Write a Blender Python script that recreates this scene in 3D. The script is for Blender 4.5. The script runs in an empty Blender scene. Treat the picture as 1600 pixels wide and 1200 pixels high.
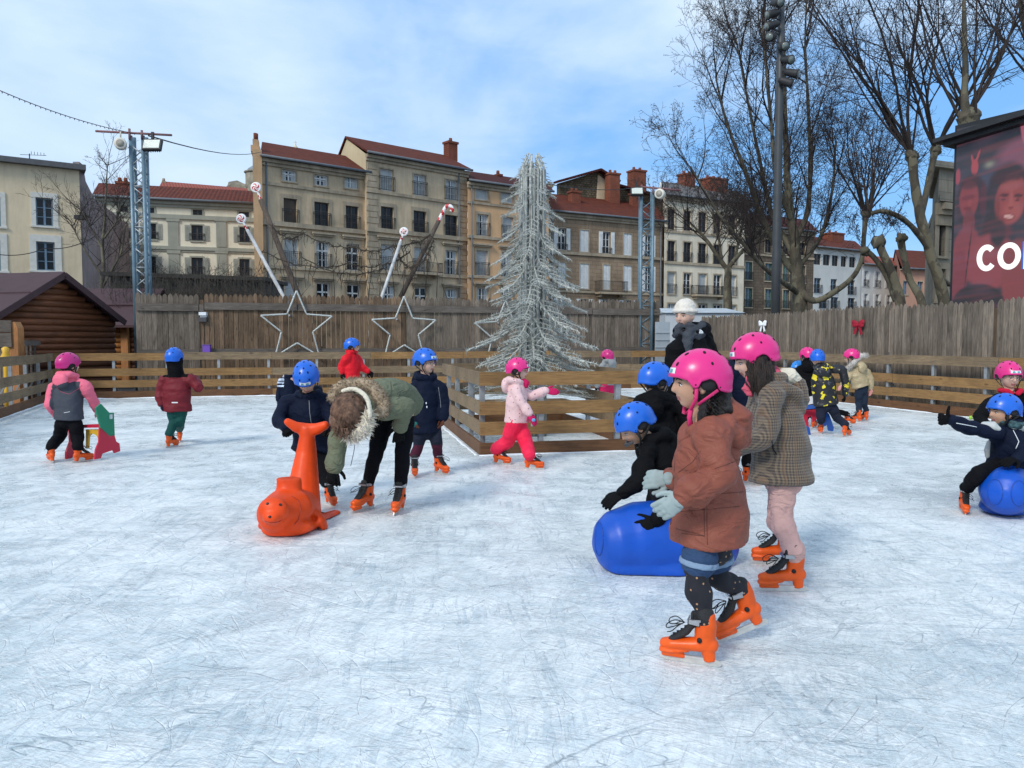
import bpy, bmesh, math, random
from mathutils import Vector, Matrix, noise
from math import sin, cos, pi, radians, sqrt, atan2
random.seed(7)
V = Vector
sc = bpy.context.scene
col = sc.collection
K = 0.9            # metres per layout unit of depth
H = 1.35           # camera height
F = 1200.0
TH = math.atan((600-532)/F)
CP = V((0, 0, H))
FW = V((0, cos(TH), -sin(TH))); UP = V((0, sin(TH), cos(TH)))

def ray(px, py):
    return FW + V((1, 0, 0))*((px-800)/F) + UP*((600-py)/F)
def W(px, py, D, dd=0):
    r = ray(px, py)
    return CP + r*((D*K+dd)/r.y)
def G(px, py, z=0.0):
    r = ray(px, py)
    return CP + r*((z-H)/r.z)
def GD(px, D, z=0.0):
    r = ray(px, 700); x = (px-800)/F*D*K
    return V((x, D*K, z))

WM = {}
def newobj(name, data, parent=None, mat4=None):
    o = bpy.data.objects.new(name, data); col.objects.link(o)
    m = mat4 if mat4 is not None else Matrix.Identity(4)
    if parent is not None:
        o.parent = parent
        o.matrix_basis = WM[parent.name].inverted() @ m
    else:
        o.matrix_basis = m
    WM[o.name] = m
    return o
def tag(o, label=None, cat=None, group=None, kind=None):
    if label: o['label'] = label
    if cat: o['category'] = cat
    if group: o['group'] = group
    if kind: o['kind'] = kind
    return o
def thing(name, label, cat, loc=(0, 0, 0), rz=0, group=None):
    m = Matrix.Translation(V(loc)) @ Matrix.Rotation(rz, 4, 'Z')
    o = newobj(name, None, None, m); o.empty_display_size = .2
    return tag(o, label, cat, group)

class MB:
    def __init__(s): s.v = []; s.f = []; s.m = []; s.smooth = []
    def add(s, vs, fs, mi=0, sm=False):
        n = len(s.v); s.v += [tuple(v) for v in vs]
        for f in fs:
            s.f.append(tuple(i+n for i in f)); s.m.append(mi); s.smooth.append(sm)
        return s
    def box(s, a, b, mi=0, M=None):
        x0, y0, z0 = a; x1, y1, z1 = b
        vs = [V((x, y, z)) for z in (z0, z1) for x, y in ((x0, y0), (x1, y0), (x1, y1), (x0, y1))]
        if M is not None: vs = [M @ v for v in vs]
        return s.add(vs, [(3, 2, 1, 0), (4, 5, 6, 7), (0, 1, 5, 4), (1, 2, 6, 5), (2, 3, 7, 6), (3, 0, 4, 7)], mi)
    def cbox(s, c, d, mi=0, M=None):
        c = V(c); d = V(d)/2
        T = Matrix.Translation(c)
        if M is not None: T = T @ M.to_4x4()
        return s.box(-d, d, mi, T)
    def quad(s, a, b, c, d, mi=0): return s.add([a, b, c, d], [(0, 1, 2, 3)], mi)
    def beam(s, p, q, w, h, up=(0, 0, 1), mi=0):
        p = V(p); q = V(q); d = (q-p).normalized(); u = V(up)
        sd = d.cross(u)
        if sd.length < 1e-4: sd = d.cross(V((0, 1, 0)))
        sd.normalize(); u = sd.cross(d)
        vs = []
        for c in (p, q):
            for a, b in ((-1, -1), (1, -1), (1, 1), (-1, 1)):
                vs.append(c+sd*(a*w/2)+u*(b*h/2))
        return s.add(vs, [(3, 2, 1, 0), (4, 5, 6, 7), (0, 1, 5, 4), (1, 2, 6, 5), (2, 3, 7, 6), (3, 0, 4, 7)], mi)
    def rings(s, C, A, B, n=12, cap=True, mi=0, closed=False):
        vs = []; fs = []
        for c, a, b in zip(C, A, B):
            for i in range(n):
                t = 2*pi*i/n; vs.append(c+a*cos(t)+b*sin(t))
        k = len(C)
        for j in range(k-1+(1 if closed else 0)):
            j2 = (j+1) % k
            for i in range(n):
                i2 = (i+1) % n
                fs.append((j*n+i, j*n+i2, j2*n+i2, j2*n+i))
        if cap and not closed:
            fs.append(tuple(range(n-1, -1, -1))); fs.append(tuple((k-1)*n+i for i in range(n)))
        return s.add(vs, fs, mi, True)
    def tube(s, P, R, n=6, mi=0, cap=True, closed=False):
        P = [V(p) for p in P]
        if not hasattr(R, '__len__'): R = [R]*len(P)
        A = []; B = []; prev = None
        k = len(P)
        for i in range(k):
            if closed: t = P[(i+1) % k]-P[i-1]
            else: t = P[min(i+1, k-1)]-P[max(i-1, 0)]
            if t.length < 1e-9: t = V((0, 0, 1))
            t.normalize()
            a = prev - t*prev.dot(t) if prev is not None else t.orthogonal()
            if a.length < 1e-5: a = t.orthogonal()
            a.normalize(); prev = a; b = t.cross(a)
            A.append(a*R[i]); B.append(b*R[i])
        return s.rings(P, A, B, n, cap, mi, closed)
    def loft(s, P, RA, RB, side, n=18, mi=0, round_=True, quilt=None, fine=None, seed=0, wr=0):
        """elliptic loft: RA along 'side', RB across; round ends"""
        P = [V(p) for p in P]; side = V(side)
        if quilt or fine:
            step = fine or quilt[0]/8.0
            P2 = []; a2 = []; b2 = []; acc = 0
            for i in range(len(P)-1):
                L = (P[i+1]-P[i]).length; m = max(1, int(L/step))
                for j in range(m):
                    t = j/m; p = cr(P, i, t)
                    ra = crs(RA, i, t); rb = crs(RB, i, t)
                    q = acc+L*t; fct = 1
                    if quilt: fct = 1-quilt[1]*(1-abs(sin(pi*q/quilt[0]))**.6)
                    if wr: fct += wr*noise.noise(V((q*14, seed*3.1, 0)))
                    P2.append(p); a2.append(ra*fct); b2.append(rb*fct)
                acc += L
            P2.append(P[-1]); a2.append(RA[-1]); b2.append(RB[-1])
            P, RA, RB = P2, a2, b2
        C = []; A = []; B = []; k = len(P)
        T = []
        for i in range(k):
            t = P[min(i+1, k-1)]-P[max(i-1, 0)]
            T.append(t.normalized() if t.length > 1e-9 else V((0, 0, 1)))
        def frame(t):
            a = side - t*side.dot(t)
            if a.length < 1e-3: a = t.orthogonal()
            a.normalize(); return a, t.cross(a)
        if round_:
            a, b = frame(T[0])
            for q in (80, 50, 25):
                q = radians(q); C.append(P[0]-T[0]*min(RA[0], RB[0])*sin(q)); A.append(a*RA[0]*cos(q)); B.append(b*RB[0]*cos(q))
        for i in range(k):
            a, b = frame(T[i]); C.append(P[i]); A.append(a*RA[i]); B.append(b*RB[i])
        if round_:
            a, b = frame(T[-1])
            for q in (25, 50, 80):
                q = radians(q); C.append(P[-1]+T[-1]*min(RA[-1], RB[-1])*sin(q)); A.append(a*RA[-1]*cos(q)); B.append(b*RB[-1]*cos(q))
        return s.rings(C, A, B, n, True, mi)
    def limb(s, P, R, n=14, **k):
        if not hasattr(R, '__len__'): R = [R]*len(P)
        d = V(P[-1])-V(P[0]); sd = d.cross(V((.31, .9, .17)))
        return s.loft(P, R, R, sd, n, **k)
    def ell(s, c, r, M=None, n=14, mi=0):
        c = V(c); vs = []; fs = []; m = max(5, n*2//3)
        M = M.to_3x3() if M is not None else Matrix.Identity(3)
        for j in range(1, m):
            th = pi*j/m
            for i in range(n):
                t = 2*pi*i/n
                vs.append(c+M @ V((r[0]*sin(th)*cos(t), r[1]*sin(th)*sin(t), r[2]*cos(th))))
        top = len(vs); vs.append(c+M @ V((0, 0, r[2]))); vs.append(c+M @ V((0, 0, -r[2])))
        for j in range(m-2):
            for i in range(n):
                i2 = (i+1) % n; fs.append((j*n+i, (j+1)*n+i, (j+1)*n+i2, j*n+i2))
        for i in range(n):
            i2 = (i+1) % n; fs.append((top, i, i2)); fs.append((top+1, (m-2)*n+i2, (m-2)*n+i))
        return s.add(vs, fs, mi, True)
    def prism(s, poly, O, X, Y, N, mi=0):
        """polygon (x,y) in plane O,X,Y extruded by vector N"""
        O = V(O); X = V(X); Y = V(Y); N = V(N); n = len(poly)
        vs = [O+X*a+Y*b for a, b in poly] + [O+X*a+Y*b+N for a, b in poly]
        fs = [tuple(range(n-1, -1, -1)), tuple(range(n, 2*n))]
        fs += [(i, (i+1) % n, n+(i+1) % n, n+i) for i in range(n)]
        return s.add(vs, fs, mi)
    def mesh(s, name, recalc=True):
        me = bpy.data.meshes.new(name); me.from_pydata(s.v, [], s.f)
        me.polygons.foreach_set('material_index', s.m)
        me.polygons.foreach_set('use_smooth', s.smooth)
        if recalc:
            bm = bmesh.new(); bm.from_mesh(me); bmesh.ops.recalc_face_normals(bm, faces=bm.faces); bm.to_mesh(me); bm.free()
        me.update(); return me

def cr(P, i, t):
    p0 = P[max(i-1, 0)]; p1 = P[i]; p2 = P[i+1]; p3 = P[min(i+2, len(P)-1)]
    return .5*((2*p1)+(p2-p0)*t+(2*p0-5*p1+4*p2-p3)*t*t+(3*p1-p0-3*p2+p3)*t**3)
def crs(R, i, t):
    t = t*t*(3-2*t); return R[i]*(1-t)+R[i+1]*t
def spl(P, n=5):
    P = [V(p) for p in P]; out = []
    for i in range(len(P)-1):
        for j in range(n): out.append(cr(P, i, j/n))
    return out+[P[-1]]

def setm(me, mats):
    for m in (mats if isinstance(mats, (list, tuple)) else [mats]): me.materials.append(m)
def part(name, mb, mats, parent, local=False, recalc=True):
    me = mb.mesh(name, recalc) if isinstance(mb, MB) else mb
    setm(me, mats)
    if not local: me.transform(WM[parent.name].inverted())
    return newobj(name, me, parent, WM[parent.name])
def solo(name, mb, mats, label, cat, loc=(0, 0, 0), group=None, rz=0, local=False):
    me = mb.mesh(name) if isinstance(mb, MB) else mb
    setm(me, mats); M = Matrix.Translation(V(loc)) @ Matrix.Rotation(rz, 4, 'Z')
    if not local: me.transform(M.inverted())
    return tag(newobj(name, me, None, M), label, cat, group)
def struct(name, mb, mats, kind='structure'):
    me = mb.mesh(name) if isinstance(mb, MB) else mb
    setm(me, mats); return tag(newobj(name, me), kind=kind)

def soft(mb, voxel, smooth=4, disp=0, freq=9, seed=0, sf=.5):
    """fuse overlapping closed shapes into one skin"""
    me = mb.mesh('tmp'); o = bpy.data.objects.new('tmp', me); col.objects.link(o)
    r = o.modifiers.new('r', 'REMESH'); r.mode = 'VOXEL'; r.voxel_size = voxel; r.use_smooth_shade = True
    if smooth:
        s_ = o.modifiers.new('s', 'SMOOTH'); s_.iterations = smooth; s_.factor = sf
    dg = bpy.context.evaluated_depsgraph_get()
    out = bpy.data.meshes.new_from_object(o.evaluated_get(dg))
    bpy.data.objects.remove(o); bpy.data.meshes.remove(me)
    if disp:
        nn = [v.normal.copy() for v in out.vertices]
        for v, n in zip(out.vertices, nn):
            p = v.co
            d = noise.noise(V((p.x*freq+seed*7, p.y*freq, p.z*freq*1.5)))
            d += .5*noise.noise(V((p.x*freq*2.3+seed*3, p.y*freq*2.3, p.z*freq*3.1)))
            v.co = p+n*d*disp
    for p in out.polygons: p.use_smooth = True
    out.update(); return out

# ------------------------------------------------------------ materials
MAT = {}
def lin(c): return tuple((x/12.92 if x <= .04045 else ((x+.055)/1.055)**2.4) for x in c)
def nodes(name):
    m = bpy.data.materials.new(name); m.use_nodes = True; nt = m.node_tree
    return m, nt, nt.nodes['Principled BSDF']
def N(nt, t, **k):
    n = nt.nodes.new(t)
    for a, b in k.items():
        if a in n.inputs.keys() if isinstance(a, str) else False: n.inputs[a].default_value = b
        else: setattr(n, a, b)
    return n
def math_(nt, op, a, b=None, clamp=False):
    n = nt.nodes.new('ShaderNodeMath'); n.operation = op; n.use_clamp = clamp
    for i, x in enumerate((a, b)):
        if x is None: continue
        if hasattr(x, 'is_output') or hasattr(x, 'links'): nt.links.new(x, n.inputs[i])
        else: n.inputs[i].default_value = x
    return n.outputs[0]
def mixc(nt, f, a, b, mode='MIX'):
    n = nt.nodes.new('ShaderNodeMix'); n.data_type = 'RGBA'; n.blend_type = mode; n.clamp_factor = True
    for i, x in ((0, f), (6, a), (7, b)):
        if hasattr(x, 'links'): nt.links.new(x, n.inputs[i])
        elif isinstance(x, (int, float)): n.inputs[i].default_value = x if i == 0 else (x, x, x, 1)
        else: n.inputs[i].default_value = (*x[:3], 1)
    return n.outputs[2]
def coords(nt, scale=(1, 1, 1), rot=(0, 0, 0), loc=(0, 0, 0), kind='Object'):
    tc = nt.nodes.new('ShaderNodeTexCoord'); mp = nt.nodes.new('ShaderNodeMapping')
    mp.inputs['Scale'].default_value = scale; mp.inputs['Rotation'].default_value = rot; mp.inputs['Location'].default_value = loc
    nt.links.new(tc.outputs[kind], mp.inputs['Vector']); return mp.outputs[0]
def noi(nt, vec, scale, detail=4, rough=.55, dist=0, out=0):
    n = nt.nodes.new('ShaderNodeTexNoise'); n.inputs['Scale'].default_value = scale
    n.inputs['Detail'].default_value = detail; n.inputs['Roughness'].default_value = rough; n.inputs['Distortion'].default_value = dist
    if vec is not None: nt.links.new(vec, n.inputs['Vector'])
    return n.outputs[out]
def ramp(nt, fac, stops):
    r = nt.nodes.new('ShaderNodeValToRGB'); nt.links.new(fac, r.inputs[0]); e = r.color_ramp.elements
    while len(e) < len(stops): e.new(.5)
    for i, (p, c) in enumerate(stops):
        e[i].position = p; e[i].color = (c, c, c, 1) if isinstance(c, (int, float)) else (*c, 1)
    return r.outputs[0]
def bump(nt, bsdf, h, strength=.3, dist=.01):
    b = nt.nodes.new('ShaderNodeBump'); b.inputs['Strength'].default_value = strength; b.inputs['Distance'].default_value = dist
    nt.links.new(h, b.inputs['Height'])
    nt.links.new(b.outputs[0], bsdf.inputs['Normal']); return b
def mat(name, c, rough=.7, var=.15, vs=6, bmp=.2, bs=60, metal=0, bd=.01, sheen=0, spec=.5, coat=0, island=0, stretch=(1, 1, 1)):
    if name in MAT: return MAT[name]
    m, nt, b = nodes(name); c = V(c)
    vec = coords(nt, stretch)
    n1 = noi(nt, vec, vs, 5)
    lo = tuple(c*(1-var*1.4)); hi = tuple(min(1, x) for x in c*(1+var*1.4))
    f = ramp(nt, n1, [(.3, lo), (.7, hi)])
    if island:
        g = nt.nodes.new('ShaderNodeNewGeometry'); r = ramp(nt, g.outputs['Random Per Island'], [(0, 1-island), (1, 1+island)])
        f = mixc(nt, 1.0, f, r, 'MULTIPLY')
    nt.links.new(f, b.inputs['Base Color'])
    b.inputs['Roughness'].default_value = rough; b.inputs['Metallic'].default_value = metal
    b.inputs['Specular IOR Level'].default_value = spec
    if sheen: b.inputs['Sheen Weight'].default_value = sheen
    if coat: b.inputs['Coat Weight'].default_value = coat; b.inputs['Coat Roughness'].default_value = .15
    if bmp: bump(nt, b, noi(nt, vec, bs, 5), bmp, bd)
    MAT[name] = m; return m
def fabric(name, c, rough=.8, fold=.5, fs=9, var=.12, fine=True, spec=.22, sheen=0):
    if name in MAT: return MAT[name]
    m, nt, b = nodes(name); c = V(c); vec = coords(nt)
    n1 = noi(nt, vec, 5, 4)
    nt.links.new(ramp(nt, n1, [(.3, tuple(c*(1-var))), (.7, tuple(c*(1+var)))]), b.inputs['Base Color'])
    b.inputs['Roughness'].default_value = rough; b.inputs['Specular IOR Level'].default_value = spec; b.inputs['Sheen Weight'].default_value = sheen
    v2 = coords(nt, (1, 1, 1.7))
    h = noi(nt, v2, fs, 3, .5, 1.2)
    b1 = bump(nt, b, h, fold, .03)
    if fine:
        b2 = nt.nodes.new('ShaderNodeBump'); b2.inputs['Strength'].default_value = .25; b2.inputs['Distance'].default_value = .002
        nt.links.new(noi(nt, vec, 350, 2), b2.inputs['Height']); nt.links.new(b1.outputs[0], b2.inputs['Normal']); nt.links.new(b2.outputs[0], b.inputs['Normal'])
    MAT[name] = m; return m
def wood(name, c1, c2, rough=.8, axis=0, isl=.25, grain=1.0, knots=True):
    if name in MAT: return MAT[name]
    m, nt, b = nodes(name)
    s = [14, 14, 14]; s[axis] = 1.0
    g = nt.nodes.new('ShaderNodeNewGeometry')
    tc = nt.nodes.new('ShaderNodeTexCoord'); ad = nt.nodes.new('ShaderNodeVectorMath'); ad.operation = 'ADD'
    nt.links.new(tc.outputs['Object'], ad.inputs[0])
    cb = nt.nodes.new('ShaderNodeCombineXYZ'); rr = math_(nt, 'MULTIPLY', g.outputs['Random Per Island'], 37.0)
    for i in range(3): nt.links.new(rr, cb.inputs[i])
    nt.links.new(cb.outputs[0], ad.inputs[1])
    mp = nt.nodes.new('ShaderNodeMapping'); mp.inputs['Scale'].default_value = s; nt.links.new(ad.outputs[0], mp.inputs[0])
    n1 = noi(nt, mp.outputs[0], 2.2, 6, .65, 1.5)
    n2 = noi(nt, mp.outputs[0], 9, 4, .6)
    n3 = noi(nt, ad.outputs[0], 1.3, 4, .6)
    fct = ramp(nt, n1, [(.35, 0.0), (.65, 1.0)])
    c = mixc(nt, fct, c1, c2)
    st = ramp(nt, n3, [(.3, .72), (.6, 1.12)])
    c = mixc(nt, 1.0, c, st, 'MULTIPLY')
    st2 = ramp(nt, n2, [(.3, .7), (.55, 1.05)])
    c = mixc(nt, .8*grain, c, st2, 'MULTIPLY')
    if knots:
        s2 = [6, 6, 6]; s2[axis] = 2.2
        mp2 = nt.nodes.new('ShaderNodeMapping'); mp2.inputs['Scale'].default_value = s2; nt.links.new(ad.outputs[0], mp2.inputs[0])
        vo = nt.nodes.new('ShaderNodeTexVoronoi'); vo.inputs['Scale'].default_value = 1.0; nt.links.new(mp2.outputs[0], vo.inputs['Vector'])
        kn = ramp(nt, vo.outputs['Distance'], [(.06, .35), (.14, 1.0)]); c = mixc(nt, .8, c, kn, 'MULTIPLY')
    ir = ramp(nt, g.outputs['Random Per Island'], [(0, 1-isl), (.5, 1.0), (1, 1+isl)])
    c = mixc(nt, 1.0, c, ir, 'MULTIPLY')
    nt.links.new(c, b.inputs['Base Color']); b.inputs['Roughness'].default_value = rough; b.inputs['Specular IOR Level'].default_value = .25
    bump(nt, b, n1, .4, .006)
    MAT[name] = m; return m
# ============================================================ camera, light, sky
cam = bpy.data.cameras.new('camera'); cam.sensor_width = 36; cam.lens = 27; cam.clip_end = 2000; cam.clip_start = .05
co = bpy.data.objects.new('camera', cam); col.objects.link(co); co.location = CP; co.rotation_euler = (pi/2-TH, 0, 0); sc.camera = co
SUN_EL = radians(38); SUN_AZ = radians(215)   # compass-like: direction the light comes from
sdir = V((sin(SUN_AZ)*cos(SUN_EL), cos(SUN_AZ)*cos(SUN_EL), sin(SUN_EL)))
sl = bpy.data.lights.new('sun', 'SUN'); sl.energy = 1.9; sl.angle = radians(15); sl.color = (1, .95, .86)
so = bpy.data.objects.new('sun', sl); col.objects.link(so); so.rotation_euler = sdir.to_track_quat('Z', 'Y').to_euler()
sc.view_settings.view_transform = 'Standard'; sc.view_settings.look = 'None'; sc.view_settings.exposure = .34
wd = bpy.data.worlds.new('World'); sc.world = wd; wd.use_nodes = True; nt = wd.node_tree; bg = nt.nodes['Background']
sky = nt.nodes.new('ShaderNodeTexSky'); sky.sky_type = 'NISHITA'; sky.sun_disc = False; sky.sun_elevation = SUN_EL; sky.sun_rotation = SUN_AZ
sky.air_density = 1.0; sky.dust_density = .6; sky.ozone_density = 2.0
vec = coords(nt, (1, 1, 2.2), kind='Generated')
def gap(px, py, w0, w1):
    d = nt.nodes.new('ShaderNodeVectorMath'); d.operation = 'DOT_PRODUCT'; nt.links.new(coords(nt, kind='Generated'), d.inputs[0]); d.inputs[1].default_value = tuple(ray(px, py).normalized())
    return ramp(nt, d.outputs['Value'], [(w0, 0.0), (w1, 1.0)])
n1 = noi(nt, coords(nt, (1, 1, 1.9), loc=(.35, .1, .52), kind='Generated'), 2.1, 6, .5, .35)
gp = math_(nt, 'ADD', math_(nt, 'MULTIPLY', gap(760, 60, .970, .999), .20), math_(nt, 'MULTIPLY', gap(1250, 260, .93, .995), .19))
n1 = math_(nt, 'SUBTRACT', math_(nt, 'ADD', n1, .115), gp)
n2 = noi(nt, coords(nt, (1, 1, 2.6), loc=(3.1, .7, 0), kind='Generated'), 5.0, 5, .55, .3)
cm = ramp(nt, math_(nt, 'ADD', math_(nt, 'MULTIPLY', n1, .8), math_(nt, 'MULTIPLY', n2, .2)), [(.37, .05), (.50, .66), (.62, .98)])
cl = mixc(nt, n2, (4.4, 6.4, 8.9), (7.7, 9.1, 10.6))
skyc = mixc(nt, .72, mixc(nt, 1.0, sky.outputs[0], (1.1, 1.25, 1.3), 'MULTIPLY'), (1.7, 4.7, 9.8))
nt.links.new(mixc(nt, cm, skyc, cl), bg.inputs['Color']); bg.inputs['Strength'].default_value = .088

# ============================================================ ice and ground
def ice_mat():
    m, nt, b = nodes('ice')
    base = coords(nt)
    wob = nt.nodes.new('ShaderNodeVectorMath'); wob.operation = 'ADD'
    nz = nt.nodes.new('ShaderNodeTexNoise'); nz.inputs['Scale'].default_value = .8; nz.inputs['Detail'].default_value = 3
    nt.links.new(base, nz.inputs['Vector'])
    sc_ = nt.nodes.new('ShaderNodeVectorMath'); sc_.operation = 'SCALE'; sc_.inputs['Scale'].default_value = .22
    nt.links.new(nz.outputs['Color'], sc_.inputs[0]); nt.links.new(base, wob.inputs[0]); nt.links.new(sc_.outputs[0], wob.inputs[1])
    def mapv(scale, rot, loc=(0, 0, 0)):
        a = nt.nodes.new('ShaderNodeMapping'); a.inputs['Rotation'].default_value = (0, 0, rot); nt.links.new(wob.outputs[0], a.inputs[0])
        c = nt.nodes.new('ShaderNodeMapping'); c.inputs['Scale'].default_value = scale; c.inputs['Location'].default_value = loc; nt.links.new(a.outputs[0], c.inputs[0])
        return c.outputs[0]
    big = noi(nt, base, .55, 5, .6, .5); mid = noi(nt, base, 3.5, 9, .68, .6)
    f = ramp(nt, math_(nt, 'ADD', math_(nt, 'MULTIPLY', big, .45), math_(nt, 'MULTIPLY', mid, .55)), [(.42, 0.0), (.57, 1.0)])
    c = mixc(nt, f, (.64, .725, .75), (.87, .905, .895))
    hs = None
    # broad scraped streaks
    for i, (rot, sx, sy, s) in enumerate(((.1, 1, 9, 2.2), (.75, 1, 11, 2.0), (-.55, 1, 10, 2.4), (1.5, 1, 12, 1.6), (2.4, 1, 13, 3.2), (.35, 1, 14, 4.0))):
        n = noi(nt, mapv((sx, sy, 1), rot, (i*3.3, i*1.7, 0)), s, 6, .62, .25)
        r = ramp(nt, n, [(.53, 0.0), (.60, 1.0)])
        mk = ramp(nt, noi(nt, base, 1.3+i*.4, 2), [(.4, 0.0), (.6, 1.0)])
        r = math_(nt, 'MULTIPLY', r, mk)
        c = mixc(nt, math_(nt, 'MULTIPLY', r, .45), c, (.93, .95, .95) if i % 3 else (.42, .52, .58))
        hs = r if hs is None else math_(nt, 'ADD', hs, r)
    # skate cuts: thin curved lines
    for i, (rot, sx, sy, s, w) in enumerate(((.3, 1, 5, 1.1, .0045), (1.15, 1, 4, 1.3, .005), (-.8, 1, 6, 1.0, .004), (2.0, 1, 5, 1.7, .006), (-.2, 1, 7, 2.3, .007), (.9, 1, 8, 2.6, .008))):
        n = noi(nt, mapv((sx, sy, 1), rot, (i*5.1+2, i*2.9, 0)), s, 1, .4, 0)
        d = math_(nt, 'ABSOLUTE', math_(nt, 'SUBTRACT', n, .5))
        ln = ramp(nt, d, [(0, 1.0), (w, 0.0)])
        mk = ramp(nt, noi(nt, base, 2.1+i*.7, 3, .6), [(.49, 0.0), (.53, 1.0)])
        ln = math_(nt, 'MULTIPLY', ln, mk)
        c = mixc(nt, math_(nt, 'MULTIPLY', ln, .5), c, (.20, .28, .33) if i % 2 == 0 else (.92, .94, .95))
        hs = math_(nt, 'SUBTRACT', hs, math_(nt, 'MULTIPLY', ln, 1.5))
    # long skate arcs
    ra = random.Random(12); sp_ = coords(nt); 
    for i in range(16):
        R_ = ra.uniform(1.2, 7); an = ra.uniform(0, 6.28); px_, py_ = ra.uniform(-3.2, 3.2), ra.uniform(1.6, 8.5); cx, cy = px_+cos(an)*R_, py_+sin(an)*R_
        d = nt.nodes.new('ShaderNodeVectorMath'); d.operation = 'DISTANCE'; nt.links.new(wob.outputs[0], d.inputs[0]); d.inputs[1].default_value = (cx, cy, 0)
        dd = math_(nt, 'ABSOLUTE', math_(nt, 'SUBTRACT', d.outputs['Value'], R_)); wd_ = ra.uniform(.004, .010) if i % 3 else ra.uniform(.02, .05)
        near = nt.nodes.new('ShaderNodeVectorMath'); near.operation = 'DISTANCE'; nt.links.new(wob.outputs[0], near.inputs[0]); near.inputs[1].default_value = (px_+.1, py_+.1, 0)
        ln = math_(nt, 'MULTIPLY', ramp(nt, dd, [(0, 1.0), (wd_, 0.0)]), ramp(nt, near.outputs['Value'], [(.25, 1.0), (ra.uniform(.5, 1.0), 0.0)]))
        if i % 3 == 0: ln = math_(nt, 'MULTIPLY', ln, ramp(nt, noi(nt, base, 9, 5, .7), [(.42, 0.0), (.55, 1.0)]))
        c = mixc(nt, math_(nt, 'MULTIPLY', ln, .6), c, (.20, .27, .32) if i % 3 == 1 else (.93, .95, .95)); hs = math_(nt, 'SUBTRACT', hs, math_(nt, 'MULTIPLY', ln, 1.2))
    # short fine nicks
    vo = nt.nodes.new('ShaderNodeTexNoise'); vo.inputs['Scale'].default_value = 26; vo.inputs['Detail'].default_value = 6; vo.inputs['Roughness'].default_value = .75
    nt.links.new(mapv((1, 3.2, 1), .5), vo.inputs['Vector'])
    fine = ramp(nt, vo.outputs[0], [(.34, .76), (.52, 1.0), (.68, 1.06)])
    c = mixc(nt, .8, c, fine, 'MULTIPLY')
    vo2 = noi(nt, mapv((1, 5, 1), 1.9), 14, 7, .75)
    c = mixc(nt, .8, c, ramp(nt, vo2, [(.34, .78), (.52, 1.0), (.68, 1.08)]), 'MULTIPLY')
    nt.links.new(c, b.inputs['Base Color'])
    nt.links.new(ramp(nt, f, [(0, .20), (1, .5)]), b.inputs['Roughness'])
    b.inputs['Specular IOR Level'].default_value = .5
    hh = math_(nt, 'ADD', math_(nt, 'MULTIPLY', hs, .5), math_(nt, 'ADD', mid, math_(nt, 'MULTIPLY', vo.outputs[0], .8)))
    bump(nt, b, hh, .55, .012)
    return m
ICE = ice_mat()
FL0 = G(0, 653); FL1 = G(78, 626); BK = G(436, 617.5); FR0 = G(1497, 649.5); FR1 = G(1316.6, 628.8)
def isect(p, q, r, s_):
    d = q-p; e = s_-r; w = r-p
    t = (w.x*e.y-w.y*e.x)/(d.x*e.y-d.y*e.x); return p+d*t
BKd = V((.961, .276, 0))
CL = isect(FL0, FL1, BK, BK+BKd); CR = isect(FR0, FR1, BK, BK+BKd)
LN = FL0+(FL0-FL1).normalized()*13; RN = FR0+(FR0-FR1).normalized()*13
mb = MB(); mb.add([V((-14, -4, .0)), V((14, -4, 0)), RN+V((.5, 0, 0)), CR+V((.1, .05, 0)), CL+V((-.1, .05, 0)), LN+V((-.5, 0, 0))], [(0, 1, 2, 3, 4, 5)])
struct('ice', mb, ICE)
asph = mat('asphalt', (.075, .072, .07), .9, .25, 3, .3, 40)
mb = MB(); mb.add([(-400, -60, -.06), (400, -60, -.06), (400, 700, -.06), (-400, 700, -.06)], [(0, 1, 2, 3)])
struct('ground', mb, asph)

# ============================================================ wooden rail fences
W_RAIL = wood('rail wood', (.30, .17, .065), (.19, .105, .045), .75, 0, .22)
W_RAILG = wood('weathered rail wood', (.25, .175, .10), (.15, .11, .075), .85, 0, .2)
W_DARK = wood('wet base board', (.17, .080, .035), (.095, .045, .022), .6, 0, .15)
W_GREY = wood('grey picket wood', (.235, .19, .15), (.105, .083, .065), .9, 2, .28)
W_BRN = wood('brown picket wood', (.22, .145, .092), (.105, .07, .045), .9, 2, .33)
W_GREYX = wood('grey rail', (.16, .135, .115), (.085, .07, .06), .9, 0, .15)
ZINC = mat('galvanised post', (.36, .37, .38), .5, .12, 12, .1, 50, .6)
def rail_fence(name, label, A, B, boards, mats, boardlen=2.4, post_gap=1.15, t=.03, top_z=1.06, posts_in=-.05, group=None, seed=0, split=True):
    """A->B, seen from the ice; local X runs along the fence, +Y outwards"""
    rnd = random.Random(seed)
    d = B-A; L = d.length; rz = atan2(d.y, d.x)
    root = thing(name, label, 'fence', A, rz, group)
    x = 0.0
    while x < L-.05:
        x2 = min(L, x+boardlen)
        if L-x2 < .4: x2 = L
        for i, (z0, z1) in enumerate(boards):
            dz = rnd.uniform(-.008, .008); g = .004
            m = MB(); m.box((x+g, rnd.uniform(-.004, .004)-t, z0+dz), (x2-g, 0, z1+dz))
            mm = mats[i] if not isinstance(mats[i], tuple) else rnd.choice(mats[i])
            o = part('base_board' if i == len(boards)-1 else 'rail', m, mm, root, True)
        x = x2
    x = .12
    while x < L:
        m = MB(); m.box((x-.03, .002, 0), (x+.03, .06, top_z-.03)); m.box((x-.03, .06, 0), (x+.03, .42, .03))
        m.beam((x, .38, .02), (x, .05, top_z*.6), .03, .03)
        part('post', m, ZINC, root, True); x += post_gap
    return root
BD = [(.885, 1.06), (.515, .69), (.25, .42), (0.0, .165)]
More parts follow.
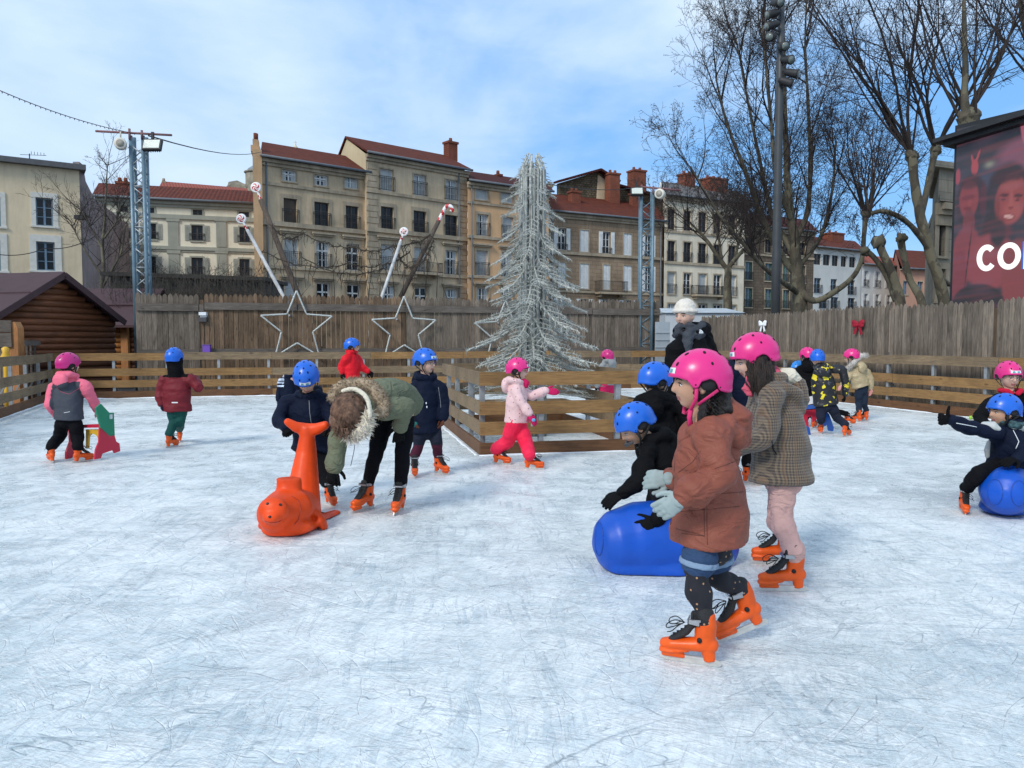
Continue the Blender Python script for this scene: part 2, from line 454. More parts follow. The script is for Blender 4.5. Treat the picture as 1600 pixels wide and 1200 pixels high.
MR = [(W_RAIL, W_RAIL, W_RAILG), (W_RAIL, W_RAILG), W_RAIL, (W_DARK, W_RAIL)]
rail_fence('rail_fence', 'long wooden rail fence along the back of the ice rink', CL, CR, BD, MR, seed=3)
rail_fence('rail_fence', 'weathered wooden rail fence along the left side of the rink by the log cabin', LN, CL, BD, [W_RAILG, W_RAILG, W_RAILG, W_DARK], seed=4)
rail_fence('rail_fence', 'wooden rail fence along the right side of the rink below the grey picket fence', CR, RN, BD, [(W_RAILG, W_RAIL), W_RAIL, W_RAIL, W_DARK], seed=5)

# island fence around the silver tree
IC = GD(749, 10.0); ia = V((.976, .216, 0)); ib = V((-.216, .976, 0)); IW = 2.25*K; IL = 3.8*K
IB = [(.82, .98), (.475, .63), (.235, .39), (0, .145)]
isl = thing('rail_enclosure', 'low square enclosure of four wooden rail sides around the silver tree', 'fence', IC, atan2(ia.y, ia.x))
def iside(x0, y0, x1, y1, posts, fr):
    for i, (z0, z1) in enumerate(IB):
        m = MB()
        if y0 == y1: m.box((x0+.003, y0-.032, z0), (x1-.003, y0, z1))
        else: m.box((x0, y0+.002, z0), (x0+.032, y1-.034, z1))
        part('base_board' if i == 3 else 'rail', m, (W_DARK if i == 3 else (W_RAIL if fr else W_RAILG)), isl, True)
    for q in posts:
        m = MB()
        if y0 == y1: m.box((q-.03, y0+.002, .0), (q+.03, y0+.06, .93))
        else: m.box((x0+.034, q-.03, .0), (x0+.094, q+.03, .93))
        part('post', m, ZINC, isl, True)
iside(-.0, 0, IW, 0, (.75, 1.72), True)
iside(0, IL, IW, IL, (.5, 1.6), False)
iside(0, 0, 0, IL, (.18, 1.0, 2.2, 3.1), False)
iside(IW-.032, 0, IW-.032, IL, (.9, 2.2), False)
for o in list(isl.children):
    pass
# snow ridges scraped up against the fences
SNOW = mat('snow', (.86, .89, .93), .6, .04, 20, .6, 60, bd=.01)
def ridge(name, A, B, w, h, seed, z=0):
    d = (B-A); L = d.length; d.normalize(); nrm = V((d.y, -d.x, 0)); m = MB(); n = int(L/.07); C = []; RA = []; RB = []
    for i in range(n+1):
        x = L*i/n; q = .55+.75*noise.noise(V((x*1.1, seed, 0)))+.35*noise.noise(V((x*5, seed, 3))); q = max(.08, q)
        C.append(A+d*x+nrm*(.02*noise.noise(V((x*3, 1, seed))))); RA.append(nrm*w*q); RB.append(V((0, 0, h*q)))
    m.rings(C, RA, RB, 8); return struct(name, m, SNOW)
ridge('snow_ridge', CL+V((.1, -.06, 0)), CR+V((-.1, -.06, 0)), .07, .03, 1)
ridge('snow_ridge', IC+V((0, -.05, 0)), IC+ia*IW+V((0, -.04, 0)), .045, .016, 5)
ridge('snow_ridge', IC+ib*IL+V((-.05, 0, 0)), IC+V((-.04, 0, 0)), .03, .012, 6)
ridge('snow_ridge', CR+V((-.06, 0, 0)), RN+V((-.06, 0, 0)), .05, .02, 9)
ridge('snow_ridge', LN+V((.06, 0, 0)), CL+V((.06, 0, 0)), .05, .02, 10)

# ============================================================ tall picket fences
def pickets(label, A, B, h, pw, rails, mats, seed, posts=(), pointed=.09, gap=(), group=None, rail_side=-1, secs=(0,)):
    rnd = random.Random(seed); d = B-A; L = d.length
    root = thing('picket_fence', label, 'fence', A, atan2(d.y, d.x), group)
    secs = list(secs)+[L]
    for si in range(len(secs)-1):
        m = MB(); x = secs[si]; mat_ = mats[si % len(mats)]; hs = rnd.uniform(-.02, .02)
        while x < secs[si+1]-pw*.6:
            w = pw*rnd.uniform(.88, 1.06); hh = h+hs+rnd.uniform(-.03, .03); p = pointed*rnd.uniform(.8, 1.15); g = rnd.choice((.004, .006, .010, .014))
            y = rnd.uniform(-.006, .006); l = x+g/2; r = min(x+w, secs[si+1])-g/2; c = (l+r)/2
            if any(a < c < b for a, b in gap): x += w; continue
            tp = [(l, .0), (r, .0), (r, hh-p), (r-w*.08, hh-p*.55), (c+w*.10, hh-p*.08), (c, hh), (c-w*.10, hh-p*.08), (l+w*.08, hh-p*.55), (l, hh-p)]
            m.prism(tp, (0, y, 0), (1, 0, 0), (0, 0, 1), (0, .022, 0)); x += w
        part('plank_panel', m, mat_, root, True)
    for (z0, z1) in rails:
        for si in range(len(secs)-1):
            m = MB(); dz = rnd.uniform(-.03, .03); m.box((secs[si]+.01, rail_side*.05-.012, z0+dz), (secs[si+1]-.01, rail_side*.05+.02, z1+dz))
            part('cross_rail', m, W_GREYX, root, True)
    for x in posts:
        m = MB(); m.box((x-.07, .03, 0), (x+.07, .17, h-.15)); part('post', m, W_BRN, root, True)
    return root
bo = V((-.276, .961, 0))*1.0
def onback(px, off):  # point of the line parallel to the back fence, at offset, under pixel column px
    A = BK+bo*off; k = (px-800)/F
    t = (k*A.y-A.x)/(BKd.x-k*BKd.y); return A+BKd*t
P0 = onback(214, .95); P1 = onback(1030, .95)
def bx(px): return (onback(px, .95)-P0).length
pickets('tall brown plank fence with dark pointed tops behind the silver stars', P0, P1, 2.52, .125,
        [(2.10, 2.28), (.98, 1.14)], [W_GREY, W_BRN, W_BRN, W_BRN, W_GREY, W_GREY], 11, posts=[bx(315), bx(465), bx(632), bx(922)],
        secs=(0, bx(313), bx(321), bx(466), bx(636), bx(924)), gap=((bx(313), bx(321)),))
# right hand fence just behind the right rail
ro = (CR-FR0).normalized(); rperp = V((-ro.y, ro.x, 0)); rperp = rperp if rperp.x > 0 else -rperp
RA_ = CR+rperp*.35-ro*.0+V((-.35, .9, 0)); RB_ = RN+rperp*.35
LR = (RB_-RA_).length
pickets('tall weathered grey picket fence along the right side of the rink', RA_, RB_, 2.07, .115,
        [], [W_GREY, W_GREY, W_GREY, W_GREY], 12, posts=[1.5, 4.2, 7, 10, 13], secs=(0, 2.6, 5.1, 7.7, 10.2))
# white panel closing the gap
# box in fence gap, purple box, bows
PURP = mat('purple box plastic', (.16, .07, .42), .5, .05)
c = onback(325, .88); m = MB(); m.box((c.x-.09, c.y-.1, 1.06), (c.x+.09, c.y+.0, 1.23)); m.box((c.x-.10, c.y-.11, 1.23), (c.x+.10, c.y+.0, 1.245))
solo('junction_box', m, PURP, 'small purple box fixed to the plank fence above the back rail', 'box', c)
c = onback(320, .95); m = MB()
m.box((c.x-.09, c.y-.09, 1.98), (c.x+.09, c.y+.06, 2.06)); m.box((c.x-.10, c.y-.1, 1.82), (c.x+.1, c.y+.05, 1.93), 1); m.box((c.x-.075, c.y-.04, 1.93), (c.x+.075, c.y+.04, 1.98), 0)
m.tube([(c.x-.06, c.y, 2.06), (c.x-.07, c.y, 2.2), (c.x-.02, c.y, 2.12)], .015, 6, 0)
solo('socket_box', m, [mat('white plastic', (.7, .72, .74), .4, .03), mat('dark grey plastic', (.05, .05, .055), .5, .05)], 'white and dark grey electric box in the gap of the plank fence', 'electric box', c)
def bow(label, c, s_, m_, rz=0):
    m = MB(); R = Matrix.Rotation(rz, 3, 'Z')
    def P(x, y, z): return c+R @ V((x*s_, y*s_, z*s_))
    for sg in (-1, 1):
        for k, (dz, l) in enumerate(((.32, .8), (.02, .75))):
            m.loft([P(0, 0, 0), P(sg*.35*l, -.1, dz*.7), P(sg*.85*l, -.12, dz), P(sg*1.02*l, -.05, dz*.9)], [s_*.10, s_*.2, s_*.27, s_*.2], [s_*.06, s_*.12, s_*.14, s_*.06], R @ V((0, 0, 1)), 10)
        m.prism([(sg*.02, 0), (sg*.30, .02), (sg*.72, -.95), (sg*.50, -.86), (sg*.34, -1.05)], P(0, -.05, 0), R @ V((s_, 0, 0)), (0, 0, s_), R @ V((0, -.03*s_, 0)))
    m.ell(P(0, -.15, 0), (s_*.16, s_*.14, s_*.16))
    return solo('ribbon_bow', m, m_, label, 'bow', c)
def onright(px, off=0.0):
    A = RA_-rperp*off; k = (px-800)/F; dr = (RB_-RA_).normalized()
    t = (k*A.y-A.x)/(dr.x-k*dr.y); return A+dr*t
RED = fabric('red ribbon', (.32, .012, .03), .6, .5)
p = onright(1340, .06); p.z = 0; z = W(1340, 508, p.y/K).z
rzr = atan2(ro.y, ro.x)+pi/2*0
bow('red ribbon bow pinned to the grey picket fence on the right', V((p.x, p.y, z)), .21, RED, atan2((RB_-RA_).y, (RB_-RA_).x)*1)
p = onright(1191, .06); z = W(1191, 507, p.y/K).z
bow('white ribbon bow on the picket fence above the second pink helmet', V((p.x, p.y, z)), .19, mat('white ribbon', (.8, .82, .85), .6, .04), atan2((RB_-RA_).y, (RB_-RA_).x))

# ============================================================ stars
TINS = mat('silver tinsel', (.50, .52, .50), .4, .25, 40, .8, 220, .35, bd=.01)
def star(label, px, py, R, cut=None):
    c = onback(px, .78); z = W(px, py, c.y/K).z; c = V((c.x, c.y, z)); m = MB(); pts = []
    for i in range(10):
        a = pi/2+pi*i/5; r = R if i % 2 == 0 else R*.44
        pts.append(c+BKd*(cos(a)*r)+V((0, 0, sin(a)*r)))
    for i in range(10):
        a, b = pts[i], pts[(i+1) % 10]; k = 14
        P = [a.lerp(b, j/k) for j in range(k+1)]
        m.tube(P, [.024+.005*noise.noise(V((j*2.3, i, px))) for j in range(k+1)], 6)
    # small bulbs on the tube
    o = thing('star_decoration', label, 'star', c, 0, 'silver stars on the plank fence')
    part('outline', m, TINS, o)
    m = MB(); m.box((c.x-.02, c.y+.03, c.z-R*.5), (c.x+.02, c.y+.15, c.z-R*.42)); m.box((c.x-.25*R, c.y+.04, c.z+R*.3), (c.x-.2*R, c.y+.16, c.z+R*.35))
    part('bracket', m, ZINC, o)
star('silver tinsel outline star on the plank fence, the leftmost of three', 465, 511, .93)
star('silver tinsel outline star on the plank fence, the middle one of three', 632, 516, .90)
star('silver tinsel outline star half hidden behind the silver tree', 790, 521, .92)

# ============================================================ log cabins, gate, post
LOG = wood('log wood', (.17, .060, .024), (.08, .028, .012), .55, 0, .12, knots=False)
LOGO = wood('orange log wood', (.42, .17, .045), (.28, .105, .03), .5, 0, .12, knots=False)
LOGV = wood('orange post wood', (.44, .20, .075), (.30, .13, .05), .6, 2, .12)
ROOFP = mat('purple brown roof sheet', (.055, .024, .028), .75, .1, 4, .15, 30)
def cabin(label, A, B, back, z_e, z_r, logm, ov=.35, seam=True):
    """A,B: gable wall corners (ground); ridge runs from the gable middle by vector back"""
    d = B-A; L = d.length; root = thing('log_cabin', label, 'cabin', A, atan2(d.y, d.x)); bk = back.length; X = d.normalized(); Y = back.normalized()
    # local frame: x along gable, y along ridge (approx. perpendicular)
    sgn = 1 if (X.x*Y.y-X.y*Y.x) > 0 else -1
    m = MB(); n = int(z_r/.14); zz = 0
    lg = z_r/n
    for i in range(n):
        zc = lg*(i+.5)
        if zc < z_e-.05: x0, x1 = .0, L
        else:
            t = (zc+.06-z_e)/(z_r-z_e); x0 = t*L/2; x1 = L-x0
        if x1-x0 > .1: m.tube([(x0+.02, .05*sgn, zc), (x1-.02, .05*sgn, zc)], lg*.56, 10)
    part('gable_wall', m, logm, root, True)
    m = MB()
    for i in range(int(z_e/lg)):
        zc = lg*(i+.5)
        for x in (.05, L-.05): m.tube([(x, sgn*.1, zc), (x, sgn*bk, zc)], lg*.54, 8)
    part('side_walls', m, logm, root, True)
    m = MB(); rise = (z_r-z_e)/(L/2)
    for s_, x0 in ((-1, 0), (1, L)):
        e = V((x0+s_*ov, 0, z_e-rise*ov)); r = V((L/2, 0, z_r+.06)); e.z += .06
        y0 = -sgn*ov; y1 = sgn*(bk+ov)
        vs = [V((e.x, y0, e.z)), V((r.x, y0, r.z)), V((r.x, y1, r.z)), V((e.x, y1, e.z))]
        up = V((0, 0, .05)); m.add([*vs, *[v+up for v in vs]], [(0, 1, 2, 3), (7, 6, 5, 4), (0, 4, 5, 1), (1, 5, 6, 2), (2, 6, 7, 3), (3, 7, 4, 0)])
        if seam:
            for q in (.5,):
                a = vs[0].lerp(vs[1], q)+up; b = vs[3].lerp(vs[2], q)+up; m.beam(a, b, .06, .025)
        m.beam(vs[0]+V((0, -sgn*.015, -.03)), vs[1]+V((0, -sgn*.015, -.03)), .03, .14)
    part('roof', m, ROOFP, root, True)
    return root
A = GD(12, 18.2); B = GD(182, 21.8)
A = V((A.x-.25, A.y, 0))
cabin('dark brown log cabin with a purple brown roof at the left edge', A, B, V((-6.0, 1.1, 0)), 1.86, 2.84, LOG, .16)
# second cabin: slope faces the rink
a2 = GD(136, 25.0); b2 = GD(206, 25.0)
root = thing('log_cabin', 'second cabin behind with an orange log corner and purple roof', 'cabin', a2, 0)
Lc = (b2-a2).length+.05
m = MB()
for i in range(12): m.tube([(0, 0, .08+i*.16), (Lc-.35, 0, .08+i*.16)], .088, 8)
part('log_wall', m, LOG, root, True)
m = MB()
for i in range(12): m.tube([(Lc-.75, -.03, .08+i*.16), (Lc-.30, -.03, .08+i*.16)], .09, 10)
part('log_corner', m, LOGO, root, True)
m = MB(); m.box((Lc-.30, -.12, 0), (Lc-.10, .1, 1.9)); part('corner_post', m, LOGV, root, True)
m = MB()
for i in range(12): m.tube([(Lc-.06, 0, .08+i*.16), (Lc-.06, 3, .08+i*.16)], .088, 8)
part('side_wall', m, LOG, root, True)
m = MB(); zt = W(170, 454, 26.5).z
m.add([(-.6, -.5, 1.72), (Lc+.35, -.5, 1.72), (Lc+.35, 1.3, zt), (-.6, 1.3, zt), (-.6, -.5, 1.79), (Lc+.35, -.5, 1.79), (Lc+.35, 1.3, zt+.06), (-.6, 1.3, zt+.06)], [(3, 2, 1, 0), (4, 5, 6, 7), (0, 1, 5, 4), (1, 2, 6, 5), (2, 3, 7, 6), (3, 0, 4, 7)])
m.add([(-.6, 1.3, zt), (Lc+.35, 1.3, zt), (Lc+.35, 3.2, 1.75), (-.6, 3.2, 1.75), (-.6, 1.3, zt+.06), (Lc+.35, 1.3, zt+.06), (Lc+.35, 3.2, 1.8), (-.6, 3.2, 1.8)], [(3, 2, 1, 0), (4, 5, 6, 7), (0, 1, 5, 4), (1, 2, 6, 5), (2, 3, 7, 6), (3, 0, 4, 7)])
m.beam((-.6, .4, 1.79+(zt-1.72)*.5+.03), (Lc+.35, .4, 1.79+(zt-1.72)*.5+.03), .05, .03)
part('roof', m, ROOFP, root, True)
# gate, post
g0 = W(24, 500, 17.2); g0.z = 0; zt = W(24, 503, 17.2).z
m = MB(); m.prism([(-.1, 0), (.1, 0), (.1, zt-.12), (.04, zt), (-.04, zt), (-.1, zt-.12)], g0+V((0, -.1, 0)), (1, 0, 0), (0, 0, 1), (0, .2, 0))
solo('gate_post', m, LOGV, 'orange brown wooden post with a pointed top beside the dark log cabin', 'post', g0)
g1 = GD(30, 17.4); g2 = GD(73, 20.2); root = thing('trellis', 'grey wooden lattice trellis in front of the dark cabin wall', 'trellis', g1, atan2((g2-g1).y, (g2-g1).x)); Lg = (g2-g1).length; g2x = Lg
m = MB()
for i in range(8): x = Lg*i/7; m.box((x-.05, 0, .05), (x+.05, .03, 1.28))
for z in (.2, .55, .9, 1.24): m.box((-.05, -.035, z), (Lg+.05, -.005, z+.11))
part('lattice', m, W_GREYX, root, True)
q0 = GD(-60, 17.0); q1 = GD(21, 17.1)
root = thing('picket_fence', 'low grey plank fence piece left of the orange gate post', 'fence', q0, atan2((q1-q0).y, (q1-q0).x)); m = MB(); Lq = (q1-q0).length
x = 0
while x < Lq-.1: m.box((x, 0, .05), (x+.115, .025, 1.3+random.uniform(-.02, .02))); x += .125
part('plank_panel', m, W_GREY, root, True)
m = MB(); m.box((0, -.05, 1.22), (Lq, -.005, 1.5)); m.box((0, -.05, 1.52), (Lq, -.005, 1.75)); part('cross_rail', m, W_GREYX, root, True)
YEL = mat('yellow paint', (.75, .42, .03), .4, .05)
y0 = GD(9, 16.5); m = MB(); m.tube([y0+V((0, 0, z)) for z in (0, .4, .8, 1.0)], [.05, .045, .045, .05], 10); m.tube([y0+V((0, 0, z)) for z in (1.0, 1.03, 1.12, 1.2, 1.23)], [.085, .09, .05, .07, .02], 10); m.tube([y0+V((-.1, 0, .86)), y0+V((.1, 0, .86))], .03, 8)
solo('barrier_post', m, YEL, 'yellow post with knob top behind the left rail fence', 'post', y0)

# ============================================================ silver christmas tree
TC = GD(832, 12.1); zt = W(832, 238, 12.1).z
SILV = mat('grey silver foil', (.49, .505, .47), .5, .35, 30, .7, 160, .12, bd=.01)
SILD = mat('tree column metal', (.34, .355, .335), .5, .3, 14, .5, 60, .2, stretch=(4, 4, .4))
tree = thing('silver_tree', 'tall silver metal christmas tree with drooping tinsel branches inside the enclosure', 'christmas tree', TC)
rnd = random.Random(5)
m = MB(); zc = W(832, 266, 12.1).z
m.tube([(0, 0, 0), (0, 0, 1.5), (0, 0, zc)], [.14, .135, .125], 14)
for i in range(18):
    a = 2*pi*i/18+rnd.uniform(-.1, .1); r = .17+rnd.uniform(-.012, .02)
    P = [V((cos(a)*r*(1-.08*j/12), sin(a)*r*(1-.08*j/12), zc*j/12)) for j in range(13)]
    m.tube(P, [rnd.uniform(.016, .027) for _ in P], 5)
part('trunk', m, SILD, tree, True)
m = MB()
for i in range(7):
    a = 2*pi*i/7; z1 = zt-rnd.uniform(0, .1)
    P = [V((cos(a)*(.15+.03*j), sin(a)*(.15+.03*j), zc-.35+(z1-zc+.35)*(1-j/4))) for j in (4, 3, 2, 1, 0)]
    P = [V((cos(a)*.17, sin(a)*.17, zc-.5)), V((cos(a)*.16, sin(a)*.16, zc)), V((cos(a)*.10, sin(a)*.10, z1-.08)), V((cos(a)*.07, sin(a)*.07, z1))]
    m.tube(spl(P, 4), .017, 5)
    for k in range(5):
        q = spl(P, 4)[6+k]; m.tube([q, q+V((cos(a+rnd.uniform(-1, 1)), sin(a+rnd.uniform(-1, 1)), rnd.uniform(-.4, .4)))*.07], [.008, .003], 4)
part('tree_top', m, SILV, tree, True)
def sbranch(seed, L):
    rn = random.Random(seed); m = MB()
    P = [V((.1, 0, 0)), V((.3*L, 0, -.16*L)), V((.65*L, 0, -.36*L)), V((L, 0, -.46*L))]; S = spl(P, 5)
    m.tube(S, [.026*(1-.55*i/len(S)) for i in range(len(S))], 5)
    stems = [S]
    for i in range(2, len(S)-1, 2):
        for sg in (-1, 1):
            l = L*.34*(1-.55*i/len(S))*rn.uniform(.8, 1.15)
            p = S[i]; T = [p, p+V((l*.55, sg*l*.5, -.12*l)), p+V((l*.95, sg*l*.85, -.30*l))]; T = spl(T, 3)
            m.tube(T, [.012, .011, .010, .009, .008, .006, .004][:len(T)], 4); stems.append(T)
    for S_ in stems:
        for i in range(len(S_)-1):
            a, b = S_[i], S_[i+1]
            for k in range(max(3, int((b-a).length/.009))):
                p = a.lerp(b, rn.random()); ph = rn.uniform(0, 2*pi)
                dd = V((rn.uniform(.1, .7), cos(ph), sin(ph)-.25)).normalized()*rn.uniform(.03, .07)
                sd = dd.orthogonal().normalized()*.0052
                m.add([p+sd, p-sd, p+dd], [(0, 1, 2)])
    return m.mesh('branch', False)
variants = {}
lv = [(z_, r_) for z_, r_ in [(.42, 1.00), (.66, 1.05), (.95, 1.04), (1.22, .98), (1.50, .93), (1.75, .86), (2.0, .78), (2.25, .74), (2.5, .68), (2.74, .62), (2.97, .56), (3.2, .50), (3.42, .44), (3.62, .38)]]
TINSEL_MESH = [sbranch(i, 1.0) for i in range(4)]
for me in TINSEL_MESH: me.materials.append(SILV)
cnt = 0
for li, (z_, r_) in enumerate(lv):
    nb = 8 if li < 6 else 7
    if li > 9: nb = 6
    zr = z_+.10
    for i in range(nb):
        a = 2*pi*(i+.37*(li % 3))/nb+rnd.uniform(-.12, .12); s_ = r_*rnd.uniform(.70, .92)*(1 if rnd.random() < .8 else 1.12)
        if cnt >= 99: break
        dr = 1.0 if li > 2 else (.25, .55, .8)[li]
        o = newobj('branch', TINSEL_MESH[cnt % 4], tree, WM[tree.name] @ Matrix.Translation((0, 0, zr+.12)) @ Matrix.Rotation(a, 4, 'Z') @ Matrix.Rotation(rnd.uniform(-.10, .08)-(.12 if li > 7 else 0)*-1, 4, 'Y') @ Matrix.Diagonal((s_, max(s_, .5), s_*dr*(1+.05*li), 1)))
        cnt += 1
# ============================================================ buildings
TILE = None
def tile_mat(name, c1, c2):
    m, nt, b = nodes(name)
    v = coords(nt); w = nt.nodes.new('ShaderNodeTexWave'); w.wave_type = 'BANDS'; w.bands_direction = 'X'; w.inputs['Scale'].default_value = 1.1; w.inputs['Distortion'].default_value = .4
    nt.links.new(v, w.inputs['Vector']); n = noi(nt, v, 1.8, 6, .7)
    c = mixc(nt, ramp(nt, n, [(.35, 0.0), (.65, 1.0)]), c1, c2); c = mixc(nt, .55, c, ramp(nt, w.outputs['Fac'], [(0, .45), (.5, 1.05)]), 'MULTIPLY')
    nt.links.new(c, b.inputs['Base Color']); b.inputs['Roughness'].default_value = .9; b.inputs['Specular IOR Level'].default_value = .12; bump(nt, b, w.outputs['Fac'], .6, .05); return m
TILE = tile_mat('red roof tiles', (.15, .038, .022), (.085, .027, .02)); TILE2 = tile_mat('faded salmon tiles', (.34, .095, .065), (.27, .08, .06)); TILED = tile_mat('dark red tiles', (.085, .022, .02), (.055, .018, .017))
def wallm(name, c, stain=.25, block=None, vs=.35):
    m, nt, b = nodes(name); v = coords(nt); c = V(c)
    n1 = noi(nt, v, vs, 8, .65, .6); n2 = noi(nt, coords(nt, (3, 3, .35)), 1.2, 6, .7)
    col_ = mixc(nt, ramp(nt, n1, [(.35, 0.0), (.65, 1.0)]), tuple(c*(1-stain)), tuple(c*(1+stain*.5)))
    col_ = mixc(nt, 1.0, col_, ramp(nt, n2, [(.35, 1-stain*.75), (.58, 1.0)]), 'MULTIPLY')
    if block:
        br = nt.nodes.new('ShaderNodeTexBrick'); br.inputs['Scale'].default_value = 1.0; br.inputs['Brick Width'].default_value = block[0]; br.inputs['Row Height'].default_value = block[1]
        br.inputs['Mortar Size'].default_value = block[2]; br.inputs['Color1'].default_value = (1, 1, 1, 1); br.inputs['Color2'].default_value = (block[3],)*3+(1,); br.inputs['Mortar'].default_value = (block[4],)*3+(1,)
        nt.links.new(coords(nt, rot=(-pi/2, 0, 0)), br.inputs['Vector']); col_ = mixc(nt, 1.0, col_, br.outputs['Color'], 'MULTIPLY')
    nt.links.new(col_, b.inputs['Base Color']); b.inputs['Roughness'].default_value = .92; b.inputs['Specular IOR Level'].default_value = .2
    bump(nt, b, noi(nt, v, 12, 5), .3, .02); return m
GLASS = mat('window glass', (.012, .015, .020), .12, .2, 1, 0, spec=.28)
GLASSB = mat('pale blue window glass', (.10, .13, .17), .08, .2, 1, 0, spec=.8)
INTER = mat('window blind', (.44, .46, .46), .7, .08, 3, 0)
FRW = mat('white window frame', (.62, .63, .62), .6, .1); FRD = mat('dark window frame', (.06, .05, .045), .6, .1); FRB = mat('blue grey window frame', (.16, .24, .32), .6, .1)
SHW = mat('white shutter paint', (.66, .67, .66), .6, .08, 2, 0); SHG = mat('grey green shutter paint', (.30, .31, .27), .7, .1, 2, 0); SHB = mat('brown shutter', (.09, .065, .045), .7, .1, 2, 0)
IRON = mat('wrought iron', (.022, .022, .024), .6, .1, 3, 0); ZINCR = mat('zinc gutter', (.12, .14, .16), .6, .1, 3, 0); STONE = wallm('trim stone', (.44, .36, .26), .35); BRICK = wallm('chimney brick', (.28, .095, .06), .25, (.22, .08, .012, .8, .55)); GREENW = mat('green window frame', (.10, .20, .15), .6, .1)
TEAL = mat('teal glass', (.05, .16, .17), .15, .1, 2, 0)

class Bld:
    def __init__(s, label, pl, pr, wall, eave, base_py=None, depth=9, name='town_house', trimc=None, zb=-.05, cat='house'):
        s.A = GD(*pl); s.B = GD(*pr); s.pxl = pl[0]; s.k = 0; d = s.B-s.A; s.L = d.length; s.rz = atan2(d.y, d.x); s.wall = wall; s.depth = depth; s.zb = zb
        s.X = d.normalized(); s.Nn = V((s.X.y, -s.X.x, 0))
        s.root = thing(name, label, cat, s.A, s.rz)
        s.ez = s.uz(pl[0], eave)[1]; s.holes = []; s.trim = MB(); s.trimc = trimc or STONE; s.wins = []
    def uz(s, px, py):
        r = ray(px, py); w = s.A-CP; t = w.dot(s.Nn)/r.dot(s.Nn); p = CP+r*t
        return (p-s.A).dot(s.X), p.z
    def row(s, cols, yt, yb, style='sash', z=None, **k):
        """cols: list of (pxl, pxr[, style]); yt,yb pixels at first column"""
        z1 = s.uz(cols[0][0], yt)[1]; z0 = s.uz(cols[0][0], yb)[1]
        for c in cols:
            u0 = s.uz(c[0], (yt+yb)/2)[0]; u1 = s.uz(c[1], (yt+yb)/2)[0]; s.win(u0, u1, z0, z1, c[2] if len(c) > 2 else style, **k)
        return z0, z1
    def win(s, u0, u1, z0, z1, style='sash', rail=0, shut=SHW, frame=FRW, hood=0, sur=.14, arch=False, balc=0, glass=GLASS, lintel=0):
        s.holes.append((u0, u1, z0, z1)); R = s.root; w = u1-u0; h = z1-z0
        f = MB(); t = .07; y0, y1 = .14, .22
        f.box((u0, y0, z0), (u0+t, y1, z1)); f.box((u1-t, y0, z0), (u1, y1, z1)); f.box((u0+t, y0, z1-t), (u1-t, y1, z1)); f.box((u0+t, y0, z0), (u1-t, y1, z0+t))
        uc = (u0+u1)/2; nm = 'window'
        fr = {'dark': FRD, 'blue': FRB, 'green': GREENW}.get(style, frame)
        if style in ('sash', 'open', 'dark', 'blue', 'green', 'cross'):
            f.box((uc-.05, y0-.01, z0+t), (uc+.05, y1, z1-t))
            for q in ((.33, .66) if h > 1.4 else (.5,)):
                f.box((u0+t, y0+.02, z0+h*q-.02), (u1-t, y1, z0+h*q+.02))
            if style == 'cross': f.box((u0+t, y0-.01, z0+h*.66-.05), (u1-t, y1, z0+h*.66+.05))
        o = part(nm, f, fr, R, True)
        p = MB()
        if style in ('blind', 'roll'):
            n = 14
            for i in range(n): p.box((u0+t, .155, z0+t+(h-2*t)*i/n), (u1-t, .175, z0+t+(h-2*t)*(i+.82)/n))
            p.quad((u0+t, .18, z0+t), (u1-t, .18, z0+t), (u1-t, .18, z1-t), (u0+t, .18, z1-t))
            part('blind', p, INTER if style == 'blind' else SHB, o, True)
        elif style == 'closed':
            for a, b in ((u0+.01, uc-.015), (uc+.015, u1-.01)):
                p.box((a, .03, z0+.01), (b, .05, z1-.01))
                for i in range(16): zz = z0+h*.08+h*.84*i/16; p.box((a+.08, .015, zz), (b-.08, .03, zz+h*.84/16*.55))
            part('shutter', p, shut, o, True)
        else:
            p.quad((u0+t, .19, z0+t), (u1-t, .19, z0+t), (u1-t, .19, z1-t), (u0+t, .19, z1-t)); part('pane', p, glass, o, True)
            if style in ('sash', 'cross') and random.random() < .5:
                c_ = MB(); q = random.uniform(.2, .35)*w
                for a, b in ((u0+t, u0+t+q), (u1-t-q, u1-t)):
                    for i in range(5): x = a+(b-a)*i/5; c_.box((x, .186-.008*(i % 2), z0+t), (x+(b-a)/5, .188, z1-t))
                part('curtain', c_, INTER, o, True)
        if style == 'open':
            for a, b in ((u0-w*.5-.05, u0-.05), (u1+.05, u1+w*.5+.05)):
                p = MB(); p.box((a, -.05, z0), (b, -.01, z1))
                for i in range(16): zz = z0+h*.06+h*.86*i/16; p.box((a+.07, -.065, zz), (b-.07, -.05, zz+h*.86/16*.55))
                part('shutter', p, shut, o, True)
        if rail:
            p = MB(); yr = -.10; zr = z0+rail; ua, ub = u0-.12, u1+.12
            for z in (z0+.05, zr-.12, zr): p.box((ua, yr-.015, z), (ub, yr+.015, z+.03))
            n = max(4, int((ub-ua)/.13))
            for i in range(n+1): x = ua+(ub-ua)*i/n; p.box((x-.011, yr-.011, z0+.05), (x+.011, yr+.011, zr))
            for x in (ua, ub-.03): p.box((x, yr, zr-.03), (x+.03, .0, zr)); p.box((x, yr, z0+.05), (x+.03, .0, z0+.08))
            part('railing', p, IRON, o, True)
        T = s.trim
        if sur:
            a = sur
            T.box((u0-a, -.045, z0), (u0-.001, .0, z1)); T.box((u1+.001, -.045, z0), (u1+a, .0, z1)); T.box((u0-a, -.048, z1+.001), (u1+a, 0, z1+a*1.2)); T.box((u0-a*1.2, -.09, z0-.1), (u1+a*1.2, 0, z0-.002))
        if hood: T.box((u0-.35, -.30, z1+hood), (u1+.35, 0, z1+hood+.12)); T.box((u0-.28, -.18, z1+hood-.12), (u1+.28, 0, z1+hood-.002))
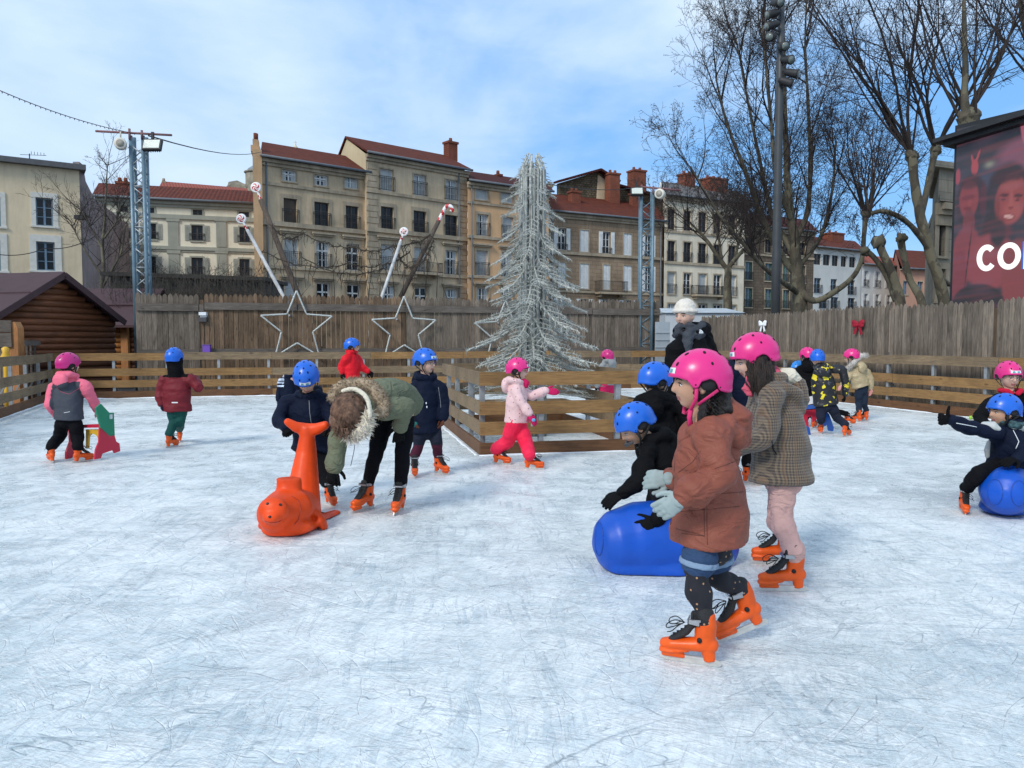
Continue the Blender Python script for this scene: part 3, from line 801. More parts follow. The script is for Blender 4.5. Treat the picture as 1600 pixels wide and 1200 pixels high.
    def band(s, z, h=.18, out=.10, u0=0, u1=None): s.trim.box((u0-.02, -out, z), ((s.L if u1 is None else u1)+.02, 0, z+h))
    def bandpx(s, px, py, h=.18, out=.1, **k): s.band(s.uz(px, py)[1], h, out, **k)
    def quoins(s, ua, ub, z0, z1, st=.42):
        z = z0; i = 0
        while z < z1: e = .12 if i % 2 else 0; s.trim.box((ua-e, -.06, z), (ub+e, 0, z+st*.86)); z += st; i += 1
    def finish(s, ridge=None, roofm=None, ridge_py=None, rpx=None, flat=False, ov=.45, roof_sides=True, hip=0, cornice=.45):
        us = sorted(set([0, s.L]+[round(a, 4) for h in s.holes for a in h[:2]])); zs = sorted(set([s.zb, s.ez]+[round(a, 4) for h in s.holes for a in h[2:]]))
        us = [u for u in us if -1e-6 <= u <= s.L+1e-6]; m = MB()
        for i in range(len(us)-1):
            for j in range(len(zs)-1):
                uc = (us[i]+us[i+1])/2; zc = (zs[j]+zs[j+1])/2
                if any(a < uc < b and c < zc < d for a, b, c, d in s.holes): continue
                m.quad((us[i], 0, zs[j]), (us[i+1], 0, zs[j]), (us[i+1], 0, zs[j+1]), (us[i], 0, zs[j+1]))
        for a, b, c, d in s.holes:
            m.quad((a, 0, c), (a, .24, c), (a, .24, d), (a, 0, d)); m.quad((b, 0, d), (b, .24, d), (b, .24, c), (b, 0, c)); m.quad((a, 0, d), (a, .24, d), (b, .24, d), (b, 0, d)); m.quad((b, 0, c), (b, .24, c), (a, .24, c), (a, 0, c))
            m.quad((a, .24, c), (a, .24, d), (b, .24, d), (b, .24, c))
        D = s.depth; e = s.ez
        yr_ = D*.5; A2_ = s.A-s.Nn*yr_; r_ = ray(s.pxl if rpx is None else rpx, 300); t_ = (A2_-CP).dot(s.Nn)/r_.dot(s.Nn); s.k = (CP+r_*t_-A2_).dot(s.X)/yr_
        rz = ridge if ridge is not None else 2.0; yr = D*.5
        if ridge_py:
            px, py = ridge_py; r = ray(px, py); A2 = s.A-s.Nn*yr; t = (A2-CP).dot(s.Nn)/r.dot(s.Nn); rz = (CP+r*t).z-e
        for u in (0, s.L):
            pts = [(u, 0, s.zb), (u, D, s.zb), (u, D, e)]+([] if flat or hip else [(u, yr, e+rz-.06)])+[(u, 0, e)]
            m.add(pts, [tuple(range(len(pts)))])
        m.quad((0, D, s.zb), (s.L, D, s.zb), (s.L, D, e), (0, D, e))
        me = m.mesh('wall', False); s.shear(me); part('wall', me, s.wall, s.root, True)
        if cornice:
            s.trim.box((-.05, -.28, e-cornice*.55), (s.L+.05, 0, e-.02)); cornice < .3 or s.trim.box((-.03, -.14, e-cornice), (s.L+.03, 0, e-cornice*.55-.004))
        part('stonework', s.trim, s.trimc, s.root, True)
        m = MB()
        if flat:
            m.box((-.3, -.4, e), (s.L+.3, D+.3, e+.28)); m = m.mesh('roof'); s.shear(m); part('roof', m, roofm or ZINCR, s.root, True)
        else:
            hp = hip
            v = [V((-.15, -ov, e)), V((s.L+.15, -ov, e)), V((s.L+.15-hp, yr, e+rz)), V((-.15+(hp if hip else 0), yr, e+rz)), V((s.L+.15, D+ov, e)), V((-.15, D+ov, e))]
            up = V((0, 0, .14)); q = v+[x+up for x in v]
            m.add(q, [(0, 1, 2, 3), (3, 2, 4, 5), (9, 8, 7, 6), (11, 10, 8, 9), (0, 6, 7, 1), (1, 7, 8, 2), (2, 8, 10, 4), (4, 10, 11, 5), (5, 11, 9, 3), (3, 9, 6, 0)])
            m = m.mesh('roof'); s.shear(m)
            s.roof = part('roof', m, roofm or TILE, s.root, True); s.rise = rz
            m = MB(); m.tube([(-.15, -ov-.06, e+.05), (s.L+.15, -ov-.06, e+.05)], .09, 8); part('gutter', m, ZINCR, s.root, True)
        return s
    def shear(s, me):
        for v in me.vertices:
            if v.co.y > .3: v.co.x += s.k*v.co.y
    def pipe(s, u, m_=None):
        m = MB(); m.tube([(u, -.14, s.zb), (u, -.14, s.ez)], .06, 6); part('drainpipe', m, m_ or ZINCR, s.root, True)
    def chimney(s, pxl, pxr, pyt, pyb, y, m_=None, parent=None, pots=2):
        """front face of the chimney at local y"""
        A2 = s.A-s.Nn*y
        def f(px, py):
            r = ray(px, py); t = (A2-CP).dot(s.Nn)/r.dot(s.Nn); p = CP+r*t; return (p-A2).dot(s.X), p.z
        u0, z1 = f(pxl, pyt); u1, z0 = f(pxr, pyb); d = min(1.6, max(.6, (u1-u0)*.8)); m = MB()
        m.box((u0, y, z0), (u1, y+d, z1-.35)); m.box((u0-.08, y-.08, z1-.35), (u1+.08, y+d+.08, z1-.18)); n = pots
        for i in range(n):
            x = u0+(u1-u0)*(i+.5)/n; m.tube([(x, y+d/2, z1-.18), (x, y+d/2, z1+.15)], [.16, .13], 8)
        part('chimney', m, m_ or BRICK, parent or s.root, True)
    def balcony(s, pxl, pxr, pyt, pyb, out=.8):
        u0, z1 = s.uz(pxl, pyt); u1, z0 = s.uz(pxr, pyb); m = MB(); m.box((u0, -out, z0-.18), (u1, -.02, z0))
        for x in (u0+.2, u1-.4): m.box((x, -out*.7, z0-.42), (x+.2, -.02, z0-.18))
        o = part('balcony_slab', m, STONE, s.root, True); m = MB()
        for z in (z0+.04, z1-.04): m.box((u0, -out+.02, z), (u1, -out+.05, z+.035)); m.box((u0, -out+.02, z), (u0+.03, 0, z+.035)); m.box((u1-.03, -out+.02, z), (u1, 0, z+.035))
        n = int((u1-u0)/.12)
        for i in range(n+1): x = u0+(u1-u0-.02)*i/n; m.box((x, -out+.025, z0), (x+.018, -out+.045, z1))
        for i in range(int(out/.12)): y = -out+.1+i*.12; m.box((u0, y, z0), (u0+.018, y+.018, z1)); m.box((u1-.018, y, z0), (u1, y+.018, z1))
        part('railing', m, IRON, o, True)
    def skylight(s, pxl, pxr, f):
        pass

W_A = wallm('tan render', (.58, .45, .30), .26); W_B = wallm('tan render warm', (.61, .475, .32), .24); W_PE = wallm('peach render', (.68, .42, .23), .14); W_CR = wallm('cream render', (.74, .69, .55), .10)
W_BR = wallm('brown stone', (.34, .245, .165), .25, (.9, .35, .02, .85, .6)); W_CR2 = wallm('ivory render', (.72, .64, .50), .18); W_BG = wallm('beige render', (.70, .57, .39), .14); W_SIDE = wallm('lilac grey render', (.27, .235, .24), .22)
W_BR2 = wallm('brown old stone', (.19, .14, .10), .35, (.7, .3, .03, .8, .6)); W_WH = wallm('white render', (.60, .60, .57), .12); W_PK = wallm('salmon render', (.50, .27, .19), .15); W_ST = wallm('grey limestone', (.36, .32, .25), .28, (1.2, .5, .02, .9, .7)); RUBB = wallm('rubble stone', (.20, .155, .10), .4, (.35, .2, .04, .6, .4), vs=1.5)

# beige house far left
b = Bld('beige rendered house with blue grey windows at the left edge', (-60, 43.4), (133, 46.8), W_BG, 247, trimc=mat('pale window surround', (.62, .60, .54), .8, .06), depth=12, name='beige_house')
b.row([(56, 83)], 308, 352, 'blue', sur=.22); b.row([(57, 86)], 377, 422, 'blue', sur=.30); b.row([(-28, 1)], 374, 422, 'blue', sur=.3); b.row([(-28, 1)], 306, 352, 'blue', sur=.22)
b.finish(flat=True, roofm=mat('grey roof edge', (.10, .10, .105), .7, .1), cornice=0)
m = MB(); L_ = b.L
# party wall running back from its right corner
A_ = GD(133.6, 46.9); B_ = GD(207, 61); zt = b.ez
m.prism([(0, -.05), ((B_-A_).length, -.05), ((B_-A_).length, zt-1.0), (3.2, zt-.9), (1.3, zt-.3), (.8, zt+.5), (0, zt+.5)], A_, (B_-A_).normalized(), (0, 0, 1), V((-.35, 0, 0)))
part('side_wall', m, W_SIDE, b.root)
z_ = W(48, 262, 48).z
m = MB(); a_ = W(46, 256, 46.5); t_ = W(46, 240, 46.5); m.tube([a_-V((0, 0, .3)), t_], .03, 5); m.tube([t_+V((-.5, 0, -.05)), t_+V((.9, 0, -.1))], .015, 4)
for i in range(5): m.tube([t_+V((.1+i*.17, -.0, -.04-.02*i)), t_+V((.1+i*.17, .0, .12-.02*i))], .012, 4)
m.tube([a_+V((-.3, 0, .05)), a_+V((.5, 0, .05))], .02, 4)
solo('tv_antenna', m, IRON, 'thin tv antenna on the roof of the beige house', 'antenna', a_)
m = MB(); f_ = W(126, 340, 46.3); m.cbox(f_, (.45, .5, .22)); m.cbox(f_+V((.2, .25, .1)), (.1, .6, .1)); solo('wall_floodlight', m, IRON, 'small dark floodlight on the corner of the beige house', 'light', f_)

# cream shuttered building
b = Bld('cream house with grey shutters and pilasters under a long red tile roof', (158, 60.6), (406, 64), W_CR, 309, trimc=wallm('grey green trim', (.33, .34, .29), .15), depth=10, name='cream_house')
C3 = [(184, 200), (228, 244), (299, 317), (374, 390)]
b.row([(186, 200), (225, 241), (301, 316), (373, 389)], 322, 331, 'dark', sur=.12)
b.row(C3, 347, 372, 'open', shut=SHG, frame=FRD, sur=.08, rail=.5); b.row(C3, 399, 427, 'open', shut=SHG, frame=FRD, sur=.1, rail=.6)
b.bandpx(200, 339, .3, .15); b.bandpx(200, 388, .25, .15); b.bandpx(200, 391, .2, .08)
for px in (271, 346): 
    u = b.uz(px, 370)[0]; z0_, z1_ = b.uz(px, 386)[1], b.uz(px, 342)[1]; b.trim.box((u-.35, -.1, z0_), (u+.35, 0, z1_)); b.trim.box((u-.45, -.14, z1_-.2), (u+.45, 0, z1_))
    z0_, z1_ = b.uz(px, 440)[1], b.uz(px, 391)[1]; b.trim.box((u-.35, -.1, z0_), (u+.35, 0, z1_)); b.trim.box((u-.45, -.14, z1_-.25), (u+.45, 0, z1_))
b.bandpx(200, 314, .35, .2); b.finish(ridge_py=(200, 291)); b.chimney(181, 200, 279, 292, 4.5)
# salmon roofed building behind
b = Bld('low building behind with a faded salmon roof and small stone chimney', (256, 84), (392, 88), W_CR2, 300, name='far_house', depth=12)
b.finish(ridge_py=(262, 286), roofm=TILE2, cornice=.2); b.chimney(254, 258, 280, 292, 5, STONE, pots=1)

# rocky hill with chapel
m = MB(); hc = W(395, 300, 330); rr = random.Random(2)
vs = []; 
m.ell((0, 0, 0), (24, 16, 30), None, 40)
vv = [V(v) for v in m.v]; m.v = [tuple(v*(1+.28*noise.noise(v*.12)+.10*noise.noise(v*.4))) for v in vv]
zt_ = W(395, 284, 330).z; M4 = Matrix.Translation((hc.x, hc.y, zt_-30))
m.v = [tuple(M4 @ V(v)) for v in m.v]
struct('hill', m, mat('hill rock and scrub', (.20, .175, .13), .95, .4, .25, .5, 1, bd=1))
c = W(402, 276, 322); m = MB()
for z0_, r in ((0, 3.0),): m.tube([c+V((0, 0, -6)), c+V((0, 0, 1.2))], 4.2, 14); m.tube([c+V((0, 0, 1.2)), c+V((0, 0, 1.7))], 4.7, 14)
m.tube([c+V((0, 0, z)) for z in (1.7, 2.8, 3.8, 4.4)], [4.0, 3.2, 1.8, .3], 14, 1)
solo('hill_chapel', m, [W_ST, mat('blue grey dome', (.2, .23, .26), .6)], 'small round stone chapel with a grey dome on the rocky hill', 'chapel', c)
c = W(461.5, 240, 200); m = MB(); t_ = W(461.5, 219, 200); m.tube([c-V((0, 0, 6)), c, c+(t_-c)*.35, c+(t_-c)*.6, t_], [1.0, .9, .8, .25, .05], 8); m.beam(c+(t_-c)*.85-V((.4, 0, 0)), c+(t_-c)*.85+V((.4, 0, 0)), .1, .1)
solo('church_spire', m, W_CR2, 'thin pale spire just showing above the red roof', 'spire', c)

# building A
b = Bld('tan four storey house with three window columns and a lower red roof', (412, 56), (575, 61.4), W_A, 247, depth=10, name='tan_house')
A1 = [(441, 463), (491, 512), (538, 559)]
b.row([(441, 463, 'cross'), (491, 512, 'cross')], 264.5, 282, sur=.08); b.row([(538, 559, 'sash')], 273, 293, sur=.1, glass=TEAL)
b.row([(443, 464, 'roll'), (491, 514, 'dark'), (540, 560, 'dark')], 309, 349, rail=.95, sur=.22, frame=FRD)
b.row([(444, 467, 'blind'), (494, 515, 'cross'), (541, 561, 'cross')], 372, 416, rail=1.0, sur=.2, hood=.45)
b.row([(445, 467, 'blind'), (495, 515, 'cross'), (542, 562, 'cross')], 439, 482, sur=.2, hood=.25)
b.bandpx(420, 289, .2, .1); b.bandpx(420, 352, .3, .22); b.bandpx(420, 419, .2, .15)
b.finish(ridge_py=(430, 228), rpx=414); b.pipe(.35)
m = MB(); m.box((-.62, -.35, -.05), (-.02, 9, b.ez+.4)); m.box((-.62, .3, b.ez+.4), (-.02, 6.5, b.ez+.8)); m.box((-.5, .5, b.ez+.8), (-.1, 1.2, b.ez+1.25)); m.tube([(-.3, .8, b.ez+1.2), (-.3, .8, b.ez+1.7)], .16, 8, 1)
m = m.mesh('g'); b.shear(m)
part('gable_strip', m, [W_PE, BRICK], b.root, True)
bA = b
# building B
b = Bld('tan four storey house with stone quoins, taller red roof and brick chimney', (575.3, 60.8), (731, 67.2), W_B, 241, depth=10, name='tan_house')
b.row([(594, 614, 'blind'), (646, 665, 'sash'), (696, 715, 'sash')], 263, 297, rail=1.0, sur=.08)
b.row([(595, 615, 'dark'), (646, 666, 'dark'), (695, 715, 'dark')], 322, 360, rail=.95, sur=.22)
b.row([(595, 617, 'blind'), (647, 667, 'blind'), (696, 714, 'cross')], 381, 422, rail=1.0, sur=.2, hood=.45)
b.row([(597, 617, 'cross'), (648, 667, 'cross'), (696, 715, 'cross')], 446, 486, sur=.2, hood=.25)
b.bandpx(580, 301, .22, .12); b.bandpx(580, 362, .3, .22); b.bandpx(580, 426, .25, .18); b.balcony(638, 683, 409, 428)
b.quoins(.1, .85, 0, b.ez-.6); b.quoins(b.L-.75, b.L-.1, 0, b.ez-.6); b.pipe(b.L-.9); b.finish(ridge_py=(585, 224), hip=0, rpx=543); b.chimney(701, 715, 216, 252, 4.0, pots=1)
m = MB(); zc_ = bA.ez; m.add([(0-.02, 0, b.ez-2), (-.02, 0, b.ez), (-.02, 5, b.ez+b.rise-.1), (-.02, 10, b.ez), (-.02, 10, b.ez-2)], [(0, 1, 2, 3, 4)]); m = m.mesh('g', False); b.shear(m); part('gable_render', m, wallm('pale yellow render', (.6, .5, .32), .1), b.root, True)
# peach
b = Bld('narrow peach coloured house left of the silver tree with pale blinds', (731.3, 66.5), (857, 71.5), W_PE, 284, depth=10, name='peach_house')
PC = [(743, 763), (783, 802), (826, 844)]
b.row([(743, 763, 'blind'), (783, 802, 'blind'), (826, 844, 'sash')], 293, 311, sur=.12)
b.row([(746, 763, 'sash'), (785, 802, 'blind'), (826, 844, 'sash')], 334, 368, rail=1.0, sur=.16)
b.row([(744, 762, 'blind'), (784, 801, 'sash'), (826, 844, 'blind')], 391, 430, rail=1.0, sur=.16, hood=.4)
b.row([(745, 763, 'sash'), (784, 801, 'cross'), (826, 844, 'sash')], 449, 486, sur=.16, hood=.25)
b.bandpx(735, 318, .18, .1); b.bandpx(735, 372, .22, .15); b.bandpx(735, 434, .22, .15); b.finish(ridge_py=(740, 271), roofm=TILED); b.pipe(.3); b.chimney(778, 784, 268, 280, 4.5, pots=1)
# brown
b = Bld('brown stone house with white shutters and an iron balcony right of the silver tree', (857.5, 74), (1033, 80.5), W_BR, 331, depth=11, name='brown_house')
for r0, r1, st, k in ((356, 390, ['open', 'closed', 'open', 'closed', 'open'], dict(rail=.5)), (410, 449, ['closed', 'closed', 'closed', 'closed', 'open'], {})):
    for c_, s_ in zip(((872, 884), (906, 920), (942, 953.5), (974, 987), (1008, 1018)), st):
        kk = dict(k); 
        if s_ == 'closed': kk = {}
        dy = (c_[0]-872)*(r0-532)/(872-800)*0
        b.row([c_], r0+ (c_[0]-872)*.085*(1 if r0 < 400 else .55), r1+(c_[0]-872)*.085*(1 if r0 < 400 else .55), s_, sur=.06, frame=FRW, **kk)
for c_ in ((872, 884), (907, 919), (942, 953.5), (974, 986), (1008, 1018)): b.row([c_], 466+(c_[0]-872)*.03, 496, 'open', sur=.06)
b.pipe(b.L-.3); b.pipe(.2); b.bandpx(860, 396, .25, .14); b.bandpx(860, 456, .2, .1); b.balcony(929, 972, 439, 458, .9)
b.finish(ridge_py=(870, 306)); b.chimney(894, 907, 294, 323, 2.8); b.chimney(859, 863, 286, 300, 5, STONE)
# gabled rubble house behind with the brick chimneys
b = Bld('dark stone gable end rising behind the brown house between brick chimneys', (874, 82), (956, 85), RUBB, 296, depth=9, name='stone_gable')
u0, z0_ = 0, b.ez; ua, za = b.uz(934, 268); ub, zb_ = b.uz(956, 284); ul, zl = b.uz(874, 286)
m = MB(); m.prism([(0, b.ez-4), (b.L+8, b.ez-4), (b.L+8, zb_-1.0), (ub, zb_), (ua, za), (ul, zl)], (0, 0, 0), (1, 0, 0), (0, 0, 1), (0, .5, 0)); part('gable_wall', m, RUBB, b.root, True)
m = MB(); m.prism([(ua-.2, za-3.4), (ub, za-3.4), (ub, zb_-.3), (ua, za-.3)], (0, -.05, 0), (1, 0, 0), (0, 0, 1), (0, .04, 0)); part('render_patch', m, W_A, b.root, True)
m = MB(); m.beam((ul-.5, -.2, zl), (ua, -.2, za+.1), .9, .2); m.beam((ua, -.2, za+.1), (ub+.6, -.2, zb_), .9, .2); m.beam((ub+.4, 0, zb_-.3), (b.L+8, 0, zb_-1.4), .9, .2); part('roof_edge', m, TILED, b.root, True)
b.chimney(953.5, 968.5, 266, 322, -1.2, pots=2); b.chimney(991, 1009.5, 261, 300, -1.0, pots=2)
b.chimney(989, 999, 298, 330, -1.5, pots=1)
# ivory
b = Bld('ivory four storey house with a long iron balcony behind the bare tree', (1036, 80), (1160, 85.5), W_CR2, 305, depth=11, name='ivory_house')
IC_ = [(1043, 1055), (1068, 1080), (1091, 1104), (1115, 1127), (1138, 1150)]
b.row(IC_, 326, 358, 'dark', sur=.1); b.row(IC_, 376, 408, 'dark', rail=.9, sur=.1); b.row([c+(('blind',) if i % 2 == 0 else ('sash',)) for i, c in enumerate(IC_)], 425, 459, rail=.9, sur=.1); b.row(IC_, 474, 500, 'sash', sur=.1)
b.bandpx(1040, 363, .2, .1); b.bandpx(1040, 412, .25, .12); b.balcony(1080, 1126, 446, 462); b.finish(ridge_py=(1045, 287), roofm=mat('grey brown slate', (.10, .09, .085), .8, .15)); b.chimney(1070, 1086, 267, 295, 4.5); b.chimney(1109, 1137, 273, 304, 3.5, pots=3)
# brown with green windows
b = Bld('old brown stone house with green windows behind the lamp mast', (1160, 88), (1268, 94), W_BR2, 352, depth=11, name='old_stone_house')
BC = [(1164, 1175), (1195, 1206), (1223, 1233), (1248, 1258)]
b.row(BC, 409, 437, 'green', rail=.8, sur=.1, glass=GLASSB); b.row(BC, 450, 480, 'green', rail=.8, sur=.1, glass=GLASSB); b.row(BC, 371, 392, 'dark', sur=.1)
b.bandpx(1165, 398, .2, .1); b.finish(ridge_py=(1165, 334), roofm=TILED)
# white modern
b = Bld('white block with a dark top floor loggia under a low red roof', (1268, 94), (1342, 99), W_WH, 386, depth=11, name='white_block')
b.row([(1271, 1283), (1286, 1297), (1300, 1310), (1314, 1323), (1327, 1337)], 396, 413, 'dark', sur=0)
b.row([(1272, 1283), (1298, 1308), (1325, 1336)], 434, 458, 'blue', rail=.9, sur=0); b.row([(1280, 1293), (1298, 1310), (1325, 1336)], 463, 482, 'blue', rail=.9, sur=0)
b.finish(ridge_py=(1275, 372), roofm=TILE, cornice=.2); b.chimney(1301, 1319, 360, 388, 3.5)
b = Bld('white house with open white shutters under a red roof', (1342.5, 99), (1401, 103), W_WH, 413, depth=11, name='white_house')
b.row([(1350, 1356), (1368, 1374), (1386, 1392)], 423, 448, 'open', rail=.8, sur=0); b.row([(1350, 1356), (1368, 1374), (1386, 1392)], 459, 481, 'open', rail=.8, sur=0)
b.finish(ridge_py=(1346, 400), roofm=TILE2, cornice=.2)
b = Bld('salmon house partly hidden by the pollarded plane tree', (1402, 97), (1452, 99), W_PK, 420, depth=11, name='salmon_house')
b.row([(1433, 1442), (1411, 1418)], 440, 461, 'blue', sur=.1, glass=GLASSB); b.finish(ridge_py=(1405, 392), roofm=TILE, cornice=.2)
# stone tower house
b = Bld('grey limestone corner building with projecting cornices beside the billboard', (1455, 35), (1540, 36.5), W_ST, 316, depth=9, name='stone_building')
b.row([(1466, 1476)], 345, 400, 'dark', sur=.2); b.row([(1466, 1476)], 420, 470, 'dark', sur=.2)
b.band(b.ez-.3, .25, .45); b.finish(flat=True, roofm=W_ST, cornice=.9)
m = MB(); zt_ = W(1465, 262, 35.5).z; m.box((.15, .4, b.ez+.28), (4, 5, zt_)); m.box((-.1, .15, zt_), (4.2, 5.2, zt_+.25)); m = m.mesh('u'); b.shear(m); part('upper_storey', m, W_ST, b.root, True)

# white marquee and panel
WHT = mat('white tarpaulin', (.48, .52, .55), .5, .06, 2, .1, 8)
m = MB(); a_ = W(1040, 478, 31); e_ = W(1162, 480, 31); d_ = V((0, 5, 0)); zt_ = a_.z
m.box((a_.x, a_.y, 0), (e_.x, a_.y+5, zt_-.25)); m.add([(a_.x-.05, a_.y-.1, zt_-.25), (e_.x+.05, a_.y-.1, zt_-.25), (e_.x+.05, a_.y+2.5, zt_+.02), (a_.x-.05, a_.y+2.5, zt_+.02), (e_.x+.05, a_.y+5.1, zt_-.25), (a_.x-.05, a_.y+5.1, zt_-.25)], [(0, 1, 2, 3), (3, 2, 4, 5), (1, 4, 2), (0, 3, 5)])
solo('marquee', m, WHT, 'white marquee behind the picket fence left of the lamp mast', 'marquee', V((a_.x, a_.y, 0)))
a_ = W(1024, 500, 25.0); e_ = W(1047, 500, 25.4); m = MB(); zt_ = W(1030, 503, 25.1).z; m.prism([(0, 0), (1.0, 0), (1.0, 1), (0, 1)], (a_.x, a_.y, .05), V((e_.x-a_.x, e_.y-a_.y, 0)), (0, 0, zt_-.05), (0, .04, 0))
for i in range(7): z = .3+i*(zt_-.4)/7; m.beam((a_.x, a_.y-.01, z), (e_.x, e_.y-.01, z), .02, .02)
solo('hoarding', m, WHT, 'white corrugated hoarding at the end of the plank fence', 'hoarding', V((a_.x, a_.y, 0)))

# shed with brush behind plank fence at left
DK = mat('dark weathered shed', (.045, .04, .035), .9, .3, 3, .4, 20)
a_ = GD(176, 31); e_ = GD(416, 33.5); zt_ = W(250, 433, 31.5).z; m = MB(); d_ = (e_-a_)
m.prism([(0, 0), (d_.length, 0), (d_.length, zt_), (0, zt_)], a_, d_.normalized(), (0, 0, 1), (0, 2.5, 0)); m.prism([(-.2, zt_), (d_.length+.1, zt_), (d_.length+.1, zt_+.14), (-.2, zt_+.14)], a_-V((0, .25, 0)), d_.normalized(), (0, 0, 1), (0, 3, 0))
solo('shed', m, DK, 'long dark flat roofed shed behind the plank fence below the cream house', 'shed', a_)
# ============================================================ brush, trusses, poles, mast
def bark():
    m, nt, b = nodes('plane tree bark'); v = coords(nt, (1, 1, .55)); n = noi(nt, v, 3.2, 7, .7, .8); vo = nt.nodes.new('ShaderNodeTexVoronoi'); vo.inputs['Scale'].default_value = 4.5; vd = nt.nodes.new('ShaderNodeVectorMath'); vd.operation = 'ADD'
    nz = nt.nodes.new('ShaderNodeTexNoise'); nz.inputs['Scale'].default_value = 5; nt.links.new(v, nz.inputs[0]); sc3 = nt.nodes.new('ShaderNodeVectorMath'); sc3.operation = 'SCALE'; sc3.inputs['Scale'].default_value = .35; nt.links.new(nz.outputs['Color'], sc3.inputs[0]); nt.links.new(v, vd.inputs[0]); nt.links.new(sc3.outputs[0], vd.inputs[1]); nt.links.new(vd.outputs[0], vo.inputs['Vector'])
    c = mixc(nt, ramp(nt, n, [(.38, 0.0), (.60, 1.0)]), (.052, .044, .034), (.115, .098, .068)); sp = nt.nodes.new('ShaderNodeSeparateColor'); nt.links.new(vo.outputs['Color'], sp.inputs[0]); c = mixc(nt, ramp(nt, sp.outputs[0], [(.62, 0.0), (.66, .75)]), c, (.17, .155, .105)); c = mixc(nt, ramp(nt, sp.outputs[1], [(.7, 0.0), (.75, .6)]), c, (.045, .042, .032))
    nt.links.new(c, b.inputs['Base Color']); b.inputs['Roughness'].default_value = .92; bump(nt, b, n, .8, .03); return m
BARK = bark(); TWIG = mat('bare twigs', (.034, .024, .021), .9, .2, 2, 0)
TWIGD = mat('dark brush', (.05, .04, .03), .95, .3, 2, 0)
rb = random.Random(31); m = MB()
for i in range(900):
    px = rb.uniform(178, 420); D = rb.uniform(25.5, 30); p = GD(px, D, 0); top = rb.uniform(2.3, 3.7); q = p+V((rb.uniform(-.5, .5), rb.uniform(-.3, .3), top))
    mid = p.lerp(q, .6)+V((rb.uniform(-.2, .2), 0, 0)); m.tube([p+V((0, 0, .8)), mid, q], [.012, .009, .004], 3)
    for k in range(4):
        s_ = mid.lerp(q, rb.random()); m.tube([s_, s_+V((rb.uniform(-.4, .4), rb.uniform(-.3, .3), rb.uniform(0, .45)))], [.006, .003], 3)
struct('brush', m, TWIGD, 'stuff')

TRM = mat('blue grey truss steel', (.13, .20, .25), .45, .15, 5, .1, 60, .3); TRX = mat('galvanised brace', (.42, .45, .46), .45, .1, 5, 0, 60, .5)
def truss(label, pxl, pxr, pyt, D, lamp_l, seed, dark=False):
    a = W(pxl, 540, D); b = W(pxr, 540, D); top = W(pxl, pyt, D).z; w = (b.x-a.x); c = V(((a.x+b.x)/2, a.y, 0)); root = thing('lattice_mast', label, 'mast', c)
    h = w/2
    L4 = [V((sx*h, sy*h*.6+h*.6, 0)) for sx, sy in ((-1, -1), (1, -1), (1, 1), (-1, 1))]
    for l in L4:
        m = MB(); m.tube([l, l+V((0, 0, top))], .048, 10); part('leg', m, TRM, root, True)
    m = MB()
    for i in range(4):
        p, q = L4[i], L4[(i+1) % 4]; z = .15; k = 0; st = w*.82
        while z+st < top-.05:
            A_, B_ = (p, q) if k % 2 == 0 else (q, p); m.tube([A_+V((0, 0, z)), B_+V((0, 0, z+st))], .014, 5); 
            if k % 4 == 0: m.tube([p+V((0, 0, z)), q+V((0, 0, z))], .014, 5)
            z += st; k += 1
    part('bracing', m, TRX if not dark else TRM, root, True)
    m = MB(); m.tube([(-1.0 if lamp_l else -h, -.05, top+.10), (h+.8 if not lamp_l else h+.75, -.05, top-.0)], .028, 6); m.tube([(-h, -.05, top-.1), (-h, -.05, top+.16)], .03, 6); m.tube([(h, -.05, top-.1), (h, -.05, top+.12)], .03, 6)
    part('crossbar', m, mat('red brown bar', (.20, .09, .09), .6), root, True)
    return root, c, top, w
def flood(label, P, w, h, rz=0, yaw=0, sun=False):
    o = thing('floodlight', label, 'floodlight', P, rz); m = MB(); R = Matrix.Rotation(radians(-22), 3, 'X')
    m.cbox((0, 0, 0), (w, .10, h), 0, R); m.cbox(R @ V((0, .07, 0)), (w*.8, .06, h*.7), 0, R)
    for i in range(6): m.cbox(R @ V((-w*.3+i*w*.12, .12, 0)), (.015, .05, h*.7), 0, R)
    m.box((-.03, 0, h*.5), (.03, .06, h*.5+.18)); part('housing', m, IRON, o, True)
    m = MB(); m.cbox(R @ V((0, -.055, 0)), (w*.86, .012, h*.78), 0, R); part('lamp_glass', m, mat('lamp glass', (.62, .66, .60), .25, .06, 20, .3, 30), o, True); return o
def speaker(label, P, rz):
    o = thing('horn_speaker', label, 'speaker', P, rz); m = MB(); P_ = [(0, .17, 0), (0, .09, 0), (0, 0, 0), (0, -.12, 0), (0, -.135, 0)]
    m.tube(P_, [.075, .13, .145, .145, .125], 18); m.tube([(-.0, 0, .17), (0, 0, .34)], .02, 6); part('body', m, mat('off white speaker', (.66, .62, .54), .5, .05), o, True)
    m = MB(); m.tube([(0, -.134, 0), (0, -.144, 0)], .095, 18); part('grille', m, mat('speaker grille', (.34, .31, .26), .8), o, True)
r_, c, top, w = truss('tall blue grey lattice mast beside the log cabins on the left', 213, 232, 212, 21.8, True, 1)
flood('black floodlight on the left lattice mast', V((c.x+w*.5+.28, c.y-.1, top-.26)), .46, .30)
speaker('white round speaker hanging from the left lattice mast', V((c.x-w*.5-.20, c.y-.1, top-.24)), radians(20))
r_, c, top, w = truss('dark blue lattice mast behind the woman in the cream beanie', 1000, 1018, 298, 25.2, False, 2, True)
flood('black floodlight on the right lattice mast', V((c.x-w*.5-.15, c.y-.1, top-.05)), .36, .24)
speaker('white round speaker on the right lattice mast', V((c.x+w*.5+.2, c.y-.1, top-.12)), radians(-30))
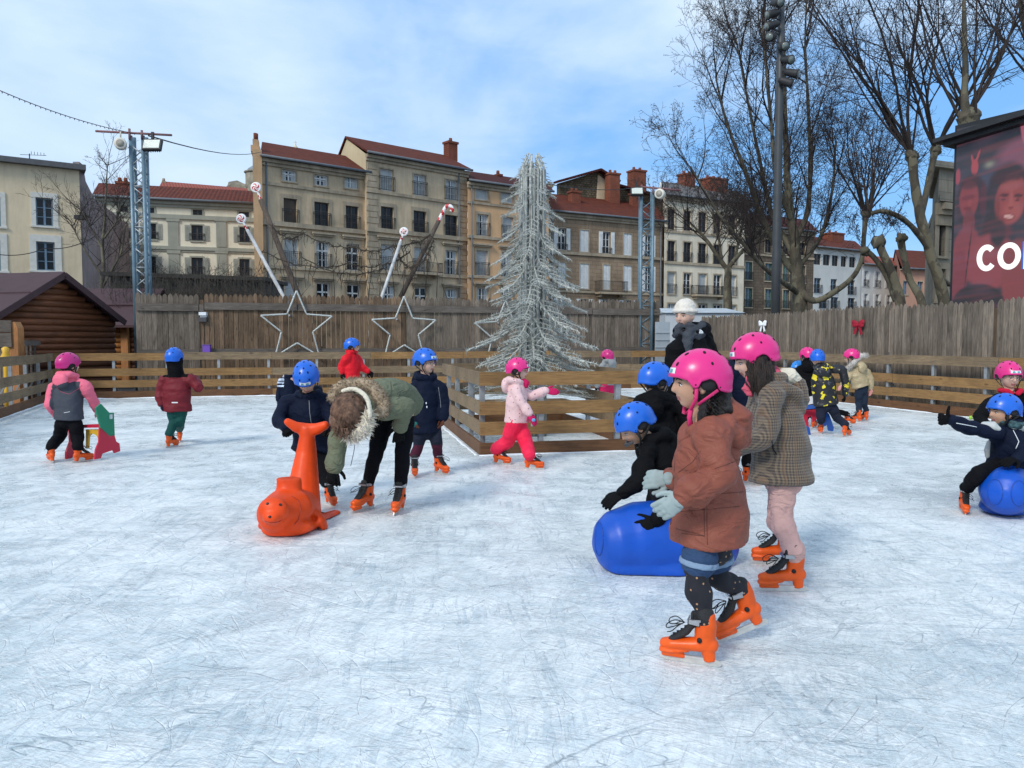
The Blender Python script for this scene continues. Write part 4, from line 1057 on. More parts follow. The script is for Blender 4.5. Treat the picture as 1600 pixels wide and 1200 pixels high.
def wire(label, pts, r=.009, m_=IRON, bulbs=0, name='cable', sag=.3):
    m = MB(); Q = []
    for i in range(len(pts)-1):
        a, b = pts[i], pts[i+1]; n = 10
        for j in range(n): t = j/n; Q.append(a.lerp(b, t)-V((0, 0, sag*4*t*(1-t))))
    Q.append(pts[-1]); m.tube(Q, r, 4)
    if bulbs:
        for i in range(bulbs):
            t = (i+.5)/bulbs*(len(Q)-1); k = int(t); p = Q[k].lerp(Q[min(k+1, len(Q)-1)], t-k); m.tube([p, p-V((0, 0, .035))], [.009, .007], 4)
    return solo(name, m, m_, label, name.replace('_', ' '), pts[0])
wire('string light cable running from the left edge to the top of the left mast', [W(-40, 124, 16), W(213, 209, 21.5)], .009, bulbs=34, name='light_string', sag=.12)
wire('cable from the left mast to the tan house corner', [W(232, 212, 21.6), W(410, 237, 55)], .02, sag=.3)
wire('thin cable from the silver tree to the right lattice mast', [W(852, 287, 14), W(1003, 291, 25)], .01, sag=.1)
wire('cable sagging across the front of the beige house', [W(-20, 394, 26), W(70, 388, 27), W(150, 368, 28)], .016, sag=.15)

CREAMP = mat('grey white pole', (.50, .50, .50), .6, .25, 6, .2, 20); DWOOD = wood('dark pole wood', (.13, .10, .08), (.07, .055, .045), .85, 2, .1)
CW = mat('candy white', (.80, .78, .76), .35, .03); CRD = mat('candy red', (.50, .02, .02), .35, .05)
def stripes(m, P, r, n=8, per=.16):
    """barber striped tube: two material slots by ring"""
    P = spl(P, 8); C = []; 
    A = []; B = []; L = 0
    base = len(m.v); k = len(P)
    for i in range(k):
        t = (P[min(i+1, k-1)]-P[max(i-1, 0)]).normalized(); a = V((0, 1, 0)).cross(t).normalized(); b = t.cross(a)
        for j in range(n): q = 2*pi*j/n; m.v.append(tuple(P[i]+(a*cos(q)+b*sin(q))*r))
    for i in range(k-1):
        L += (P[i+1]-P[i]).length
        for j in range(n):
            j2 = (j+1) % n; m.f.append((base+i*n+j, base+i*n+j2, base+(i+1)*n+j2, base+(i+1)*n+j)); m.m.append(1 if ((L/per+j/n) % 1) < .45 else 0); m.smooth.append(True)
def lolly(label, top, base, D, kind, pr, pm, R=.22, gr='candy canes and lollipops on leaning poles'):
    """px of candy centre, px of pole foot"""
    T = W(*top, D); B0 = W(*base, D); d = (T-B0); up = d.normalized(); foot = B0-up*(B0.z/up.z)
    root = thing('candy_pole', label, 'candy decoration', foot, 0, gr)
    m = MB(); e = T-up*(R*2.9 if kind == 'lolly' else R*3); m.tube([foot, foot.lerp(e, .5), e], [pr*1.2, pr, pr*.85], 8); part('pole', m, pm, root)
    m = MB(); s_ = MB()
    if kind == 'lolly':
        stripes(m, [e-up*.3, e.lerp(T, .5), T-up*R*.7], .035)
        X = V((1, 0, 0)); Z = V((0, 0, 1)); Y = V((0, -1, 0)); nseg = 48
        for f_, yy in ((1, -.05), (-1, .05)):
            for i in range(nseg):
                for j in range(6):
                    r0, r1 = R*j/6, R*(j+1)/6; a0 = 2*pi*i/nseg+j*.32; a1 = 2*pi*(i+1)/nseg+j*.32; a0b = a0+.32; a1b = a1+.32
                    def pt(r, a): return T+X*cos(a)*r+Z*sin(a)*r+V((0, yy*(1.3-.9*(r/R)**2), 0))
                    m.add([pt(r0, a0), pt(r0, a1), pt(r1, a1b), pt(r1, a0b)], [(0, 1, 2, 3)], 1 if (i % 12) < 6 else 0)
        m.tube([T+V((cos(2*pi*i/24), 0, sin(2*pi*i/24)))*R*.97 for i in range(24)], .035, 8, 0, closed=True)
        part('lollipop', m, [CW, CRD], root)
    else:
        s1 = 1 if kind == 'caneR' else -1; X = V((1, 0, 0)); side = (X-up*X.dot(up)).normalized()*s1
        P = [e-up*.3, e+up*R*1.2, T+up*R*.4]+[T+up*R*.6+side*(R*.9*(1-cos(a)))+up*(R*.9*sin(a)) for a in (radians(50), radians(100), radians(150), radians(190))]
        stripes(m, P, .055, per=.22); part('candy_cane', m, [CW, CRD], root)
    return T, e, foot
cp = []
cp.append(lolly('red and white lollipop on a leaning white pole, lowest and leftmost', (377, 342), (440, 458), 24, 'lolly', .055, CREAMP, .115))
cp.append(lolly('big striped lollipop on a dark wooden pole beside the peach gable strip', (400, 293), (466, 462), 24.5, 'lolly', .09, DWOOD, .125))
cp.append(lolly('pale pink and white lollipop on a thin white pole above the middle star', (631, 362), (598, 460), 24, 'lolly', .05, CREAMP, .095))
cp.append(lolly('red and white candy cane hook on a long dark leaning pole', (694, 328), (627, 462), 24.5, 'caneR', .075, DWOOD, .115))
m = MB(); rg = random.Random(9)
def garland(m, a, b, sag, thick=.02):
    P = [a.lerp(b, j/16)-V((0, 0, sag*4*(j/16)*(1-j/16)))+V((0, 0, rg.uniform(-.03, .03))) for j in range(17)]; m.tube(P, thick, 4)
    for p in P:
        if rg.random() < .75:
            q = p+V((rg.uniform(-.12, .12), 0, -rg.uniform(.1, .7))); m.tube([p, p.lerp(q, .5)+V((rg.uniform(-.1, .1), 0, 0)), q], [.010, .009, .004], 3)
        for k in range(3): m.tube([p, p+V((rg.uniform(-.15, .15), rg.uniform(-.05, .05), rg.uniform(-.12, .12)))], [.012, .004], 3)
Q = lambda x, y: W(x, y, 24.2)
for a, b, s_ in (((425, 352), (475, 362), .25), ((470, 362), (560, 385), .15), ((410, 392), (545, 412), .25), ((545, 385), (620, 383), .12), ((545, 412), (640, 395), .2), ((618, 382), (672, 366), .12), ((622, 395), (648, 415), .2), ((655, 415), (678, 372), .1), ((470, 400), (600, 420), .3)):
    garland(m, Q(*a), Q(*b), s_)
for px in range(425, 700, 17):
    y = 470-rg.uniform(25, 85); m.tube([Q(px+rg.uniform(-6, 6), 470), Q(px+rg.uniform(-9, 9), y+22), Q(px+rg.uniform(-12, 12), y)], [.012, .009, .004], 3)
solo('dry_garland', m, TWIGD, 'dark dry vine garlands strung between the leaning candy poles', 'garland', Q(500, 400))

# lamp mast with spotlights
MST = mat('dark grey mast', (.045, .05, .055), .5, .1, 3, .05, 30)
D = 27; base = GD(1210, D); top = W(1222, -60, D); m = MB(); rt = thing('lamp_mast', 'thick dark grey lamp mast with many spotlights rising in front of the big bare tree', 'lamp mast', base)
m.tube([(0, 0, 0), (0, 0, 4), (0, 0, 9), (0, 0, top.z+1)], [.14, .135, .115, .09], 16); part('pole', m, MST, rt, True)
for px, py, yaw in ((1213, 4, 20), (1208, 21, -80), (1207, 39, -80), (1206, 57, -40), (1222, 72, 10), (1229, 93, 25), (1237, 114, 60), (1228, 128, 80)):
    p = W(px, py, D-.3); q = V((base.x, base.y, p.z)); R = Matrix.Rotation(radians(yaw), 3, 'Z') @ Matrix.Rotation(radians(20), 3, 'X'); m = MB()
    d = R @ V((0, -1, 0)); m.tube([p-d*.24, p-d*.14, p+d*.12, p+d*.2], [.06, .11, .13, .15], 12); m.beam(p+V((0, 0, .1)), q+V((0, 0, .16)), .05, .05); m.beam(p-V((0, 0, .12)), q-V((0, 0, .1)), .03, .03)
    o = part('spotlight', m, IRON, rt); m = MB(); m.tube([p+d*.2, p+d*.215], .115, 12); part('lens', m, mat('lens glass', (.16, .19, .18), .15), o)

# billboard
sA = W(1487, 470, 22); sB = W(1600, 470, 20.35); d = (sB-sA); d.z = 0; d.normalize(); Ls = 6.0; zb_ = W(1487, 473, 22).z-.3; zt_ = W(1488, 228, 22).z; nrm = V((d.y, -d.x, 0))
root = thing('video_screen', 'large outdoor video screen showing red lit cheering people and big white letters', 'screen', V((sA.x, sA.y, 0)), atan2(d.y, d.x))
def seg(m, a, b, r): pass
hS = zt_-zb_
def su(px, py):
    A_ = V((sA.x, sA.y, 0)); r = ray(px, py); t = (A_-CP).dot(nrm)/r.dot(nrm); p = CP+r*t; return (p-A_).dot(d), p.z
nu, nv = 150, 130; Wd = 3.0
def gauss(x, y, cx, cy, sx, sy): return math.exp(-(((x-cx)/sx)**2+((y-cy)/sy)**2))
rs = random.Random(4)
def scol(px, py):
    """the picture on the screen, in photo pixel units"""
    c = V((.028, .030, .045))
    def over(col_, a):
        nonlocal c
        a = max(0, min(1, a)); c = c*(1-a)+V(col_)*a
    def disc(cx, cy, rx, ry, soft_=.18, rot=0):
        dx, dy = px-cx, py-cy; x = dx*cos(rot)+dy*sin(rot); y = -dx*sin(rot)+dy*cos(rot); r = sqrt((x/rx)**2+(y/ry)**2); return max(0, min(1, (1-r)/soft_+.5))
    over((.32, .10, .17), .7*disc(1610, 262, 55, 26, .4)); over((.5, .13, .2), disc(1592, 216, 3.5, 30, .3, -.12))
    over((.06, .075, .14), .7*gauss(px, py, 1530, 290, 50, 18)); over((.35, .35, .28), .8*gauss(px, py, 1543, 268, 8, 5))
    over((.45, .07, .09), disc(1519, 268, 6, 12)); over((.45, .07, .09), disc(1515, 257, 1.8, 9, .3, -.25)); over((.45, .07, .09), disc(1523, 254, 1.8, 12, .3, .35)); over((.40, .06, .09), disc(1491, 278, 4, 12, .3))
    # left person
    over((.025, .018, .028), disc(1515, 320, 26, 42)); over((.27, .040, .050), disc(1511, 315, 16, 29)); over((.06, .012, .02), .8*disc(1511, 291, 17, 9, .5)); over((.17, .03, .04), disc(1512, 352, 10, 22)); over((.24, .045, .06), disc(1510, 398, 24, 42)); over((.33, .06, .07), .6*disc(1513, 321, 3, 9, .6));  
    over((.14, .01, .02), .7*disc(1509, 312, 12, 4, .5)); over((.16, .01, .02), .8*disc(1509, 329, 7, 2.5, .5)); over((.12, .012, .03), .6*disc(1535, 318, 6, 25, .5))
    # right person
    over((.02, .014, .022), disc(1574, 318, 34, 48)); over((.025, .015, .02), disc(1553, 370, 18, 40)); over((.32, .055, .055), disc(1578, 325, 24, 37, .15, .12)); over((.045, .01, .018), .9*disc(1572, 291, 26, 10, .4)); over((.42, .095, .085), .8*disc(1582, 342, 14, 15, .6)); over((.40, .09, .08), .7*disc(1578, 305, 14, 8, .6)); over((.45, .11, .10), .6*disc(1579, 325, 3, 12, .7)); over((.12, .02, .025), .5*disc(1558, 335, 4, 22, .7))
    over((.06, .008, .012), disc(1568, 317, 7, 2.4, .5, .1)); over((.06, .008, .012), disc(1590, 321, 7, 2.4, .5, .1)); over((.08, .01, .015), disc(1567, 324, 4, 1.5, .5)); over((.08, .01, .015), disc(1589, 327, 4, 1.5, .5))
    over((.20, .015, .02), .8*disc(1579, 337, 4, 2.2, .5)); over((.75, .45, .42), disc(1576, 350, 8, 3, .35, .15)); over((.2, .01, .015), .7*(disc(1576, 350, 10, 5, .3, .15)-disc(1576, 349, 8, 3.2, .3, .15)))
    over((.30, .055, .07), disc(1548, 414, 42, 42, .2)); over((.26, .05, .055), disc(1592, 440, 24, 55, .2)); over((.22, .035, .05), disc(1498, 435, 14, 45, .3)); over((.12, .02, .03), .7*disc(1570, 372, 13, 10, .5)); over((.36, .08, .09), .5*disc(1540, 400, 20, 12, .7)); over((.02, .016, .022), disc(1560, 372, 12, 22, .5))
    over((.018, .014, .018), disc(1530, 474, 42, 28, .12)); over((.03, .01, .015), disc(1513, 405, 1.2, 45, .8, .1))
    over((.26, .12, .2), .18*max(0, noise.noise(V((px*.02+py*.004, py*.09, 1))))*2); over((.4, .06, .07), .22*max(0, noise.noise(V((px*.012, py*.16+px*.02, 5))))*2)
    return c
z0s = zb_; z1s = zt_+.42; vsc = []; fsc = []; cols = []
# grid in local plane coordinates, colour looked up by where the picture element sits in the ad
def inv(u, z):
    # screen coordinates to picture units, fixed scale of the ad artwork
    return 1487+(u/Wd)*(1652-1487), 470-(z-su(1487, 470)[1])/(su(1487, 228)[1]-su(1487, 470)[1])*242
uw, _ = su(1600, 350)
def inv(u, z):
    k = (1600-1487)/uw; px = 1487+u*k; yb0 = su(1487, 470)[1]; yt0 = su(1487, 228)[1]; return px, 470-(z-yb0)/(yt0-yb0)*242
for j in range(nv+1):
    for i in range(nu+1):
        u = Wd*i/nu; z = z0s+(z1s-z0s)*j/nv; vsc.append((u, 0, z)); cols.append(scol(*inv(u, z)))
for j in range(nv):
    for i in range(nu): a = j*(nu+1)+i; fsc.append((a, a+1, a+nu+2, a+nu+1))
me = bpy.data.meshes.new('screen_picture'); me.from_pydata(vsc, [], fsc); ca = me.color_attributes.new('picture', 'FLOAT_COLOR', 'POINT')
for i, c in enumerate(cols): ca.data[i].color = (*c, 1)
mm, nt, b = nodes('video screen picture'); at = nt.nodes.new('ShaderNodeAttribute'); at.attribute_name = 'picture'; nt.links.new(at.outputs['Color'], b.inputs['Emission Color']); b.inputs['Emission Strength'].default_value = .55
b.inputs['Base Color'].default_value = (.02, .02, .022, 1); b.inputs['Roughness'].default_value = .5
part('screen', me, mm, root, True)
m = MB(); m.box((-.06, .01, z0s), (Ls, .4, z1s+.1)); m.box((Wd, -.03, z0s), (Ls, .01, z1s)); part('casing', m, mat('black casing', (.012, .012, .014), .5), root, True)
LW, ntl, bl = nodes('lit white letters'); bl.inputs['Emission Color'].default_value = (1, .98, .98, 1); bl.inputs['Emission Strength'].default_value = .95; bl.inputs['Base Color'].default_value = (.02, .02, .02, 1)
LB, ntl, bl = nodes('lit blue letters'); bl.inputs['Emission Color'].default_value = (.02, .12, .55, 1); bl.inputs['Emission Strength'].default_value = .9; bl.inputs['Base Color'].default_value = (.02, .02, .02, 1)
def ringl(m, cx, cy, rx, ry, th, a0, a1, tilt, y, mi=0, n=40):
    vs = []; fs = []
    for i in range(n+1):
        a = radians(a0+(a1-a0)*i/n)
        for r in (1, 0):
            X_, Z_ = cos(a)*(rx-(0 if r else th)), sin(a)*(ry-(0 if r else th)); vs.append((cx+X_*cos(tilt)-Z_*sin(tilt), y, cy+X_*sin(tilt)+Z_*cos(tilt)))
    for i in range(n): fs.append((2*i, 2*i+1, 2*i+3, 2*i+2))
    m.add(vs, fs, mi)
m = MB(); uc, zc1 = su(1542, 403); ux, zt1 = su(1558, 381); ry = abs(zt1-zc1)*1.02; rx = abs(ux-uc)*1.03; uo, zo = su(1577, 400)
ringl(m, uc, zc1, rx*1.02, ry*1.0, rx*.56, 42, 318, .05, -.010); ringl(m, uo, zo, rx*1.13, ry*1.0, rx*.54, 0, 360, .05, -.010)
us_, z2 = su(1597.5, 399); m.box((us_+.035, -.012, z2-ry), (us_+.25, -.008, z2+ry)); m.box((us_+.0, -.011, z2-ry), (us_+.035, -.008, z2+ry), 1)
part('letters', m, [LW, LB], root, True)
m = MB(); r0 = su(1465, 222); P = [(-.55, z1s+.05), (Ls, z1s+.55), (Ls, z1s+.85), (-.55, z1s+.28)]
zt2 = zt_+.05; m.prism([(-.36, zt2+.04), (Ls, zt2+.55), (Ls, zt2+.72), (-.36, zt2+.14)], (0, -.45, 0), (1, 0, 0), (0, 0, 1), (0, 6, 0)); m.prism([(-.2, zt2-.06), (Ls, zt2+.45), (Ls, zt2+.56), (-.2, zt2+.05)], (0, -.25, 0), (1, 0, 0), (0, 0, 1), (0, 5, 0)); part('roof', m, mat('black roof metal', (.016, .016, .018), .5, .2), root, True)

# ============================================================ trees
LEAFB = mat('dry hanging leaf', (.10, .05, .03), .9)
def grow(m, p, d, r, L, lvl, rn, P):
    n = P['seg'][lvl]; st = L/n; pts = [p]; rs_ = [r]; q = p.copy(); dd = d.normalized(); spawn = []
    for i in range(n):
        w = P['wob'][lvl]; dd = (dd+V((rn.gauss(0, w), rn.gauss(0, w), rn.gauss(0, w)+P['up'][lvl]))).normalized(); q = q+dd*st; rr = r*(1-(i+1)/n*.78); pts.append(q.copy()); rs_.append(max(rr, P['min'])); spawn.append((q.copy(), dd.copy(), rr))
    m.tube(pts, rs_, (6, 4, 3, 3)[min(3, lvl)], cap=False)
    if lvl+1 < len(P['seg']):
        k = P['kids'][lvl]
        for i in range(k):
            t = rn.uniform(.18, 1.0); j = min(n-1, int(t*n)); q, dq, rr = spawn[j]; ax = dq.orthogonal(); ax.rotate(Matrix.Rotation(rn.uniform(0, 2*pi), 3, dq)); an = radians(rn.uniform(*P['ang'][lvl])); nd = dq*cos(an)+ax*sin(an)
            grow(m, q, nd, max(P['min'], rr*P['rk']), L*P['lk'][lvl]*rn.uniform(.6, 1.15)*(1.15-.5*t), lvl+1, rn, P)
    elif P.get('leaf') and rn.random() < P['leaf']:
        a = rn.uniform(.02, .045); x = V((a, 0, 0)); z = V((0, a*.4, -a*1.3)); m.add([q, q+x*.6+z*.5, q+z, q-x*.6+z*.5], [(0, 1, 2, 3)])
def limbs(spec, D, rscale=1.0):
    out = []
    for L_ in spec:
        P = [W(px, py, D, dd) for px, py, dd, *_ in L_]; R = [x[3]*rscale for x in L_]; P2 = spl(P, 5); R2 = []
        for i in range(len(R)-1):
            for j in range(5): R2.append(R[i]+(R[i+1]-R[i])*j/5)
        R2.append(R[-1]); out.append((P2, R2))
    return out
def mktree(name, label, cat, base, L, seed, shoots, P, knobs=(), group='bare pollarded plane trees'):
    rn = random.Random(seed); root = thing(name, label, cat, base, 0, group); m = MB()
    for P2, R2 in L:
        P3 = [p+V((noise.noise(p*1.3), noise.noise(p*1.3+V((9, 0, 0))), 0))*R2[i]*.35 for i, p in enumerate(P2)]
        m.tube(P3, [r*(1+.16*noise.noise(p*2.2)) for p, r in zip(P3, R2)], 12)
    for kp, kr in knobs:
        b0 = len(m.v); kr *= .70; m.ell(kp, (kr, kr*.9, kr*.95), None, 16)
        for i in range(b0, len(m.v)): v = V(m.v[i]); m.v[i] = tuple(kp+(v-kp)*(1+.55*noise.noise(v*3.2/kr*.5)))
    part('trunk', m, BARK, root); m = MB()
    for p, d, r, l in shoots(rn, L): grow(m, p, d, r, l, 0, rn, P)
    part('crown', m, TWIG, root, recalc=False)
PP = dict(seg=[8, 5, 4, 3], wob=[.07, .11, .16, .2], up=[.05, .06, .04, .02], kids=[9, 6, 3], ang=[(18, 48), (22, 58), (25, 65)], rk=.6, lk=[.55, .5, .5], min=.0058, leaf=.12)
def along(L, idx, n, l0, l1, r, out=.5, tmin=.25, upz=1.0, dirx=None, dy=.6):
    res = []
    def f(rn):
        for i in idx:
            P2, R2 = L[i]
            for k in range(n):
                t = rn.uniform(tmin, 1); j = min(len(P2)-1, int(t*len(P2))); p = P2[j]; tg = (P2[min(j+1, len(P2)-1)]-P2[j-1]).normalized(); v = tg*.6+V((rn.gauss(0, out), rn.gauss(0, dy), upz*rn.uniform(.3, 1.1)))
                if dirx: v.x += dirx
                res.append((p, v, r*rn.uniform(.6, 1.1), rn.uniform(l0, l1)))
        return res
    return f
# T1 the big one behind the mast
D = 38
S1 = [[(1250, 540, 0, .50), (1251, 480, 0, .45), (1246, 430, 0, .38), (1242, 380, 0, .30), (1233, 320, 0, .24), (1229, 250, 0, .19), (1226, 150, 0, .12), (1224, 40, 0, .07)],
      [(1244, 430, 0, .22), (1225, 405, 0, .19), (1195, 350, -.6, .16), (1165, 270, -1.2, .12), (1135, 190, -1.5, .08), (1118, 120, -1.7, .04)],
      [(1242, 400, 0, .18), (1205, 330, .8, .14), (1185, 240, 1.2, .10), (1165, 140, 1.6, .07), (1150, 60, 2, .04)],
      [(1243, 375, 0, .18), (1262, 330, .5, .15), (1266, 250, .8, .12), (1262, 150, 1, .09), (1258, 60, 1, .06), (1262, -20, 1, .04)],
      [(1248, 450, 0, .24), (1272, 470, -.6, .19), (1305, 455, -1.0, .16), (1335, 430, -1.3, .14), (1347, 400, -1.5, .13), (1350, 370, -1.5, .12), (1353, 335, -1.5, .17)],
      [(1246, 420, 0, .15), (1282, 370, 1.0, .12), (1300, 300, 1.6, .09), (1306, 220, 2, .06)],
      [(1250, 460, 0, .2), (1222, 440, -1, .15), (1190, 415, -1.8, .12), (1160, 380, -2.4, .09), (1120, 330, -3, .06), (1085, 270, -3, .04)],
      [(1238, 350, 0, .14), (1212, 280, -.8, .11), (1205, 190, -1, .09), (1196, 100, -1.2, .06), (1190, 10, -1.2, .04)]]
L1 = limbs(S1, D, .74); kn = [(L1[4][0][-1], .27)]
def sh1(rn, L):
    r = along(L, [0, 3, 7], 16, 2.2, 4.6, .042, .6, .25)(rn)+along(L, [1, 2, 6], 15, 2.0, 4.0, .038, .55, .35, dirx=-.15)(rn)+along(L, [5], 10, 2, 4, .035, .45, .2, dirx=.3)(rn)
    kp = L[4][0][-1]
    for i in range(13): a = 2*pi*i/13; r.append((kp, V((cos(a)*.75, sin(a)*.5, rn.uniform(.5, 1.3))), .04, rn.uniform(3, 5)))
    return r
mktree('plane_tree', 'big bare plane tree with a wide dense crown behind the dark lamp mast', 'tree', GD(1250, D), L1, 21, sh1, PP, kn)
# T2 lower tree in front of ivory house
D = 46
S2 = [[(1138, 540, 0, .30), (1137, 480, 0, .27), (1137, 418, 0, .22)], [(1137, 422, 0, .17), (1118, 395, 0, .13), (1098, 368, 0, .09), (1075, 345, 0, .05)], [(1137, 420, 0, .16), (1160, 392, 0, .12), (1182, 378, 0, .09), (1205, 350, 0, .05)], [(1128, 408, 0, .1), (1122, 370, .5, .08), (1112, 330, .8, .05)], [(1148, 405, 0, .1), (1158, 360, .7, .07), (1168, 320, .9, .04)]]
L2 = limbs(S2, D, .85)
P2_ = dict(PP); P2_['up'] = [.02, .02, .0, 0]; P2_['min'] = .007
def sh2(rn, L): return along(L, [1, 2, 3, 4], 11, 1.6, 3.6, .035, .8, .2, .5)(rn)
mktree('plane_tree', 'smaller bare tree with low spreading twigs in front of the ivory house', 'tree', GD(1138, D), L2, 22, sh2, P2_)
# T3 pollard right of centre
D = 30
S3 = [[(1492, 560, 0, .33), (1478, 480, 0, .29), (1458, 410, 0, .26), (1440, 345, 0, .24), (1430, 290, 0, .22), (1425, 243, 0, .24)],
      [(1438, 345, 0, .17), (1447, 300, .3, .16), (1456, 262, .4, .15), (1462, 234, .4, .19)],
      [(1452, 392, 0, .16), (1436, 368, -.2, .14), (1420, 350, -.4, .13), (1400, 336, -.7, .12), (1378, 330, -.9, .11), (1360, 334, -1, .10)],
      [(1420, 560, -.6, .30), (1408, 478, -.8, .25), (1398, 440, -.8, .21), (1384, 405, -.9, .18), (1374, 378, -.9, .24)],
      [(1452, 560, 0, .22), (1446, 500, 0, .21), (1438, 466, .1, .2), (1424, 440, .3, .18), (1413, 405, .4, .15), (1408, 372, .4, .22)],
      [(1402, 470, -.7, .18), (1385, 430, -.6, .15), (1366, 402, -.6, .13), (1352, 392, -.6, .17)],
      [(1465, 430, 0, .15), (1482, 444, .3, .12), (1500, 442, .5, .1)]]
L3 = limbs(S3, D, .70); kn = [(L3[0][0][-1], .30), (L3[1][0][-1], .27), (L3[3][0][-1], .32), (L3[4][0][-1], .27), (L3[5][0][-1], .22)]
P3_ = dict(PP); P3_['seg'] = [12, 6, 4, 3]; P3_['kids'] = [9, 5, 3]; P3_['lk'] = [.40, .48, .5]; P3_['up'] = [.03, .06, .04, .02]; P3_['leaf'] = .05; P3_['wob'] = [.075, .13, .18, .2]
def sh3(rn, L):
    r = []
    for kp, n, l0, l1, sx in ((L[0][0][-1], 11, 5.5, 9, -.30), (L[1][0][-1], 8, 4.5, 8.5, .0)):
        for i in range(n): r.append((kp, V((sx+rn.uniform(-.75, .45), rn.uniform(-.5, .5), rn.uniform(.8, 1.25))), rn.uniform(.035, .065), rn.uniform(l0, l1)))
    for kp in (L[2][0][-1],):
        for i in range(6): r.append((kp, V((rn.uniform(-.7, .5), rn.uniform(-.4, .4), 1)), .035, rn.uniform(2, 4)))
    for kp in (L[3][0][-1], L[4][0][-1], L[5][0][-1]):
        for i in range(3): r.append((kp, V((rn.uniform(-.8, .8), rn.uniform(-.4, .4), .8)), .012, rn.uniform(.8, 1.6)))
    return r
mktree('plane_tree', 'pollarded bare plane tree with knobbly limbs left of the stone building', 'tree', GD(1480, D), L3, 23, sh3, P3_, kn)
# T4 behind screen
D = 27
S4 = [[(1512, 560, 0, .36), (1513, 400, 0, .34), (1514, 260, 0, .32), (1513, 205, 0, .34), (1512, 182, 0, .42)], [(1512, 195, 0, .2), (1507, 150, 0, .13), (1508, 90, 0, .10), (1506, 0, 0, .07)]]
L4 = limbs(S4, D, .85); kn = [(L4[0][0][-1], .40)]
def sh4(rn, L):
    r = []; kp = L[0][0][-1]
    for i in range(11): r.append((kp+V((rn.uniform(-.25, .25), rn.uniform(-.2, .2), 0)), V((rn.uniform(-.85, .75), rn.uniform(-.4, .4), 1.25)), rn.uniform(.03, .06), rn.uniform(4, 7)))
    return r
mktree('plane_tree', 'tall pollarded plane tree rising behind the video screen roof', 'tree', GD(1512, D), L4, 24, sh4, P3_, kn)
D = 30
L5 = limbs([[(1650, 560, 0, .36), (1648, 300, 0, .32), (1640, 150, 0, .3)], [(1640, 155, 0, .15), (1605, 60, 0, .10), (1590, -30, 0, .06)]], D)
def sh5(rn, L):
    r = []; kp = L[0][0][-1]
    for i in range(9): r.append((kp, V((rn.uniform(-1.1, .4), rn.uniform(-.4, .4), 1.0)), rn.uniform(.03, .05), rn.uniform(5, 8)))
    return r
mktree('plane_tree', 'bare plane tree at the right edge leaning shoots over the screen roof', 'tree', GD(1650, D), L5, 25, sh5, P3_)
# T6 small tree left
D = 34
S6 = [[(160, 560, 0, .14), (158, 455, 0, .12), (162, 420, 0, .10), (160, 385, 0, .08), (164, 345, 0, .06), (166, 290, 0, .035), (168, 258, 0, .02)], [(158, 452, 0, .07), (176, 420, 0, .06), (190, 392, 0, .045), (196, 350, 0, .03)], [(160, 430, 0, .06), (142, 405, 0, .05), (122, 372, 0, .03), (110, 345, 0, .02)], [(161, 392, 0, .05), (145, 360, 0, .035), (128, 330, 0, .02)], [(163, 372, 0, .05), (182, 345, 0, .035), (190, 315, 0, .02)]]
L6 = limbs(S6, D, .8)
P6_ = dict(PP); P6_['seg'] = [6, 5, 3]; P6_['kids'] = [6, 4]; P6_['lk'] = [.5, .5]; P6_['min'] = .0045; P6_['leaf'] = 0
def sh6(rn, L): return along(L, [0], 14, .7, 1.6, .016, .8, .35, .35)(rn)+along(L, [1, 2, 3, 4], 13, .8, 1.9, .018, .6, .2, .4)(rn)
mktree('bare_tree', 'small bare dark tree between the beige house and the left lattice mast', 'tree', GD(160, D), L6, 26, sh6, P6_, group=None)
from mathutils.bvhtree import BVHTree
# ============================================================ people: shared pieces
def dark(name, c, **k): return fabric(name, c, **k)
SKIN = mat('skin', (.56, .32, .22), .5, .06, 9, .1, 120, bd=.002); SKIN2 = mat('tan skin', (.50, .28, .18), .5, .06, 9, .1, 120, bd=.002); SKINP = mat('pale skin', (.62, .38, .29), .5, .06, 9, .1, 120, bd=.002)
for m_ in (SKIN, SKIN2, SKINP):
    b_ = m_.node_tree.nodes['Principled BSDF']; b_.inputs['Subsurface Weight'].default_value = .12; b_.inputs['Subsurface Radius'].default_value = (.01, .004, .002)
LIP = mat('lips', (.36, .12, .10), .45, .05, 9, 0); EYEW = mat('eye white', (.6, .58, .56), .2, .02, 5, 0); EYED = mat('dark eye', (.02, .012, .008), .12, .1, 5, 0)
HBRN = mat('dark brown hair', (.030, .016, .010), .55, .5, 8, .9, 60, bd=.01, stretch=(7, 7, .7)); HBLK = mat('black hair', (.010, .008, .008), .5, .4, 8, .9, 60, bd=.01, stretch=(5, 5, .8))
HELP = mat('pink helmet shell', (.70, .018, .20), .33, .05, 3, .05, 50, coat=.15); HELM = mat('magenta helmet shell', (.50, .012, .17), .35, .05, 3, .05, 50, coat=.15); HELB = mat('blue helmet shell', (.006, .115, .58), .35, .05, 3, .05, 50, coat=.15)
BLK = mat('black foam', (.009, .009, .010), .8, .1, 10, .2, 80); VENT = mat('helmet vent', (.006, .006, .01), .9, 0, 5, 0)
ORG = mat('orange skate plastic', (.76, .095, .006), .40, .12, 9, .15, 40, coat=.05, spec=.35); STEEL = mat('steel blade', (.60, .60, .57), .35, .1, 20, .1, 60, .55); SLV = mat('silver buckle', (.40, .40, .42), .3, .1, 9, 0, metal=.7)
LBLK = mat('black skate liner', (.014, .014, .015), .75, .3, 20, .5, 120); LACE = mat('black lace', (.010, .010, .012), .8, .1, 9, 0); TAGW = mat('white sticker', (.72, .76, .78), .5, .02, 5, 0); INK = mat('teal print', (.10, .30, .34), .6, .05)

